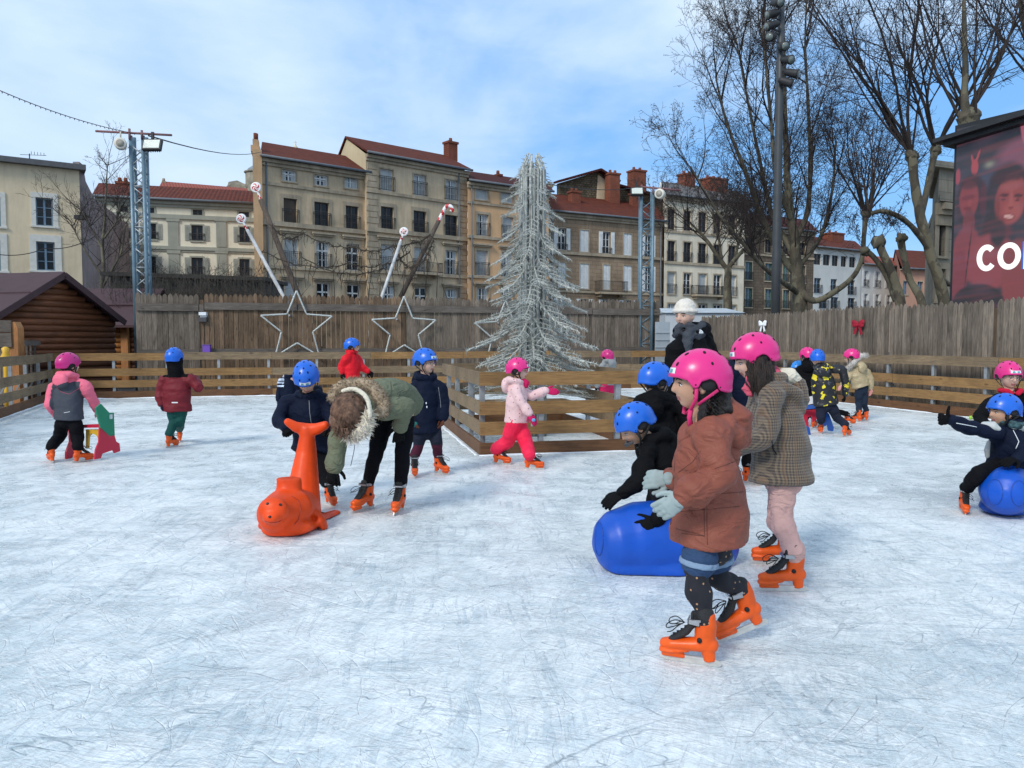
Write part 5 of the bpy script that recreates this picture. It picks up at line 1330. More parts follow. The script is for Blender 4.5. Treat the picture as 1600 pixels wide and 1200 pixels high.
def headshape(u):
    x, y, z = u; X = .072*x; Y = .092*y; Z = .108*z
    if z < 0:
        t = -z; X *= 1-.30*t*t; Y *= (1-.02*t) if y < 0 else (1-.40*t)
    if y < 0:
        e = math.exp
        if -.040 < Z < .026:
            pr = (.026-Z)/.048 if Z > -.022 else max(0, 1-((-.022-Z)/.014)**1.5)
            Y -= .023*e(-(X/(.008+.004*pr))**2)*max(0, min(1, pr))
        Y += .010*e(-((abs(X)-.031)/.014)**2-((Z-.005)/.010)**2)
        Y -= .004*e(-((Z-.026)/.008)**2)*e(-(X/.05)**2)
        Y -= .008*e(-(X/.017)**2)*(e(-((Z+.049)/.0042)**2)+e(-((Z+.061)/.005)**2))
        Y += .004*e(-(X/.022)**2-((Z+.055)/.003)**2)
        Y -= .009*e(-(X/.020)**2-((Z+.086)/.013)**2)
        Y -= .005*e(-((abs(X)-.038)/.016)**2-((Z+.028)/.016)**2)
    return V((X, Y, Z))
def add_head(mb, M, n=84):
    b0 = len(mb.v); mb.ell((0, 0, 0), (1, 1, 1), None, n)
    for i in range(b0, len(mb.v)): mb.v[i] = tuple(M @ headshape(mb.v[i]))
    for s_ in (-1, 1):
        mb.ell(M @ V((s_*.073, .010, -.006)), (.011, .017, .028), M.to_3x3(), 12)
    return mb
def head_details(body, M, far=False, brow=HBRN, glasses=None, hs=1, closed=False):
    def E(p, r, n=12): m = MB(); m.ell(M @ V(p), tuple(x*hs for x in r), M.to_3x3().normalized() if hasattr(M.to_3x3(), 'normalized') else M.to_3x3(), n); return m
    for s_ in (-1, 1):
        if not far: part('eye', E((s_*.030, -.0685, .004), (.0135, .0125, .0085)), EYEW, body)
        part('iris' if not far else 'eye', E((s_*.030, -.0765, .003), (.0062, .0058, .0066) if not far else (.010, .009, .006)), EYED, body)
        m = MB(); P = [M @ V((s_*x, y, z)) for x, y, z in ((.015, -.079, .006), (.023, -.0835, .0125), (.034, -.0815, .0125), (.046, -.072, .005))]; m.tube(P, .0017*hs, 5)
        P = [M @ V((s_*x, y, z)) for x, y, z in ((.012, -.0915, .024), (.026, -.0915, .030), (.040, -.083, .029), (.049, -.073, .023))]; m.tube(P, [.0022*hs, .0032*hs, .003*hs, .0015*hs], 5)
        part('eyebrow', m, brow, body)
    if glasses:
        m = MB()
        for s_ in (-1, 1):
            m.tube([M @ V((s_*.031+.0225*cos(2*pi*i/16), -.099+.004*abs(cos(2*pi*i/16)), .002+.017*sin(2*pi*i/16))) for i in range(16)], .0022*hs, 5, closed=True)
            m.tube([M @ V((s_*.053, -.094, .006)), M @ V((s_*.076, -.04, .006)), M @ V((s_*.078, .01, .004))], .002*hs, 4)
        m.tube([M @ V((-.009, -.100, .004)), M @ V((.009, -.100, .004))], .002*hs, 4)
        part('glasses', m, glasses, body)
def hsurf(ph, th, off=0):
    """helmet shell point; ph 0 front, th from top (deg)"""
    ph = radians(ph); th = radians(th); a, b, c = .108+off, .138+off, .127+off
    k = sin(th) if th <= pi/2 else 1-.10*(th-pi/2)
    fr = 1.0
    x = a*k*sin(ph); y = -b*k*cos(ph)*fr; z = c*cos(th) if th <= pi/2 else -c*sin(th-pi/2)*.95
    return V((x, y+.020, z+.034))
def hrim(ph):
    p = abs((ph+180) % 360-180)
    K_ = [(0, 88), (35, 89), (55, 94), (66, 110), (73, 112), (80, 96), (96, 90), (108, 97), (116, 116), (135, 120), (180, 118)]
    for (a, x), (b, y) in zip(K_, K_[1:]):
        if a <= p <= b: return x+(y-x)*(p-a)/(b-a)
    return 118
def helmet(par, M, shell, far=False, sticker=True, strapm=None, hs=1):
    n = 72; mm = 18; m = MB(); vs = []; fs = []
    for lay, off in ((0, 0), (1, -.009)):
        for i in range(n):
            ph = 360*i/n; r = hrim(ph)
            for j in range(1, mm+1):
                th = r*j/mm; p = hsurf(ph, th, off)
                if lay == 0 and j >= mm-1: p = hsurf(ph, th, .0025)
                vs.append(M @ p)
        vs.append(M @ hsurf(0, 0, off))
    L = n*mm+1
    for lay in (0, 1):
        o = lay*L
        for i in range(n):
            i2 = (i+1) % n; f = (o+L-1, o+i*mm, o+i2*mm); fs.append(f)
            for j in range(mm-1): fs.append((o+i*mm+j, o+i*mm+j+1, o+i2*mm+j+1, o+i2*mm+j))
    for i in range(n): i2 = (i+1) % n; fs.append((i*mm+mm-1, i2*mm+mm-1, L+i2*mm+mm-1, L+i*mm+mm-1))
    m.add(vs, fs, 0, True)
    R3 = M.to_3x3()
    def oval(ph, th, w, l, tw=0):
        c = hsurf(ph, th, .0008); e = .5; tx = (hsurf(ph+e, th)-hsurf(ph-e, th)).normalized(); ty = (hsurf(ph, th+e)-hsurf(ph, th-e)).normalized(); nn = tx.cross(ty)
        if tw: tx, ty = tx*cos(tw)+ty*sin(tw), ty*cos(tw)-tx*sin(tw)
        B_ = Matrix((tx, ty, nn)).transposed(); m.ell(M @ c, (w*hs, l*hs, .0028*hs), (R3.normalized() if hasattr(R3, 'normalized') else R3) @ B_, 10, 1)
    for ph in (24, -24, 156, -156): oval(ph, 62, .007, .0105)
    for ph in (30, -30, 150, -150): oval(ph, 36, .0075, .011, .2)
    for ph in (90, -90): oval(ph, 30, .007, .010); oval(ph+12, 60, .006, .008)
    for ph in (0, 180): oval(ph, 16, .007, .010)
    for ph in (70, -70, 116, -116): oval(ph, 103 if abs(ph) < 90 else 108, .0045, .0045)
    he = part('helmet', m, [shell, VENT], par)
    # padding seen in the ear cut-out and along the rim
    m = MB(); C = []; A = []; B = []
    m.tube([M @ hsurf(ph, min(hrim(ph)-2, 96), -.013) for ph in range(0, 360, 12)], .0075*hs, 6, closed=True)
    for s_ in (-1, 1): m.ell(M @ V((s_*.088, .030, .012)), (.012*hs, .040*hs, .032*hs), R3, 10)
    part('padding', m, BLK, he)
    m = MB(); st = strapm or BLK
    for s_ in (-1, 1):
        m.loft([M @ V((s_*.098, -.022, -.008)), M @ V((s_*.082, -.02, -.055)), M @ V((s_*.060, -.036, -.100)), M @ V((s_*.015, -.050, -.124))], [.0085*hs]*4, [.0022*hs]*4, R3 @ V((0, 1, 0)), 6, round_=False)
        m.loft([M @ V((s_*.096, .070, -.015)), M @ V((s_*.082, .02, -.055)), M @ V((s_*.070, -.01, -.080))], [.0075*hs]*3, [.002*hs]*3, R3 @ V((0, 1, 0)), 6, round_=False)
    m.loft([M @ V((.02, -.050, -.123)), M @ V((-.02, -.050, -.123))], [.009*hs]*2, [.003*hs]*2, R3 @ V((0, 1, 0)), 6, round_=False)
    part('chin_strap', m, st, he)
    if sticker:
        m = MB(); n = 8; vs = []
        for i in range(n+1):
            for th in (70, 84): vs.append(M @ hsurf(-25+50*i/n, th, .0018))
        m.add(vs, [(2*i, 2*i+1, 2*i+3, 2*i+2) for i in range(n)])
        s_o = part('sticker', m, TAGW, he)
        for a, b, t0, t1 in ((-18, -6, 74, 80), (4, 16, 73, 80), (-15, -9, 72, 74)):
            m.add([M @ hsurf(a, t0, .0028), M @ hsurf(a, t1, .0028), M @ hsurf(b, t1, .0028), M @ hsurf(b, t0, .0028)], [(0, 1, 2, 3)], 1)
        me = m.mesh('sticker'); me.transform(WM[he.name].inverted()); setm(me, [TAGW, INK]); s_o.data = me
    return he

# ---- skates
def skate_parts():
    b = MB(); X = V((1, 0, 0))
    b.loft([(0, .078, .100), (0, .03, .096), (0, -.045, .090), (0, -.105, .086), (0, -.138, .082)], [.034, .036, .040, .041, .030], [.036, .034, .030, .028, .022], X, 20)
    b.loft([(0, .050, .10), (0, .046, .15), (0, .052, .205)], [.038, .039, .042], [.050, .045, .047], X, 20, round_=False)
    b.loft([(0, .06, .13), (0, .066, .19), (0, .070, .232)], [.034, .037, .034], [.036, .036, .026], X, 16)
    b.loft([(0, -.150, .052), (0, -.10, .054), (0, -.03, .066)], [.030, .038, .030], [.012, .014, .014], X, 16)      # front plate
    b.loft([(0, -.095, .026), (0, -.095, .07)], [.020, .034], [.050, .052], X, 14, round_=False)
    b.loft([(0, .072, .022), (0, .062, .09)], [.018, .032], [.026, .036], X, 14, round_=False)
    b.loft([(0, -.14, .030), (0, -.05, .030)], [.014, .014], [.012, .012], X, 10)
    boot = soft(b, .0045, 3, 0)
    out = [('boot', boot, ORG)]
    l = MB(); l.loft([(0, .045, .19), (0, .045, .228), (0, .047, .242)], [.0395, .041, .040], [.043, .046, .044], X, 16)
    l.loft([(0, -.108, .104), (0, -.075, .122), (0, -.035, .150), (0, -.002, .195), (0, -.006, .240)], [.026, .031, .033, .034, .030], [.012, .016, .018, .016, .010], X, 14)
    out.append(('liner', soft(l, .005, 2, .0012, 60), LBLK))
    m = MB(); m.prism([(-.160, .012), (-.150, .030), (-.120, .034), (.10, .034), (.118, .030), (.125, .012), (.112, .002), (-.135, .0015)], (-.0022, 0, 0), (0, 1, 0), (0, 0, 1), (.0044, 0, 0)); m.box((-.006, -.13, .026), (.006, .095, .036)); out.append(('blade', m.mesh('blade'), STEEL))
    m = MB()
    S = [(0, -.100, .122), (0, -.082, .134), (0, -.064, .146), (0, -.046, .160), (0, -.030, .178), (0, -.020, .200)]
    for i, p in enumerate(S[:-1]):
        q = S[i+1]; w = .024
        m.tube([(-w, p[1]+.010, p[2]-.006), (0, (p[1]+q[1])/2-.006, (p[2]+q[2])/2+.006), (w, q[1]+.010, q[2]-.006)], .0026, 5); m.tube([(w, p[1]+.010, p[2]-.006), (0, (p[1]+q[1])/2-.006, (p[2]+q[2])/2+.006), (-w, q[1]+.010, q[2]-.006)], .0026, 5)
    for s_ in (-1, 1):
        m.tube(spl([(0, -.045, .19), (s_*.025, -.085, .205), (s_*.04, -.12, .185), (s_*.028, -.115, .165), (0, -.055, .182)], 5), .0026, 5)
        m.tube(spl([(0, -.045, .19), (s_*.03, -.07, .18), (s_*.05, -.095, .16), (s_*.055, -.115, .155)], 5), .0025, 5)
    out.append(('laces', m.mesh('laces'), LACE))
    m = MB()
    for s_ in (-1, 1): m.tube([(s_*.034, .030, .128), (s_*.0445, .030, .128)], [.0125, .011], 12); 
    out.append(('rivet', m.mesh('rivet'), BLK)); m = MB()
    for s_ in (-1, 1): m.beam((s_*.040, -.018, .212), (s_*.046, .030, .208), .012, .020); m.beam((s_*.040, .0, .216), (s_*.049, .036, .222), .006, .010)
    m.beam((-.036, -.026, .210), (.036, -.026, .210), .005, .012); out.append(('buckle', m.mesh('buckle'), SLV))
    return out
SK = skate_parts()
for nme, me, mt in SK: me.materials.append(mt)
def skate(par, P, yaw, s_, lift=0, pitch=0, roll=0):
    M = Matrix.Translation(P+V((0, 0, lift))) @ Matrix.Rotation(radians(yaw), 4, 'Z') @ Matrix.Rotation(radians(pitch), 4, 'X') @ Matrix.Rotation(radians(roll), 4, 'Y') @ Matrix.Scale(s_, 4)
    o = newobj('skate', SK[0][1], par, M)
    for nme, me, mt in SK[1:]: newobj(nme, me, o, M)
    return M @ V((0, .047, .215)), M

# ---- hands
HC = {}
def hand_mesh(style, mir, material):
    key = (style, mir, material.name)
    if key in HC: return HC[key]
    b = MB(); r = .0112; curl, spr, th = {'relax': (20, 2, -8), 'spread': (8, 17, 25), 'mitt': (12, 0, 0), 'thumb': (82, 1, 40), 'grip': (58, 3, -10), 'flat': (12, 4, 10), 'fist': (80, 0, -20)}[style]
    b.loft([(-.035, 0, 0), (.0, 0, 0), (.03, -.001, 0), (.068, -.001, 0)], [.024, .023, .034, .040], [.020, .016, .017, .014], (0, 1, 0), 16)
    if style == 'mitt':
        b.loft([(.05, 0, 0), (.09, -.001, -.006), (.125, -.001, -.018), (.140, 0, -.026)], [.040, .041, .034, .020], [.018, .018, .015, .010], (0, 1, 0), 16)
    else:
        for k, (y, L, a) in enumerate(((.030, .058, 1), (.0105, .064, .35), (-.0095, .060, -.35), (-.029, .048, -1))):
            p = V((.062, y, 0)); az = radians(spr*a); el = 0; P = [p]; 
            for q, fl in enumerate((.44, .32, .26)):
                el += radians(curl*(1+.12*k)*(.8 if q == 0 else 1)); p = p+V((cos(el)*cos(az), sin(az), -sin(el)))*L*fl; P.append(p)
            b.loft(P, [r*1.08, r, r*.92, r*.8], [r*1.08, r, r*.92, r*.8], (0, 1, .01), 10)
    a = radians(th)
    if style == 'thumb': P = [V((.012, .018, .0)), V((.030, .038, .004)), V((.038, .068, .010)), V((.036, .094, .012))]
    else: P = [V((.010, .016, -.004)), V((.032, .042+.006*sin(a), -.014)), V((.054, .056+.024*sin(a), -.020)), V((.074, .060+.034*sin(a), -.026))]
    b.loft(P, [.0135, .0125, .0115, .009], [.0135, .0125, .0115, .009], (0, 0, 1), 10)
    me = soft(b, .0035, 2, .001, 40)
    if mir: me.transform(Matrix.Diagonal((1, -1, 1, 1))); me.flip_normals()
    me.materials.append(material); HC[key] = me; return me
def place_hand(par, wr, d, back, style, material, mir, s_, name='glove'):
    d = V(d).normalized(); b = V(back); b = (b-d*b.dot(d))
    if b.length < 1e-3: b = d.orthogonal()
    b.normalize(); y = b.cross(d)
    M = Matrix((d, y, b)).transposed().to_4x4(); M = Matrix.Translation(wr) @ M @ Matrix.Scale(s_, 4)
    o = newobj(name, hand_mesh(style, mir, material), par, M)
    return M
def bvh(me): return BVHTree.FromPolygons([v.co.copy() for v in me.vertices], [tuple(p.vertices) for p in me.polygons])
def decal(m, tree, pts, r, closed=False, mi=0, n=5, dense=4):
    """thin seam laid on a surface through the listed picture points"""
    out = []; P = [V((a, b, 0)) for a, b in pts]
    if closed: P = P+[P[0]]
    for i in range(len(P)-1):
        for j in range(dense):
            q = P[i].lerp(P[i+1], j/dense); hit = tree.ray_cast(CP, ray(q.x, q.y).normalized())
            if hit[0] is not None: out.append(hit[0]+hit[1]*r*.2)
    if len(out) > 2: m.tube(out, r, n, mi)
    return m
def fur(m, pts, rad, ln, n, rn, n_dir=None):
    for _ in range(n):
        k = rn.uniform(0, len(pts)-1.001); i = int(k); p = V(pts[i]).lerp(V(pts[i+1]), k-i); d = V((rn.gauss(0, 1), rn.gauss(0, 1), rn.gauss(0, 1))).normalized()
        if n_dir is not None: d = (d+n_dir*.6).normalized()
        a = p+d*rad*.75; e = a+(d+V((rn.gauss(0, .4), rn.gauss(0, .4), rn.gauss(0, .4)-.2)))*ln; s_ = d.orthogonal().normalized()*ln*.16; t_ = d.cross(s_)
        m.add([a+s_, a-s_*.5+t_*.8, a-s_*.5-t_*.8, e], [(0, 1, 3), (1, 2, 3), (2, 0, 3)], rn.choice((0, 0, 1)))

def person(label, at, h, yaw, **o):
    """at: ground pixel; joints may be given as picture points plus extra depth; p = the body's own left side"""
    B = G(*at); D = B.y/K; far = o.get('far', False); vx = o.get('vox', .013 if far else .009)
    root = thing('person', label, 'person', B, 0, o.get('group')); Ry = Matrix.Rotation(radians(yaw), 4, 'Z'); L0 = Matrix.Translation(B) @ Ry
    def J(key, i, loc):
        v = o.get(key)
        if v is not None and (v[i] if isinstance(v, list) else v) is not None:
            q = v[i] if isinstance(v, list) else v; return W(q[0], q[1], D, q[2] if len(q) > 2 else 0)
        return L0 @ (V(loc)*h)
    ss = o.get('ss', max(.72, min(.98, h/1.37*.90))); hs = o.get('hs', .80+.13*h); hel = o.get('helmet')
    ank = []; 
    for i, s_ in enumerate((1, -1)):
        f = o.get('feet')
        if f and f[i] is not None:
            q = f[i]; P = G(q[0], q[1]) ; fy = q[2] if len(q) > 2 else yaw; lift = q[3] if len(q) > 3 else 0; pit = q[4] if len(q) > 4 else 0; rol = q[5] if len(q) > 5 else 0
        else: P = L0 @ V((s_*.075*h, 0, 0)); fy = yaw+s_*8; lift = 0; pit = 0; rol = 0
        if o.get('noskate'): ank.append(P+V((0, 0, .09)))
        else: a, _ = skate(root, P, fy, ss, lift, pit, rol); ank.append(a)
    hip = J('hip', 0, (0, .01, .50)) if not isinstance(o.get('hip'), list) else None
    neck = J('neck', 0, (0, .01, .80)); hc = J('head', 0, (0, -.012, 0)) if o.get('head') else L0 @ V((0, -.01*h, h-(.165 if hel else .115)*hs))
    sidev = (Ry @ V((1, 0, 0))).to_3d() if 'side' not in o else V(o['side']).normalized()
    hipj = [J('hips', i, (0, 0, 0)) if o.get('hips') else hip+sidev*s_*.055*h for i, s_ in enumerate((1, -1))]
    kn = [J('kn', i, (s_*.065, -.015, .285)) for i, s_ in enumerate((1, -1))]
    sh = [J('sh', i, (s_*.105, .01, .755)) for i, s_ in enumerate((1, -1))]
    el = [J('el', i, (s_*.145, .015, .60)) for i, s_ in enumerate((1, -1))]
    wr = [J('wr', i, (s_*.155, -.035, .465)) for i, s_ in enumerate((1, -1))]
    hy, hp, hr = o.get('look', (yaw, 0, 0)); Mh = Matrix.Translation(hc) @ Matrix.Rotation(radians(hy), 4, 'Z') @ Matrix.Rotation(radians(hp), 4, 'X') @ Matrix.Rotation(radians(hr), 4, 'Y') @ Matrix.Scale(hs, 4)
    skin = o.get('skin', SKIN)
    # --- body, one continuous surface
    b = MB(); add_head(b, Mh); nb = Mh @ V((0, .022, -.07))
    b.limb([nb, neck+(nb-neck)*.3, neck.lerp(hip, .12)], [.043*hs, .046*hs, .055*hs]); b.loft([neck.lerp(hip, .08), neck.lerp(hip, .3), neck.lerp(hip, .7), hip], [.07*h, .085*h, .07*h, .08*h], [.045*h, .06*h, .055*h, .06*h], sidev)
    for i in (0, 1):
        b.limb([sh[i].lerp(neck, .3), sh[i], el[i], wr[i]], [.03*h, .033*h, .027*h, .02*h]); b.limb([hipj[i], kn[i], ank[i]], [.045*h, .028*h, .018*h])
    body = soft(b, o.get('bvox', .0085 if far else .0052), 2 if far else 2, 0); setm(body, [skin, LIP]); Mi = Mh.inverted()
    for p in body.polygons:
        q = Mi @ p.center
        if q.y < -.07 and abs(q.x) < .020 and -.066 < q.z < -.045: p.material_index = 1
    bo_ = part('body', body, [], root)
    head_details(bo_, Mh, far, o.get('brow', HBRN), o.get('glasses'), hs)
    # --- hair
    hm = o.get('hair')
    if hm:
        m = MB(); m.ell((0, 0, 0), (1, 1, 1), None, 28); zl = o.get('hairz', -.045)
        m.v = [V(v) for v in m.v]; keep = MB(); vs = []
        for u in m.v:
            p = headshape(u)*1.07; 
            if p.y < -.028 and p.z < .062: p = p*.86
            if p.z < zl: p = V((p.x*.86, p.y*.86, p.z*.9))
            vs.append(Mh @ p)
        m.v = [tuple(v) for v in vs]
        for P_, R_ in o.get('locks', ()):
            m.limb([W(a, c, D, dd) for a, c, dd in P_], R_)
        me = soft(m, .007 if not far else .010, 2, .006, 45); part('hair', me, hm, root)
    if hel: helmet(root, Mh, hel, far, o.get('sticker', True), o.get('strap'), hs)
    # --- trousers
    jl = o.get('legr', (.066, .050, .043)); jm = o.get('pants')
    if jm:
        b = MB(); b.loft([hip+(neck-hip).normalized()*.05*h, hip, hip-(neck-hip).normalized()*.03*h], [.088*h]*3, [.078*h]*3, sidev)
        for i in (0, 1):
            e = ank[i].lerp(kn[i], o.get('cuff', .02)); md = kn[i].lerp(e, .5)
            b.limb([hipj[i].lerp(hip, .2), hipj[i].lerp(kn[i], .5), kn[i], md, e], [jl[0]*h, (jl[0]+jl[1])/2*h*1.02, jl[1]*h, (jl[1]+jl[2])/2*h, jl[2]*h], fine=.03, wr=o.get('lw', .14), seed=i+len(label))
        me = soft(b, vx, 2, .006*h*o.get('crease', 1), 11/h, len(label)); zp = o.get('pzone')
        if zp:
            setm(me, jm)
            for p in me.polygons: p.material_index = zp((L0.inverted() @ p.center)/h, p.center)
            part('trousers', me, [], root)
        else: part(o.get('pname', 'trousers'), me, jm, root)
    # --- jacket
    jk = o.get('jacket'); tw = o.get('tw', 1.0); td = o.get('td', 1.0)
    if jk:
        b = MB(); ax = (hip-neck); ch = J('chest', 0, (0, 0, 0)) if o.get('chest') else neck+ax*.38; wa = J('waist', 0, (0, 0, 0)) if o.get('waist') else neck+ax*.80
        hem = J('hem', 0, (0, 0, 0)) if o.get('hem') else hip+ax.normalized()*o.get('hl', .03)*h
        rr = o.get('tr', [(.052, .050), (.088, .070), (.112, .088), (.110, .090), (.118, .096)])
        P = [neck+ax.normalized()*-.01*h, neck+(ch-neck)*.42, ch, wa, hem]; q = o.get('quilt')
        b.loft(P, [r[0]*h*tw for r in rr], [r[1]*h*td for r in rr], sidev, 26, quilt=q, fine=.03, wr=0.05, round_=False)
        ar = o.get('armr', (.052, .046, .037))
        for i in (0, 1):
            b.limb([sh[i].lerp(neck, .35), sh[i], sh[i].lerp(el[i], .5), el[i], el[i].lerp(wr[i], .5), wr[i]], [ar[0]*h*.95, ar[0]*h, (ar[0]+ar[1])/2*h, ar[1]*h, (ar[1]+ar[2])/2*h*1.03, ar[2]*h], quilt=q, fine=.022, wr=o.get('aw', .26), seed=i+2+len(label))
        hd = o.get('hood', 1)
        Rz3 = Ry.to_3x3()
        if hd == 1:
            c0 = neck; pts = [c0+Rz3 @ (V((cos(a)*.066, sin(a)*.060+.012, .030+.012*sin(a)))*h) for a in [radians(x) for x in range(-75, 256, 30)]]
            b.limb(pts, [.021*h]+[.028*h]*3+[.036*h]*4+[.028*h]*3+[.021*h]); b.ell(c0+Rz3 @ (V((0, .105, -.015))*h), (.075*h, .040*h, .07*h), Rz3, 16)
        elif hd == 2:   # hood up round the head below the helmet
            b.ell(Mh @ V((0, .020, -.025)), (.108*hs, .110*hs, .108*hs), Mh.to_3x3().normalized() if hasattr(Mh.to_3x3(), 'normalized') else Mh.to_3x3(), 24); b.limb([Mh @ V((0, .03, -.05)), neck], [.095*hs, .08*h])
        elif hd == 3:   # plain collar
            pts = [neck+Rz3 @ (V((cos(a)*.056, sin(a)*.052+.004, .036))*h) for a in [radians(x) for x in range(-80, 262, 20)]]; b.limb(pts, .024*h)
        for P_, R_ in o.get('blobs', ()): b.limb([W(a, c, D, dd) for a, c, dd in P_], R_)
        me = soft(b, vx, o.get('jsm', 3), .007*h*o.get('crease', 1), 9/h, len(label)+3)
        T = bvh(me); z = o.get('zone'); Li = L0.inverted(); setm(me, jk)
        if z:
            for p in me.polygons: p.material_index = z((Li @ p.center)/h, p.center)
        jo = part('coat' if o.get('hl', 0) > .05 else 'jacket', me, [], root)
        for nm, seams, r_, mt in o.get('seams', ()):
            m = MB()
            for sgm in seams: decal(m, T, sgm, r_, dense=5)
            if m.v: part(nm, m, mt, jo)
    # --- hands
    hn = o.get('hands', ('relax', 'relax')); gm = o.get('gloves')
    for i, s_ in enumerate((1, -1)):
        d = wr[i]-el[i]; bk = o['hback'][i] if o.get('hback') and o['hback'][i] is not None else sidev*s_
        if o.get('hdir') and o['hdir'][i] is not None: d = V(o['hdir'][i])
        bare = gm is None
        M_ = place_hand(root, wr[i]+d.normalized()*.008, d, bk, hn[i], skin if bare else (gm[i] if isinstance(gm, (list, tuple)) else gm), o.get('hmir', (False, True))[i], max(.72, h*.70)*o.get('handk', 1), 'hand' if bare else 'glove')
    return dict(root=root, B=B, D=D, Mh=Mh, hs=hs, neck=neck, hip=hip, sh=sh, el=el, wr=wr, kn=kn, ank=ank, h=h, Ry=Ry, hipj=hipj, sidev=sidev)
# ============================================================ the people
NAVY = fabric('navy nylon', (.006, .010, .026), .7, .6, 9, spec=.10); NAVY2 = fabric('dark navy cotton', (.012, .015, .030), .8, .4); BLACKJ = fabric('black nylon', (.004, .004, .005), .75, .7, 9, spec=.10); BLACKP = fabric('black trousers', (.005, .005, .007), .8, .5, spec=.1)
RUST = fabric('rust padded fabric', (.235, .068, .043), .6, .8, 9, .10, spec=.3); GREYG = fabric('light grey wool glove', (.30, .36, .36), .95, .3, 20, .15); BLKG = fabric('black glove', (.004, .004, .005), .8, .4, 20, spec=.12)
PINKP = fabric('pale pink trousers', (.62, .37, .33), .8, 1.0, 10, .06); PINKS = fabric('pink scarf', (.62, .10, .16), .85, .6, 14); DENIM = fabric('denim', (.030, .060, .13), .85, .5, 12, .2); DENIML = fabric('pale denim turn up', (.20, .28, .40), .85, .4, 12, .15)
CREAM = fabric('cream fleece', (.68, .62, .50), .95, .6, 22, .06); OLIVE = fabric('olive green cotton', (.14, .153, .098), .75, .95, 10, .10); REDJ = fabric('bright red softshell', (.68, .008, .020), .6, .4, 8, .05); PINKJ = fabric('pink padded fabric', (.80, .16, .24), .65, .45, 9, .06)
SLATE = fabric('slate grey fabric', (.060, .066, .085), .75, .35, 8, .08); BURG = fabric('burgundy padded fabric', (.16, .014, .022), .6, .4, 9, .08); GREENT = fabric('dark green trousers', (.008, .070, .060), .75, .5); CORAL = fabric('coral red snow trousers', (.84, .020, .075), .6, .4, 8, .05)
GOLD = fabric('pale gold padded fabric', (.42, .33, .19), .45, .7, 10, .1, spec=.6); JEAN = fabric('dark blue jeans', (.012, .022, .042), .8, .5); MAGG = fabric('magenta mitten', (.55, .010, .10), .7, .4, 12); GREYC = fabric('light grey coat', (.34, .34, .33), .8, .6); MAUVE = fabric('burgundy sock', (.07, .012, .028), .85, .4)
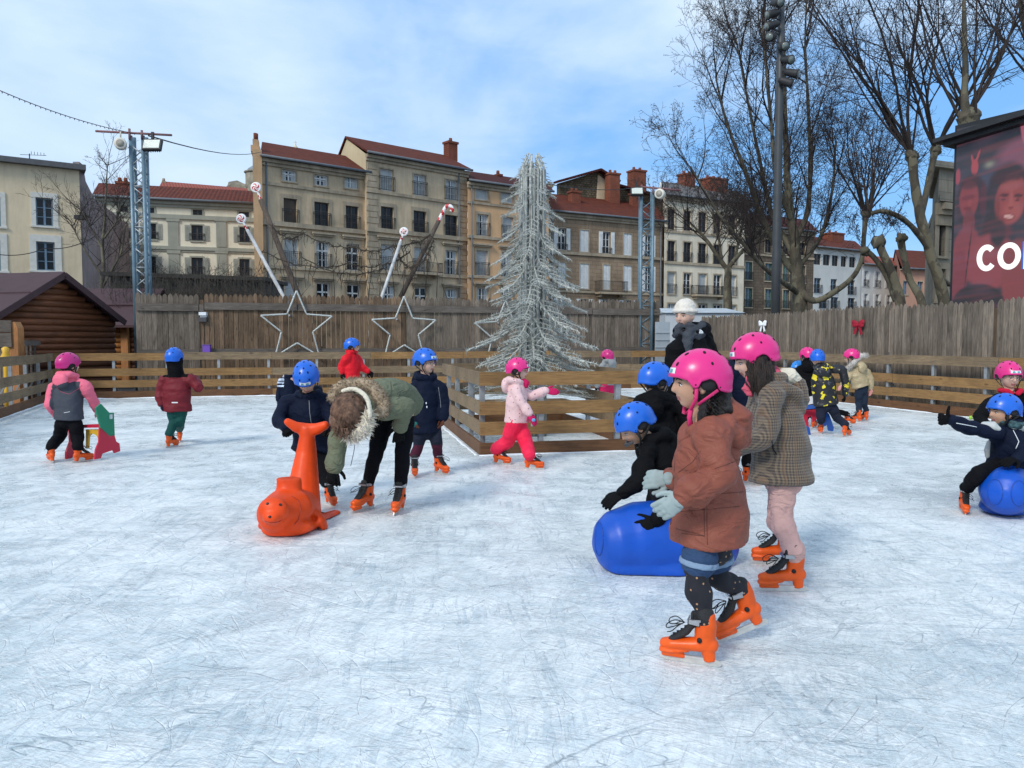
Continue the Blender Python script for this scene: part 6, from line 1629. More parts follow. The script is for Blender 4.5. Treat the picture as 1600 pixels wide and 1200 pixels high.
def patterned():
    # houndstooth
    m, nt, b = nodes('brown houndstooth wool'); tc = nt.nodes.new('ShaderNodeTexCoord'); sp = nt.nodes.new('ShaderNodeSeparateXYZ'); nt.links.new(tc.outputs['Object'], sp.inputs[0])
    h = math_(nt, 'ADD', sp.outputs[0], math_(nt, 'MULTIPLY', sp.outputs[1], .8)); z = sp.outputs[2]
    def ln(x, per, w): return math_(nt, 'LESS_THAN', math_(nt, 'FRACT', math_(nt, 'MULTIPLY', x, 1/per)), w)
    a = ln(h, .0155, .5); c = ln(z, .0155, .5); d = ln(math_(nt, 'ADD', h, z), .0155, .5)
    k = math_(nt, 'ADD', math_(nt, 'MULTIPLY', a, .5), math_(nt, 'MULTIPLY', c, .5)); k2 = math_(nt, 'MULTIPLY', math_(nt, 'MULTIPLY', math_(nt, 'SUBTRACT', 1.0, math_(nt, 'ABSOLUTE', math_(nt, 'SUBTRACT', a, c))), 0.0), d)
    c1 = mixc(nt, k, (.21, .155, .105), (.030, .024, .024)); c2 = mixc(nt, math_(nt, 'MULTIPLY', ln(h, .062, .25), .35), c1, (.20, .10, .045)); c3 = mixc(nt, math_(nt, 'MULTIPLY', ln(z, .062, .25), .3), c2, (.06, .05, .055))
    c3 = mixc(nt, ramp(nt, noi(nt, tc.outputs['Object'], 120, 3), [(.35, .0), (.65, .45)]), c3, (.12, .095, .075))
    nt.links.new(c3, b.inputs['Base Color']); b.inputs['Roughness'].default_value = .95; b.inputs['Sheen Weight'].default_value = .2
    bump(nt, b, noi(nt, tc.outputs['Object'], 9, 3, .5, 1), .5, .02); hound = m
    m, nt, b = nodes('black tights with gold dots'); v = coords(nt); vo = nt.nodes.new('ShaderNodeTexVoronoi'); vo.inputs['Scale'].default_value = 38; vo.inputs['Randomness'].default_value = .35; nt.links.new(v, vo.inputs['Vector'])
    nt.links.new(mixc(nt, math_(nt, 'LESS_THAN', vo.outputs['Distance'], .17), (.010, .010, .016), (.40, .22, .11)), b.inputs['Base Color']); b.inputs['Roughness'].default_value = .85; dots = m
    m, nt, b = nodes('pale pink jacket with small dark dots'); v = coords(nt); vo = nt.nodes.new('ShaderNodeTexVoronoi'); vo.inputs['Scale'].default_value = 26; vo.inputs['Randomness'].default_value = 1; nt.links.new(v, vo.inputs['Vector'])
    nt.links.new(mixc(nt, math_(nt, 'LESS_THAN', vo.outputs['Distance'], .17), (.74, .50, .50), (.22, .05, .10)), b.inputs['Base Color']); b.inputs['Roughness'].default_value = .7; bump(nt, b, noi(nt, v, 14, 3, .5, 1), .5, .015); pk = m
    m, nt, b = nodes('black jacket with yellow patches'); v = coords(nt, (1, .12, 1)); v2 = nt.nodes.new('ShaderNodeVectorMath'); v2.operation = 'ADD'; nz = nt.nodes.new('ShaderNodeTexNoise'); nz.inputs['Scale'].default_value = 16; s_ = nt.nodes.new('ShaderNodeVectorMath'); s_.operation = 'SCALE'; s_.inputs['Scale'].default_value = .14
    nt.links.new(v, nz.inputs[0]); nt.links.new(nz.outputs['Color'], s_.inputs[0]); nt.links.new(v, v2.inputs[0]); nt.links.new(s_.outputs[0], v2.inputs[1])
    vo = nt.nodes.new('ShaderNodeTexVoronoi'); vo.inputs['Scale'].default_value = 8.2; vo.inputs['Randomness'].default_value = .55; vo.distance = 'MANHATTAN'; nt.links.new(v2.outputs[0], vo.inputs['Vector'])
    vb = nt.nodes.new('ShaderNodeTexVoronoi'); vb.inputs['Scale'].default_value = 9; nt.links.new(v2.outputs[0], vb.inputs['Vector'])
    c = mixc(nt, math_(nt, 'LESS_THAN', vb.outputs['Distance'], .22), (.010, .010, .013), (.07, .07, .085)); c = mixc(nt, math_(nt, 'LESS_THAN', vo.outputs['Distance'], .42), c, (.75, .60, .02)); nt.links.new(c, b.inputs['Base Color']); b.inputs['Roughness'].default_value = .5; bump(nt, b, noi(nt, v, 12, 3, .5, 1), .6, .02)
    return hound, dots, pk, m
HOUND, DOTS, PKDOT, YEJ = patterned()
SEAM = mat('dark seam', (.075, .020, .014), .8, .05, 5, 0); SEAMD = mat('black seam', (.004, .004, .006), .8, .05, 5, 0); ZIPG = mat('grey zip', (.20, .22, .24), .4, .1, 9, 0)
rf = random.Random(77)

# 1 girl in the rust coat, nearest
p1 = person('girl in a pink helmet and rust padded coat skating nearest the camera', (1112, 1022), 1.34, -92, helmet=HELP, strap=mat('pink strap', (.62, .02, .14), .6), bvox=.0042, vox=.0075, skin=SKIN2,
    ss=.90, feet=[(1084, 1037, -112, 0, 0), (1166, 1004, -84, .046, 20)], head=(1088, 602, 0), hs=.97, look=(-90, 0, 0), hair=HBLK, hairz=-.07, brow=HBLK,
    locks=[([(1128, 612, .06), (1132, 640, .06), (1122, 660, .02)], [.04, .045, .03]), ([(1112, 612, .03), (1112, 636, .02), (1102, 655, -.01)], [.045, .045, .03]), ([(1125, 618, 0), (1130, 640, -.03), (1115, 656, -.06)], [.04, .04, .028]), ([(1100, 628, -.05), (1098, 648, -.07), (1092, 660, -.07)], [.02, .022, .012])],
    neck=(1100, 662, 0), hip=(1106, 835, 0), chest=(1104, 720, 0), waist=(1108, 790, 0), hem=(1108, 846, 0), hips=[(1098, 838, -.075), (1112, 838, .075)],
    kn=[(1088, 905, -.08), (1120, 900, .08)], sh=[(1114, 686, -.135), (1092, 690, .13)], el=[(1120, 742, -.20), (1080, 752, .17)], wr=[(1070, 778, -.22), (1052, 748, .10)],
    tr=[(.055, .058), (.086, .082), (.108, .100), (.112, .112), (.122, .120)], tw=1.0, td=1.04, armr=(.060, .054, .038), quilt=None, hl=.1, hood=0, crease=1.7, aw=.34,
    blobs=[([(1120, 646, .06), (1138, 640, .03), (1154, 656, .0), (1158, 684, 0)], [.040, .060, .064, .050]), ([(1112, 662, -.09), (1132, 668, -.09), (1152, 682, -.04)], [.036, .056, .052]), ([(1078, 672, -.05), (1092, 668, -.09), (1114, 662, -.10)], [.025, .030, .036])],
    jacket=[RUST], pants=DOTS, legr=(.054, .042, .030), lw=.05, pname='tights', cuff=.0, gloves=GREYG, hands=('relax', 'relax'), hdir=[(-1, -.05, -.55), (-1, .1, -.02)], hback=[(0, -1, .25), (0, -.9, .4)], hmir=(True, False), handk=1.12,
    seams=[('seam', [[(1060, 738), (1082, 722), (1098, 700)], [(1117, 732), (1140, 724), (1160, 716)], [(1118, 772), (1145, 770), (1166, 768)], [(1056, 800), (1105, 796), (1168, 790)], [(1104, 778), (1105, 840), (1106, 854)], [(1056, 700), (1052, 760), (1047, 835)],
                     [(1058, 792), (1100, 795), (1101, 838), (1056, 832)], [(1056, 826), (1080, 832), (1104, 838)]], .0016, mat('rust seam', (.10, .028, .019), .8, .05, 5, 0))])
# denim shorts with turn-ups
m = MB()
for i in (0, 1): a = p1['hipj'][i]; k = p1['kn'][i]; m.limb([a.lerp(k, .22), a.lerp(k, .42), a.lerp(k, .58)], [.068, .076, .077], fine=.03, wr=.08)
part('denim_shorts', soft(m, .008, 2, .004, 14), DENIM, p1['root'])
for i in (0, 1): m = MB(); a = p1['hipj'][i]; k = p1['kn'][i]; m.limb([a.lerp(k, .54), a.lerp(k, .68)], [.083, .082], round_=False); part('shorts_cuff', soft(m, .006, 1, .002, 14), DENIML, p1['root'])
for w_, e_ in zip(p1['wr'], p1['el']): d = (w_-e_).normalized(); m = MB(); m.limb([w_-d*.02, w_+d*.02], [.036, .034]); part('glove_cuff', soft(m, .006, 1, .002, 30), GREYG, p1['root'])
# zip edge and toggles of the coat, curls
m = MB(); Mh = p1['Mh']
for i in range(70):
    a = V((rf.uniform(-.06, .085), rf.uniform(.02, .11), rf.uniform(-.11, -.05))); P = [Mh @ (a+V((.012*cos(t*2.4+i)+.0, .010*sin(t*2.4+i), -.013*t))) for t in range(6)]; m.tube(spl(P, 2), .0032, 4)
part('curls', m, HBLK, p1['root'])
m = MB(); m.loft([Mh @ V((.055, -.035, -.10)), Mh @ V((.052, -.040, -.135)), Mh @ V((.045, -.030, -.185))], [.011]*3, [.003]*3, Mh.to_3x3() @ V((0, 1, 0)), 6, round_=False); part('strap_end', m, MAT['pink strap'], p1['root'])

# 2 girl in the houndstooth coat
p2 = person('girl in a pink helmet and brown houndstooth coat standing behind the nearest girl', (1222, 905), 1.44, -95, helmet=HELP, vox=.009, skin=SKINP, hair=HBRN, hairz=-.06,
    feet=[(1228, 924, -92, 0, 0), (1214, 882, -100, 0, 0)], head=(1176, 564, 0), hs=.98, look=(-92, 14, 0), neck=(1200, 606, 0), hip=(1222, 735, 0), chest=(1212, 645, 0), waist=(1219, 705, 0), hem=(1220, 752, 0),
    locks=[([(1187, 562, -.08), (1186, 588, -.115), (1190, 616, -.13)], [.028, .030, .012]), ([(1172, 574, -.085), (1171, 590, -.105), (1178, 606, -.12)], [.012, .018, .010]), ([(1192, 560, -.05), (1193, 590, -.09), (1188, 618, -.10)], [.03, .03, .012]), ([(1200, 565, -.02), (1204, 590, -.07), (1198, 610, -.09)], [.035, .03, .012]), ([(1168, 575, -.03), (1170, 598, -.05), (1178, 612, -.07)], [.014, .02, .01])],
    hips=[(1224, 738, -.06), (1222, 738, .07)], kn=[(1222, 815, -.05), (1216, 812, .12)], sh=[(1205, 622, -.15), (1190, 625, .14)], el=[(1196, 678, -.19), (1165, 690, .16)], wr=[(1150, 700, -.10), (1120, 706, .12)],
    tr=[(.050, .052), (.085, .075), (.106, .096), (.108, .112), (.112, .122)], armr=(.053, .047, .040), hl=.1, hood=3, crease=1.25,
    blobs=[([(1210, 590, .06), (1232, 588, .05), (1247, 600, .0), (1253, 625, -.02), (1246, 646, -.02)], [.040, .048, .054, .048, .03]), ([(1202, 606, -.10), (1224, 604, -.13), (1244, 618, -.10), (1250, 638, -.05)], [.026, .034, .042, .036])],
    jacket=[HOUND, CREAM], zone=lambda q, w: 0, pants=PINKP, legr=(.052, .045, .041), lw=.22, cuff=.02, gloves=BLKG, hands=('relax', 'relax'), seams=[('pocket_seam', [[(1206, 688), (1208, 702), (1215, 712)]], .003, SEAMD)])
m = MB()
for i in range(160):
    t = rf.random(); x0 = 1166+t*42; p = W(x0+rf.uniform(-2, 2), 568+rf.uniform(-6, 10), p2['D'], -.10-.035*sin(pi*t)); q = W(1176+t*26+rf.uniform(-3, 3), 608+rf.uniform(-10, 12), p2['D'], -.125-.03*sin(pi*t)); m.tube(spl([p, p.lerp(q, .5)+V((rf.uniform(-.012, .008), -.022, 0)), q], 3), [.002, .0034, .0036, .0034, .003, .0022, .001], 4)
part('hair_strands', m, HBRN, p2['root'])
m = MB(); m.limb([W(1210, 594, p2['D'], .0), W(1222, 588, p2['D'], -.01), W(1236, 588, p2['D'], -.01), W(1246, 596, p2['D'], -.01)], [.03, .052, .050, .03]); part('hood_lining', soft(m, .008, 3, .004, 18), CREAM, p2['root'])
m = MB(); c = p2['neck']; m.limb([W(1172, 592, p2['D'], -.06), W(1184, 604, p2['D'], -.09), W(1202, 600, p2['D'], -.07), W(1212, 585, p2['D'], -.02), W(1206, 580, p2['D'], .05)], [.028, .034, .034, .038, .04]); m.limb([W(1172, 597, p2['D'], -.02), W(1167, 607, p2['D'], -.02), W(1173, 616, p2['D'], -.04)], [.022, .030, .018])
part('scarf', soft(m, .008, 2, .006, 22), PINKS, p2['root'])

# 3 boy leaning over the blue ball
p3 = person('boy in a blue helmet and black jacket leaning over the blue ball', (1040, 868), 1.22, -75, helmet=HELB, vox=.009, skin=SKIN2, sticker=False, hair=HBRN, feet=[(1030, 872, -90), (1055, 862, -80)], head=(992, 668, -.02), hs=.96, look=(-82, 32, 0),
    neck=(1018, 690, 0), hip=(1052, 778, .10), chest=(1030, 718, 0), hem=(1056, 790, .12), sh=[(1012, 708, -.14), (1035, 700, .13)], el=[(998, 752, -.24), (1060, 786, -.28)], wr=[(974, 770, -.22), (1025, 812, -.40)], kn=[(1030, 815, -.02), (1055, 815, .06)],
    tw=1.12, td=1.15, hood=1, jacket=[BLACKJ], pants=fabric('grey trousers', (.28, .29, .33), .8, .5), gloves=BLKG, hands=('flat', 'spread'), hdir=[(-1, -.15, -.55), (-.95, -.1, -.55)], hback=[(-.3, -.5, .8), (-.2, -.9, .3)], hmir=(True, True), handk=1.28)
m = MB(); Mh = p3['Mh']; m.limb([Mh @ V((.05, -.075, -.06)), Mh @ V((0, -.108, -.066)), Mh @ V((-.05, -.075, -.06))], [.008, .013, .008]); part('mouth_cover', m, mat('dark grey plastic', (.05, .05, .055)), p3['root'])
# 4 boy behind him
person('boy in a blue helmet and black hooded jacket standing behind the leaning boy', (1040, 842), 1.20, 150, helmet=HELB, vox=.010, skin=SKIN2, sticker=False, hair=HBRN, head=(1026, 600, 0), hs=.93, look=(120, 12, 0), neck=(1026, 632, 0), hip=(1035, 740, 0), hood=1, blobs=[([(1000, 628, -.05), (1025, 622, -.10), (1050, 630, -.05)], [.05, .065, .05])], tw=1.1, td=1.2, hl=.04, jacket=[BLACKJ], pants=BLACKP, gloves=BLKG)
# 5 woman in black
p5 = person('woman in a black padded coat, grey scarf and cream beanie standing in the middle', (1085, 778), 1.72, -42, skin=SKINP, vox=.010, hs=1.0, head=(1070, 494, 0), look=(-42, 6, 0), neck=(1078, 526, 0), hip=(1083, 655, 0), sh=[(1058, 546, -.10), (1106, 545, .08)], el=[(1045, 600, -.12), (1117, 608, .05)], wr=[(1050, 650, -.16), (1112, 665, -.03)], hl=.05, hood=1, quilt=(.10, .05), jacket=[BLACKJ], pants=BLACKP, gloves=BLKG, tw=1.12, td=1.25)
m = MB(); Mh = p5['Mh']; m.ell((0, 0, 0), (1, 1, 1), None, 30); m.v = [tuple(Mh @ V((u[0]*.088, u[1]*.104+.012, u[2]*.092+.058))) for u in m.v]
m2 = MB(); m2.tube([Mh @ V((.089*sin(a), -.104*cos(a)+.010, .040+.012*cos(a))) for a in [2*pi*i/24 for i in range(24)]], .016, 10, closed=True); b_ = MB(); b_.add(m.v, m.f, 0, True); b_.add(m2.v, m2.f, 0, True)
part('beanie', soft(b_, .007, 2, .004, 35), mat('cream knitted wool', (.70, .64, .56), .95, .06, 30, .9, 90, bd=.01, stretch=(1, 1, .3)), p5['root'])
m = MB(); n_ = p5['neck']; R_ = p5['Ry'].to_3x3(); fr = [n_+R_ @ V((cos(a)*.105, sin(a)*.10, .03+.02*sin(3*a))) for a in [2*pi*i/14 for i in range(15)]]; m.limb(fr, .042); m.limb([x+V((0, 0, .05)) for x in fr], .036); m.limb([n_+R_ @ V((.05, -.11, .02)), n_+R_ @ V((.04, -.14, -.10)), n_+R_ @ V((.05, -.145, -.20))], [.05, .05, .04])
part('scarf', soft(m, .009, 2, .010, 16), fabric('charcoal scarf', (.050, .056, .068), .95, .7, 14, .2), p5['root'])
m = MB(); c = W(1094, 519, p5['D'], -.205)
for k in range(3):
    r0, r1 = .006+k*.011, .014+k*.011; m.add([c+V((cos(radians(a))*r - .01, 0, sin(radians(a))*r-.012)) for a in range(5, 95, 15) for r in (r0, r1)], [(2*i, 2*i+1, 2*i+3, 2*i+2) for i in range(5)])
me = m.mesh('e'); part('chest_emblem', me, TAGW, p5['root'])
# 6 child hidden behind
person('child in a blue helmet and dark jacket mostly hidden between the two pink helmeted girls', (1158, 757), 1.35, 20, helmet=HELB, far=True, sticker=False, jacket=[NAVY], pants=BLACKP, gloves=BLKG, hl=.03)

# 7 boy holding the orange seal
p7 = person('boy in a blue helmet and navy padded jacket bending over the orange seal tail', (492, 782), 1.30, -8, helmet=HELB, vox=.009, feet=[(516, 790, 30), (470, 775, -20)], head=(479, 594, -.12), hs=.98, look=(12, 42, -6), neck=(481, 622, 0), hip=(488, 705, .12), chest=(480, 645, 0), hem=(484, 706, .08),
    sh=[(512, 626, 0), (448, 628, 0)], el=[(522, 662, -.06), (436, 655, -.05)], wr=[(514, 668, -.20), (447, 668, -.18)], kn=[(508, 745, -.05), (475, 740, -.02)], tw=1.12, td=1.05, hl=.02, quilt=(.075, .05), hood=1, hair=HBLK, jacket=[NAVY], pants=BLACKP, gloves=BLKG, hands=('grip', 'grip'), hdir=[(-.4, -.5, -.3), (.4, -.5, -.3)], hback=[(0, -.4, 1), (0, -.4, 1)], hmir=(False, True),
    seams=[('zip', [[(483, 626), (484, 645), (487, 665)]], .0035, ZIPG)])
# 8 woman bending in olive parka
p8 = person('woman in an olive parka and black leggings bending down beside the orange seal', (598, 800), 1.62, -25, skin=SKINP, vox=.009, feet=[(624, 800, -8), (570, 797, -28)], head=(548, 652, -.42), hs=1.08, look=(-35, 88, 8), hair=None,
    neck=(568, 634, -.28), hip=(622, 622, .18), side=(.75, -.45, -.1), chest=(588, 622, -.12), waist=(618, 618, .08), hem=(630, 632, .20), hips=[(636, 632, .12), (606, 634, .20)], kn=[(629, 712, 0), (586, 712, .04)], sh=[(600, 640, -.28), (545, 642, -.22)], el=[(634, 636, -.20), (530, 682, -.30)], wr=[(625, 664, -.12), (522, 728, -.34)],
    tr=[(.060, .060), (.095, .075), (.112, .085), (.108, .085), (.115, .088)], armr=(.052, .046, .042), tw=1.0, hood=0, jacket=[OLIVE], pants=BLACKP, legr=(.052, .038, .030), lw=.04, crease=.9, pname='leggings', gloves=BLKG, hands=('flat', 'flat'), hdir=[(-.1, .1, -1), (.0, -.2, -1)], hback=[(.3, -1, 0), (-.2, -1, .2)], hmir=(True, False), handk=1.0,
    seams=[('seam', [[(610, 596), (612, 610), (606, 628)], [(640, 606), (630, 618), (616, 626)], [(560, 634), (585, 640), (612, 628)], [(520, 722), (528, 727), (536, 724)]], .003, mat('olive seam', (.07, .075, .05)))])
D8 = p8['D']; HAUB = mat('auburn brown hair', (.19, .100, .060), .5, .5, 10, 1, 90, bd=.01, stretch=(3, 3, 3)); hc8 = W(545, 643, D8, -.44)
m = MB(); m.ell(hc8, (.125, .125, .132), None, 30); m.ell(hc8+V((.035, .03, .055)), (.085, .09, .075), None, 20); m.ell(hc8+V((-.045, -.02, -.06)), (.095, .09, .085), None, 20); ho = part('hair', soft(m, .008, 3, .002, 22), HAUB, p8['root']); m = MB(); crown = hc8+V((.045, -.06, .085))
ax8 = (crown-hc8).normalized(); e1 = ax8.orthogonal().normalized(); e2 = ax8.cross(e1)
for i in range(620):
    a = rf.uniform(0, 2*pi); t1 = rf.uniform(.5, 1.0); P = []
    for t in (0, .25, .5, .75, 1.0):
        th = (.05+t*t1)*pi*.72; sw = a+.35*t; d = ax8*cos(th)+(e1*cos(sw)+e2*sin(sw))*sin(th); P.append(hc8+V((d.x*.131, d.y*.131, d.z*.139))+V((0, 0, -.012*t*t)))
    m.tube(P, [.0016, .003, .0034, .003, .001], 3)
for i in range(110):
    t = rf.random(); p = W(518+t*40, 655+14*sin(t*3), D8, -.50+rf.uniform(-.05, .05)); m.tube([p, p+V((rf.uniform(-.02, .02), 0, -.035)), p+V((rf.uniform(-.05, .03), rf.uniform(-.02, .02), -.07-.03*rf.random()))], [.003, .003, .001], 3)
part('hair_strands', m, HAUB, ho)
bp = [W(536, 611, D8, -.40), W(554, 608, D8, -.46), W(570, 618, D8, -.50), W(577, 634, D8, -.52), W(578, 650, D8, -.52)]
m = MB(); m.limb(spl(bp, 4), .017); part('headband', soft(m, .006, 1, .003, 40), CREAM, p8['root'])
ep = [W(574, 646, D8, -.48), W(573, 664, D8, -.50), W(560, 678, D8, -.50), W(545, 682, D8, -.48)]
m = MB(); fur(m, [tuple(x) for x in ep], .042, .034, 1100, rf); m.limb(ep, [.030, .042, .038, .022]); part('earmuff', m, [CREAM, mat('pale fur', (.62, .55, .50), .95)], p8['root'])
FUR = mat('beige faux fur', (.33, .25, .17), .95, .35, 14, 0); FUR2 = mat('dark tipped faux fur', (.17, .12, .08), .95, .3, 14, 0)
ring = [W(524, 618, D8, -.20), W(534, 606, D8, -.22), W(553, 601, D8, -.24), W(574, 603, D8, -.27), W(590, 616, D8, -.30), W(599, 632, D8, -.33), W(596, 642, D8, -.36)]
m = MB(); m.limb(spl(ring, 4), .052); fr_o = part('fur_hood', soft(m, .010, 2, .008, 25), FUR, p8['root']); m = MB(); fur(m, [tuple(x) for x in spl(ring, 4)], .052, .026, 7000, rf); part('fur_trim', m, [FUR, FUR2], fr_o)
m = MB(); m.tube(spl([W(556, 682, D8, -.36), W(553, 705, D8, -.36), W(548, 728, D8, -.36)], 4), .003, 4); m.tube([W(588, 650, D8, -.3), W(589, 668, D8, -.3)], .004, 4); part('hood_cord', m, BLK, p8['root'])
m = MB(); d = (p8['wr'][1]-p8['el'][1]).normalized(); m.limb([p8['wr'][1], p8['wr'][1]+d*.10], [.042, .040]); part('cuff', soft(m, .008, 1, .003, 30), BLKG, p8['root'])
# 9 boy with glasses
GLS = mat('brown glasses frame', (.05, .02, .02), .3, .05)
p9 = person('boy with glasses and long navy coat standing left of the wooden enclosure', (664, 742), 1.32, 32, helmet=HELB, vox=.009, skin=SKINP, glasses=GLS, feet=[(688, 740, 42), (648, 744, 8)], head=(666, 568, 0), hs=.98, look=(58, 0, 0), neck=(666, 594, 0), hip=(666, 665, 0), sh=[(688, 606, .02), (648, 606, -.02)], el=[(694, 632, 0), (644, 634, -.03)], wr=[(692, 652, -.05), (648, 656, -.08)],
    kn=[(682, 690, -.02), (654, 694, -.02)], hl=.05, tw=1.0, hood=1, hair=HBRN, hairz=-.03, jacket=[NAVY], pants=[NAVY2, MAUVE], pzone=lambda q, w: 1 if q.z < .235 else 0, legr=(.060, .046, .036), gloves=fabric('teal and orange glove', (.10, .035, .02), .8, .4), armr=(.050, .046, .040), seams=[('zip', [[(685, 605), (688, 625), (689, 640)]], .003, ZIPG)])
m = MB(); m.ell(W(666, 630, p9['D'], -.16), (.006, .006, .012), None, 8); m.ell(W(667, 636, p9['D'], -.165), (.006, .006, .012), None, 8); part('toggle', m, TAGW, p9['root'])
m = MB(); d = (p9['wr'][1]-p9['el'][1]).normalized(); m.limb([p9['wr'][1]-d*.01, p9['wr'][1]+d*.035], [.043, .043]); part('cuff', soft(m, .008, 1), fabric('teal knit', (.02, .16, .14), .9), p9['root'])
# 10 red jacket far
person('child in a bright red jacket and blue helmet skating right near the back rail', (552, 660), 1.40, 65, helmet=HELB, far=True, sticker=False, hair=HBLK, look=(95, 0, 0), wr=[(574, 580, .1), (535, 581, -.1)], el=[(564, 573, .1), (534, 572, -.08)], hl=.08, jacket=[REDJ], pants=BLACKP, gloves=BLKG, hood=3, hands=('relax', 'relax'), handk=1.1)
# 11 toddler in pink
p11 = person('small girl in a dotted pale pink jacket and coral red trousers beside the enclosure', (806, 726), 1.20, 78, helmet=HELP, vox=.009, skin=SKINP, glasses=mat('pink glasses frame', (.5, .05, .12), .3), hair=HBRN, feet=[(832, 733, 82, 0, 0), (782, 725, 66, 0, 0)], head=(811, 580, 0), hs=.94, look=(80, 0, 0), neck=(808, 600, 0), hip=(806, 658, 0), sh=[(812, 610, .09), (806, 612, -.09)], el=[(830, 618, .08), (814, 628, -.14)],
    wr=[(852, 611, .04), (827, 645, -.17)], kn=[(822, 692, -.03), (793, 690, .05)], hl=.01, tw=1.02, td=1.1, hood=1, jacket=[PKDOT], pants=CORAL, legr=(.078, .066, .058), lw=.1, cuff=-.12, gloves=MAGG, hands=('mitt', 'mitt'), armr=(.052, .046, .038), hdir=[(1, -.1, -.05), (.5, -.15, -.85)], hback=[(0, -1, .2), (.5, -.8, 0)], handk=1.15)
m = MB(); m.ell(p11['wr'][1]+V((.045, -.030, -.075)), (.020, .010, .020), None, 10); part('mitten_patch', m, mat('light blue felt', (.10, .38, .62), .9), p11['root'])
m = MB(); T = p11; m.cbox(W(831, 664, p11['D'], -.10), (.022, .004, .03)); part('trouser_badge', m, mat('grey badge', (.4, .4, .42)), p11['root'])
m = MB(); Mh = p11['Mh']; m.limb([Mh @ V((0, -.055, -.112)), Mh @ V((.0, -.09, -.135)), Mh @ V((0, -.08, -.165))], [.03, .035, .03]); part('neck_warmer', m, MAGG, p11['root'])
# 12 behind tree
person('child in a pink helmet, light grey coat and pink trousers behind the silver tree enclosure', (948, 652), 1.20, 215, helmet=HELP, far=True, sticker=False, hair=HBRN, jacket=[GREYC], pants=fabric('bright pink trousers', (.75, .02, .12), .7), gloves=BLKG, quilt=(.09, .06), legr=(.078, .066, .055))
# 13 left girl with skating aid
D13 = G(107, 720).y/K; AR13 = [(W(*a_[:2], D13, a_[2]), W(*b_[:2], D13, b_[2])) for a_, b_ in (((86, 604, 0), (79, 632, -.04)), ((79, 632, -.04), (88, 648, .10)), ((134, 602, -.02), (143, 622, .05)), ((143, 622, .05), (152, 640, .15)))]
def sdist(p, a_, b_): t = max(0, min(1, (p-a_).dot(b_-a_)/(b_-a_).length_squared)); return (p-(a_+(b_-a_)*t)).length
def z13(q, w): return 1 if q.z < .70-.03*max(0, 1-abs(q.x+.02)/.08) and abs(q.x+.01) < .150 and (abs(q.x+.01) < .10 or min(sdist(w, *e_) for e_ in AR13) > .070) else 0
p13 = person('girl in a magenta helmet and pink and slate jacket pushing the red skating aid', (107, 720), 1.28, 172, helmet=HELM, vox=.010, sticker=False, hair=HBRN, feet=[(80, 722, 222, .0, 0), (128, 722, 150, .0, 0)], look=(150, 0, 0), head=(109, 572, 0), neck=(108, 592, 0), hip=(108, 652, 0), sh=[(84, 606, 0), (134, 604, -.02)], el=[(79, 632, -.04), (143, 622, .05)], wr=[(88, 648, .10), (152, 640, .15)], kn=[(93, 682, .05), (121, 684, -.02)],
    hl=.02, tw=1.08, td=1.1, jacket=[PINKJ, SLATE], zone=z13, pants=[BLACKP, fabric('blue trouser side', (.01, .05, .16), .8)], pzone=lambda q, w: 1 if q.x > .125 else 0, legr=(.064, .052, .046), gloves=fabric('pale pink glove', (.6, .3, .3), .9), armr=(.050, .046, .038), hands=('grip', 'grip'),
    seams=[('reflective_print', [[(100, 645), (106, 644), (110, 643)]], .003, TAGW), ('seam', [[(74+8, 597), (95, 612), (108, 616), (122, 608), (130, 600)]], .0025, mat('pink seam', (.45, .07, .12)))])
# 14 burgundy
p14 = person('boy in a blue helmet and burgundy padded jacket with a black hood seen from behind', (276, 698), 1.27, 178, helmet=HELB, vox=.010, sticker=False, feet=[(268, 699, 165), (281, 690, 205)], look=(178, 0, 0), neck=(276, 588, 0), hip=(277, 638, 0), hood=2, kn=[(272, 660, 0), (281, 660, 0)], sh=[(256, 594, 0), (298, 594, 0)], el=[(249, 614, -.02), (311, 606, -.02)], wr=[(252, 630, -.04), (304, 592, .14)],
    hl=.03, tw=1.26, td=1.15, quilt=(.11, .06), jacket=[BURG, BLACKJ], zone=lambda q, w: 1 if q.z > .70 and abs(q.x+.02) < .125 else 0, pants=GREENT, legr=(.056, .048, .042), gloves=fabric('navy glove', (.01, .014, .035)), armr=(.052, .048, .042))
m = MB(); m.cbox(W(273, 629, p14['D'], -.185), (.075, .004, .014)); part('reflective_tag', m, TAGW, p14['root'])
# 15 yellow black
p15 = person('boy in a black jacket with yellow patches seen from behind', (1298, 679), 1.24, 172, helmet=HELB, far=True, vox=.011, sticker=False, feet=[(1282, 677, 170), (1322, 682, 130)], head=(1277, 562, 0), look=(165, 5, 0), neck=(1283, 577, 0), hip=(1290, 630, 0), kn=[(1283, 655, 0), (1307, 652, 0)], hood=1, hl=.02, tw=1.2, td=1.1, jacket=[YEJ], pants=NAVY2, gloves=BLKG, legr=(.062, .052, .044))
person('child in a pink helmet and black jacket just left of the yellow and black jacket', (1262, 668), 1.21, 150, helmet=HELP, far=True, sticker=False, hair=HBLK, head=(1260, 558, 0), jacket=[BLACKJ], pants=BLACKP, gloves=BLKG, look=(200, 10, 0))
# 21 small child sitting on the aid
person('small child in a light blue helmet sitting on the blue and red skating aid', (1262, 668), 1.02, -60, helmet=mat('light blue helmet shell', (.02, .22, .66), .35), far=True, sticker=False, head=(1246, 578, .2), neck=(1250, 592, .25), hip=(1268, 634, .3), hips=[(1270, 634, .25), (1268, 634, .35)], kn=[(1298, 640, .3), (1262, 648, .1)], feet=[(1326, 662, 40), (1257, 668, -60)], sh=[(1256, 600, .2), (1244, 600, .3)], el=[(1256, 614, .1), (1242, 614, .2)], wr=[(1262, 626, .1), (1250, 628, .1)], jacket=[NAVY], pants=BLACKP, gloves=BLKG)
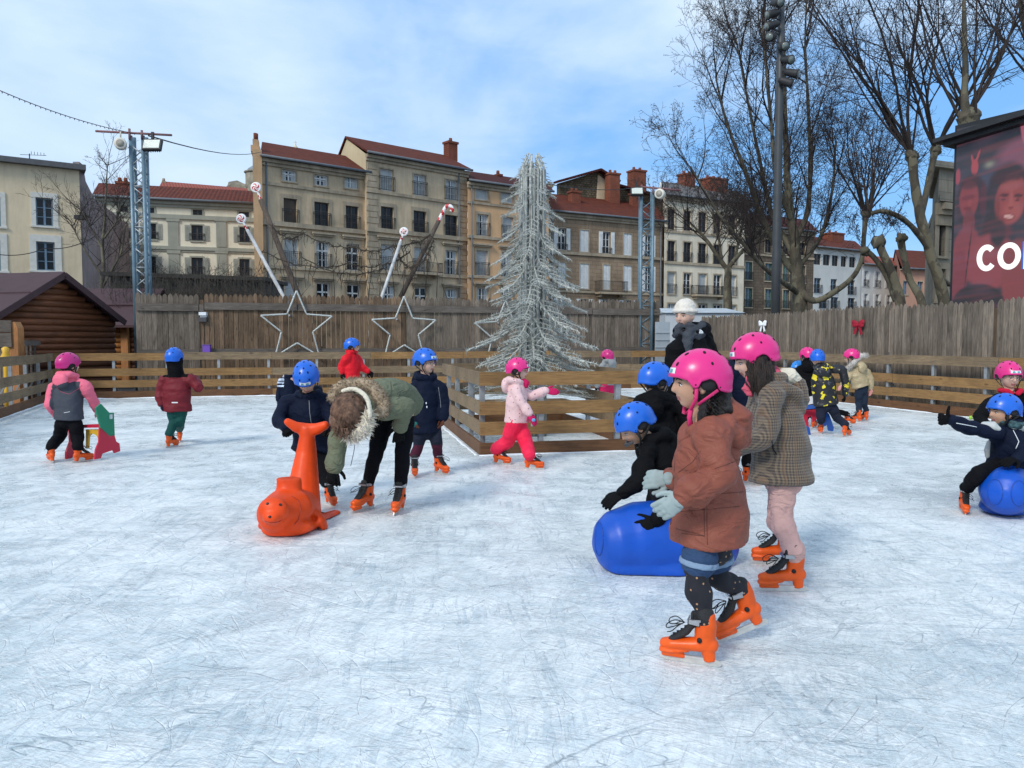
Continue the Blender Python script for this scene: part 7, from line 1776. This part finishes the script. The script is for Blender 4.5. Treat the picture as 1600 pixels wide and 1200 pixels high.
# 17 gold jacket
p17 = person('girl in a pink helmet and pale gold jacket with white fur hood seen from behind', (1346, 658), 1.22, 205, helmet=HELP, far=True, vox=.011, sticker=False, feet=[(1339, 659, 200), (1351, 657, 190)], head=(1329, 559, -.03), look=(235, 8, 0), neck=(1338, 573, 0), hip=(1346, 606, 0), hood=1, sh=[(1331, 580, 0), (1353, 580, 0)], el=[(1324, 592, -.05), (1360, 592, 0)], wr=[(1317, 600, -.08), (1360, 606, 0)], kn=[(1342, 630, 0), (1350, 630, 0)], hl=-.02, tw=1.15, td=1.1, quilt=(.09, .07), jacket=[GOLD], pants=JEAN, legr=(.060, .046, .036), gloves=fabric('pale pink mitten', (.62, .28, .28), .9), hands=('mitt', 'mitt'))
m = MB(); fp = [W(1326, 575, p17['D'], -.06), W(1334, 566, p17['D'], -.12), W(1344, 556, p17['D'], -.08), W(1354, 556, p17['D'], 0)]; m.limb(fp, [.03, .04, .045, .035]); fur(m, [tuple(x) for x in spl(fp, 3)], .04, .03, 900, rf); part('fur_trim', m, [mat('white faux fur', (.50, .46, .42), .95), mat('pale faux fur', (.60, .56, .52), .95)], p17['root'])
# 18 right, standing behind the second ball
p18 = person('child with glasses and a red collar standing behind the right hand blue ball', (1575, 752), 1.28, -6, helmet=HELP, vox=.010, skin=SKINP, glasses=mat('thin metal glasses', (.25, .22, .2), .3, metal=.5), head=(1577, 590, 0), hs=1.0, look=(-4, 4, 0), neck=(1578, 616, 0), hip=(1580, 690, 0), sh=[(1604, 628, 0), (1550, 630, 0)], el=[(1612, 655, -.05), (1530, 652, -.08)], wr=[(1604, 668, -.2), (1542, 668, -.24)], hood=0, tw=1.1, jacket=[BLACKJ], pants=BLACKP, gloves=BLKG, hands=('grip', 'grip'))
m = MB(); n_ = p18['neck']; R_ = p18['Ry'].to_3x3(); m.limb([n_+R_ @ V((cos(a)*.088, sin(a)*.085-.01, .035-.02*(sin(a) < -.9))) for a in [radians(x) for x in range(-72, 253, 20)]], .024); part('red_collar', soft(m, .008, 2, .003, 20), fabric('red fleece', (.50, .01, .04), .9, .5), p18['root'])
m = MB(); m.tube([W(1516, 650, p18['D'], -.1), W(1517, 655, p18['D'], -.1)], [.014, .016], 8); part('toggle', m, mat('lime green plastic', (.35, .65, .03), .4), p18['root'])
# 19 boy sitting on the second ball
p19 = person('boy in a blue helmet and navy jacket sitting on the second blue ball pointing left', (1560, 800), 1.22, -70, helmet=HELB, vox=.009, bvox=.005, skin=SKIN2, sticker=False, hair=HBRN, hs=.97, head=(1566, 645, 0), look=(-84, 0, 0), neck=(1576, 668, 0), hip=(1572, 728, .05), chest=(1576, 692, 0), hem=(1570, 732, .03), hips=[(1560, 730, -.02), (1590, 730, .12)], sh=[(1552, 676, -.08), (1598, 682, .06)], el=[(1514, 668, -.14), (1612, 700, -.08)], wr=[(1487, 656, -.20), (1588, 716, -.20)],
    kn=[(1527, 742, -.16), (1625, 745, -.1)], feet=[(1503, 800, -20, .0, 4, 8), (1640, 800, 20)], hood=3, jacket=[NAVY, mat('pale grey panel', (.45, .46, .45), .7)], zone=lambda q, w: 0, pants=BLACKP, cuff=.16, gloves=BLKG, hands=('thumb', 'flat'), hdir=[(-1, -.12, .02), (-.8, -.3, -.15)], hback=[(0, -1, -.15), (0, -.2, 1)], hmir=(True, False), tw=1.08, handk=1.3,
    seams=[('piping', [[(1494, 661), (1510, 664), (1530, 668)], [(1583, 672), (1592, 690), (1586, 704)]], .003, TAGW)])
D9 = p19['D']; m = MB(); 
for P_, R_ in (([W(1538, 664, D9, -.10), W(1552, 666, D9, -.115), W(1560, 670, D9, -.13)], [.028, .040, .02]), ([W(1584, 666, D9, -.06), W(1597, 668, D9, -.03)], [.03, .035]), ([W(1545, 690, D9, .02), W(1542, 703, D9, .02), W(1543, 713, D9, .03)], [.014, .022, .018])): m = MB(); m.limb(P_, R_); part('pale_panel', soft(m, .008, 2), MAT['pale grey panel'], p19['root'])
m = MB(); n_ = p19['neck']; m.limb([n_+V((cos(a)*.072, sin(a)*.07-.01, .030+.008*sin(2*a))) for a in [2*pi*i/12 for i in range(13)]], .032); part('neck_warmer', soft(m, .008, 2, .006, 25), mat('teal patterned snood', (.03, .07, .08), .9, .8, 30, .3, 60), p19['root'])
# 20 kid behind boy 7
person('small child in a striped white jacket mostly hidden behind the orange seal boy', (452, 672), .98, 10, helmet=HELB, far=True, sticker=False, head=(468, 590, 0), feet=[(470, 670, 0), (447, 674, -15)], hood=3, jacket=[NAVY, mat('white and blue stripes', (.45, .52, .66), .7, .4, 20, 0)], zone=lambda q, w: 1 if q.z > .66 and q.x < -.06 and int(q.z*60) % 3 else 0, pants=fabric('light trousers', (.4, .42, .5)), gloves=BLKG)

# ============================================================ rides and skating aids
OSEAL = mat('orange moulded plastic', (.74, .062, .005), .45, .16, 3.5, .22, 14, spec=.3); BSEAL = mat('blue moulded plastic', (.004, .075, .46), .40, .12, 3.5, .14, 18, spec=.4); GRV = mat('blue groove', (.004, .05, .30), .5, .05, 5, 0); FROST = SNOW
m = MB(); Ws = lambda x, y, D: W(x, y, D)
m.loft([Ws(432, 803, 5.80), Ws(448, 797, 5.95), Ws(462, 797, 6.2), Ws(472, 802, 6.5)], [.135, .185, .18, .13], [.13, .155, .155, .12], (.85, .45, 0), 24)
m.loft([Ws(448, 826, 5.82), Ws(466, 820, 6.2), Ws(482, 815, 6.55)], [.175, .19, .16], [.06, .07, .07], (.9, .4, 0), 24)
m.limb([Ws(470, 806, 6.35), Ws(474, 770, 6.42), Ws(476, 740, 6.48), Ws(479, 705, 6.52), Ws(480, 682, 6.52), Ws(480, 672, 6.52)], [.155, .125, .105, .078, .060, .055])
m.loft([Ws(449, 659, 6.48), Ws(462, 667, 6.50), Ws(480, 672, 6.52), Ws(496, 670, 6.50), Ws(509, 664, 6.48)], [.03, .042, .055, .046, .034], [.028, .036, .04, .036, .028], (0, 0, 1), 14)
m.loft([Ws(452, 772, 6.0), Ws(452, 750, 6.02), Ws(452, 747, 6.02)], [.092, .086, .094], [.075, .070, .078], (.95, .3, 0), 20, round_=False)
m.ell(Ws(427, 798, 5.66), (.105, .07, .095), None, 20); m.ell(Ws(424, 808, 5.60), (.06, .045, .042), None, 16)
m.loft([Ws(497, 803, 6.08), Ws(503, 815, 6.05), Ws(508, 826, 6.05)], [.022, .03, .02], [.06, .08, .06], (1, 0, 0), 12); m.loft([Ws(414, 808, 5.9), Ws(411, 820, 5.9)], [.03, .03], [.06, .07], (1, 0, 0), 12)
m.loft([Ws(480, 818, 6.3), Ws(505, 812, 6.45), Ws(524, 803, 6.6)], [.12, .09, .05], [.05, .045, .035], (0, 1, 0), 14)
b0 = m; sm = soft(m, .012, 3, 0)
for v in sm.vertices:
    if v.co.z < .008: v.co.z = .008
T = bvh(sm); fc = Ws(440, 830, 5.9); fc.z = 0
seal = solo('seal_ride', sm, [], 'orange moulded plastic seal skating aid with an upright tail handle', 'skating aid', fc); sm.materials.append(OSEAL)
seal.data.name = 'seal_ride'
m = MB()
for x, y, nn_ in ((418, 787, 'eye'), (438, 788.5, 'eye'), (421.5, 807.5, 'nose')):
    h_ = T.ray_cast(CP, ray(x, y).normalized()); m = MB()
    if h_[0]: m.ell(h_[0], (.011, .009, .0095), None, 10); part(nn_, m, mat('black glossy dot', (.01, .01, .01), .2), seal)
m = MB(); decal(m, T, [(414, 814), (424, 817), (436, 815), (443, 811)], .0035); part('mouth_line', m, mat('dark orange groove', (.42, .03, .004), .5), seal); m = MB(); decal(m, T, [(455, 775), (466, 782), (470, 795), (466, 812), (458, 822)], .004); part('cheek_groove', m, MAT['dark orange groove'], seal)
def blue_ball(label, spec, rings, c, frost):
    m = MB()
    for s_ in spec: m.loft(*s_[:4], 26)
    sm = soft(m, .012, 5, 0)
    for v in sm.vertices:
        if v.co.z < .006: v.co.z = .006
    T = bvh(sm); o = solo('ball_ride', sm, [], label, 'skating aid', c, 'blue ball shaped ride on aids'); sm.materials.append(BSEAL); m = MB()
    for (cx, cy, rx, ry) in rings: decal(m, T, [(cx+rx*cos(2*pi*i/24), cy+ry*sin(2*pi*i/24)) for i in range(25)], .0035, dense=2)
    part('eye_ring', m, GRV, o); 
    return o
a = lambda x, y, D: W(x, y, D)
blue_ball('big blue whale shaped ride under the leaning boy behind the rust coat', [([a(975, 846, 5.0), a(992, 844, 5.02), a(1020, 843, 5.03), a(1050, 844, 5.05), a(1090, 847, 5.1), a(1114, 850, 5.12)], [.195, .215, .218, .212, .19, .16], [.205, .228, .232, .226, .205, .17], (0, 1, 0)), ([a(965, 878, 5.0), a(1045, 882, 5.02), a(1112, 880, 5.08)], [.17, .21, .17], [.09, .09, .09], (0, 1, 0))],
          [(936, 842, 6.5, 26)], G(1030, 900), 0)
blue_ball('blue whale shaped ride at the right edge with a boy sitting on it', [([a(1572, 768, 6.42), a(1574, 762, 6.7), a(1576, 762, 7.1), a(1578, 768, 7.4)], [.18, .205, .20, .14], [.18, .205, .20, .14], (1, 0, 0)), ([a(1573, 790, 6.5), a(1577, 785, 7.2)], [.19, .17], [.08, .08], (1, 0, 0))],
          [(1555, 769, 12, 20), (1592, 771, 12, 20)], G(1570, 800), 0)
PR = mat('red plastic board', (.50, .014, .045), .45, .06, 4, .05, 20); PG = mat('green plastic board', (.006, .19, .10), .45, .06, 4, .05, 20); PY = mat('yellow plastic board', (.62, .36, .03), .45, .06, 4, .05, 20); PB = mat('blue plastic board', (.012, .08, .36), .45, .06, 4, .05, 20); PW = mat('white plastic board', (.62, .64, .66), .45, .04)
def panel(par, name, pts, Da, Db, mt, th=.022, xr=None):
    """flat board; depth runs from Da at the left picture column to Db at the right one"""
    xs = [p[0] for p in pts]; x0, x1 = min(xs), max(xs)
    P = [W(x, y, Da+(Db-Da)*(x-x0)/(x1-x0)) for x, y in pts]; n = (P[-1]-P[0]).cross(P[len(P)//2]-P[0]).normalized(); a0 = W(x0, 600, Da); a1 = W(x1, 600, Db); e = (a1-a0); e.z = 0; e.normalize(); nn = V((-e.y, e.x, 0))*th
    for p in P: p.z = max(p.z, .002)
    m = MB(); k = len(P); m.add(P+[p+nn for p in P], [tuple(range(k-1, -1, -1)), tuple(range(k, 2*k))]+[(i, (i+1) % k, k+(i+1) % k, k+i) for i in range(k)]); part(name, m, mt, par)
ad = thing('skating_aid', 'red, green and yellow board skating aid pushed by the girl in pink', 'skating aid', G(150, 714))
panel(ad, 'side_board', [(156, 668), (172, 682), (179, 680), (182, 690), (187, 693), (188, 705), (179, 708), (177, 703), (160, 709), (158, 716), (148, 718), (150, 702), (155, 690)], 9.25, 9.55, PR)
panel(ad, 'handle_board', [(150, 638), (158, 631), (171, 645), (178, 645), (179.5, 681), (172, 682), (158, 668)], 9.23, 9.50, PG)
panel(ad, 'side_board', [(109, 664), (120, 668), (124, 690), (128, 704), (118, 708), (113, 716), (104, 718), (104, 706), (110, 690)], 9.65, 9.95, PR)
panel(ad, 'handle_board', [(103, 640), (110, 636), (116, 650), (118, 666), (109, 664)], 9.63, 9.8, PB)
panel(ad, 'seat_board', [(118, 664), (157, 662.5), (157, 668), (118, 669)], 9.7, 9.35, PR)
panel(ad, 'arch_board', [(134, 671), (156, 671), (155, 688), (150, 680), (143, 677), (138, 682), (137, 700), (134, 700)], 9.6, 9.45, PY)
m = MB(); c = W(173.5, 651, 9.44); m.cbox(c, (.018, .03, .05)); part('handle_slot', m, PW, ad)
ad = thing('skating_aid', 'blue, red and white board skating aid beside the boy in the yellow and black jacket', 'skating aid', G(1275, 672))
panel(ad, 'side_board', [(1290, 640), (1296, 648), (1303, 668), (1302, 674), (1295, 673), (1294, 664), (1288, 666), (1286, 650)], 12.2, 12.3, PB)
panel(ad, 'seat_board', [(1254, 634), (1300, 630), (1300, 636), (1254, 640)], 12.5, 12.3, PB)
panel(ad, 'front_board', [(1254, 628), (1258, 628), (1260, 641), (1277, 640), (1276, 655), (1270, 660), (1268, 650), (1262, 652), (1264, 668), (1257, 668)], 12.6, 12.6, PR)
panel(ad, 'back_board', [(1256, 622), (1272, 618), (1274, 630), (1259, 633)], 12.9, 12.8, PW)
panel(ad, 'foot_board', [(1258, 664), (1265, 668), (1267, 679), (1262, 680), (1256, 672)], 12.1, 12.15, PB)
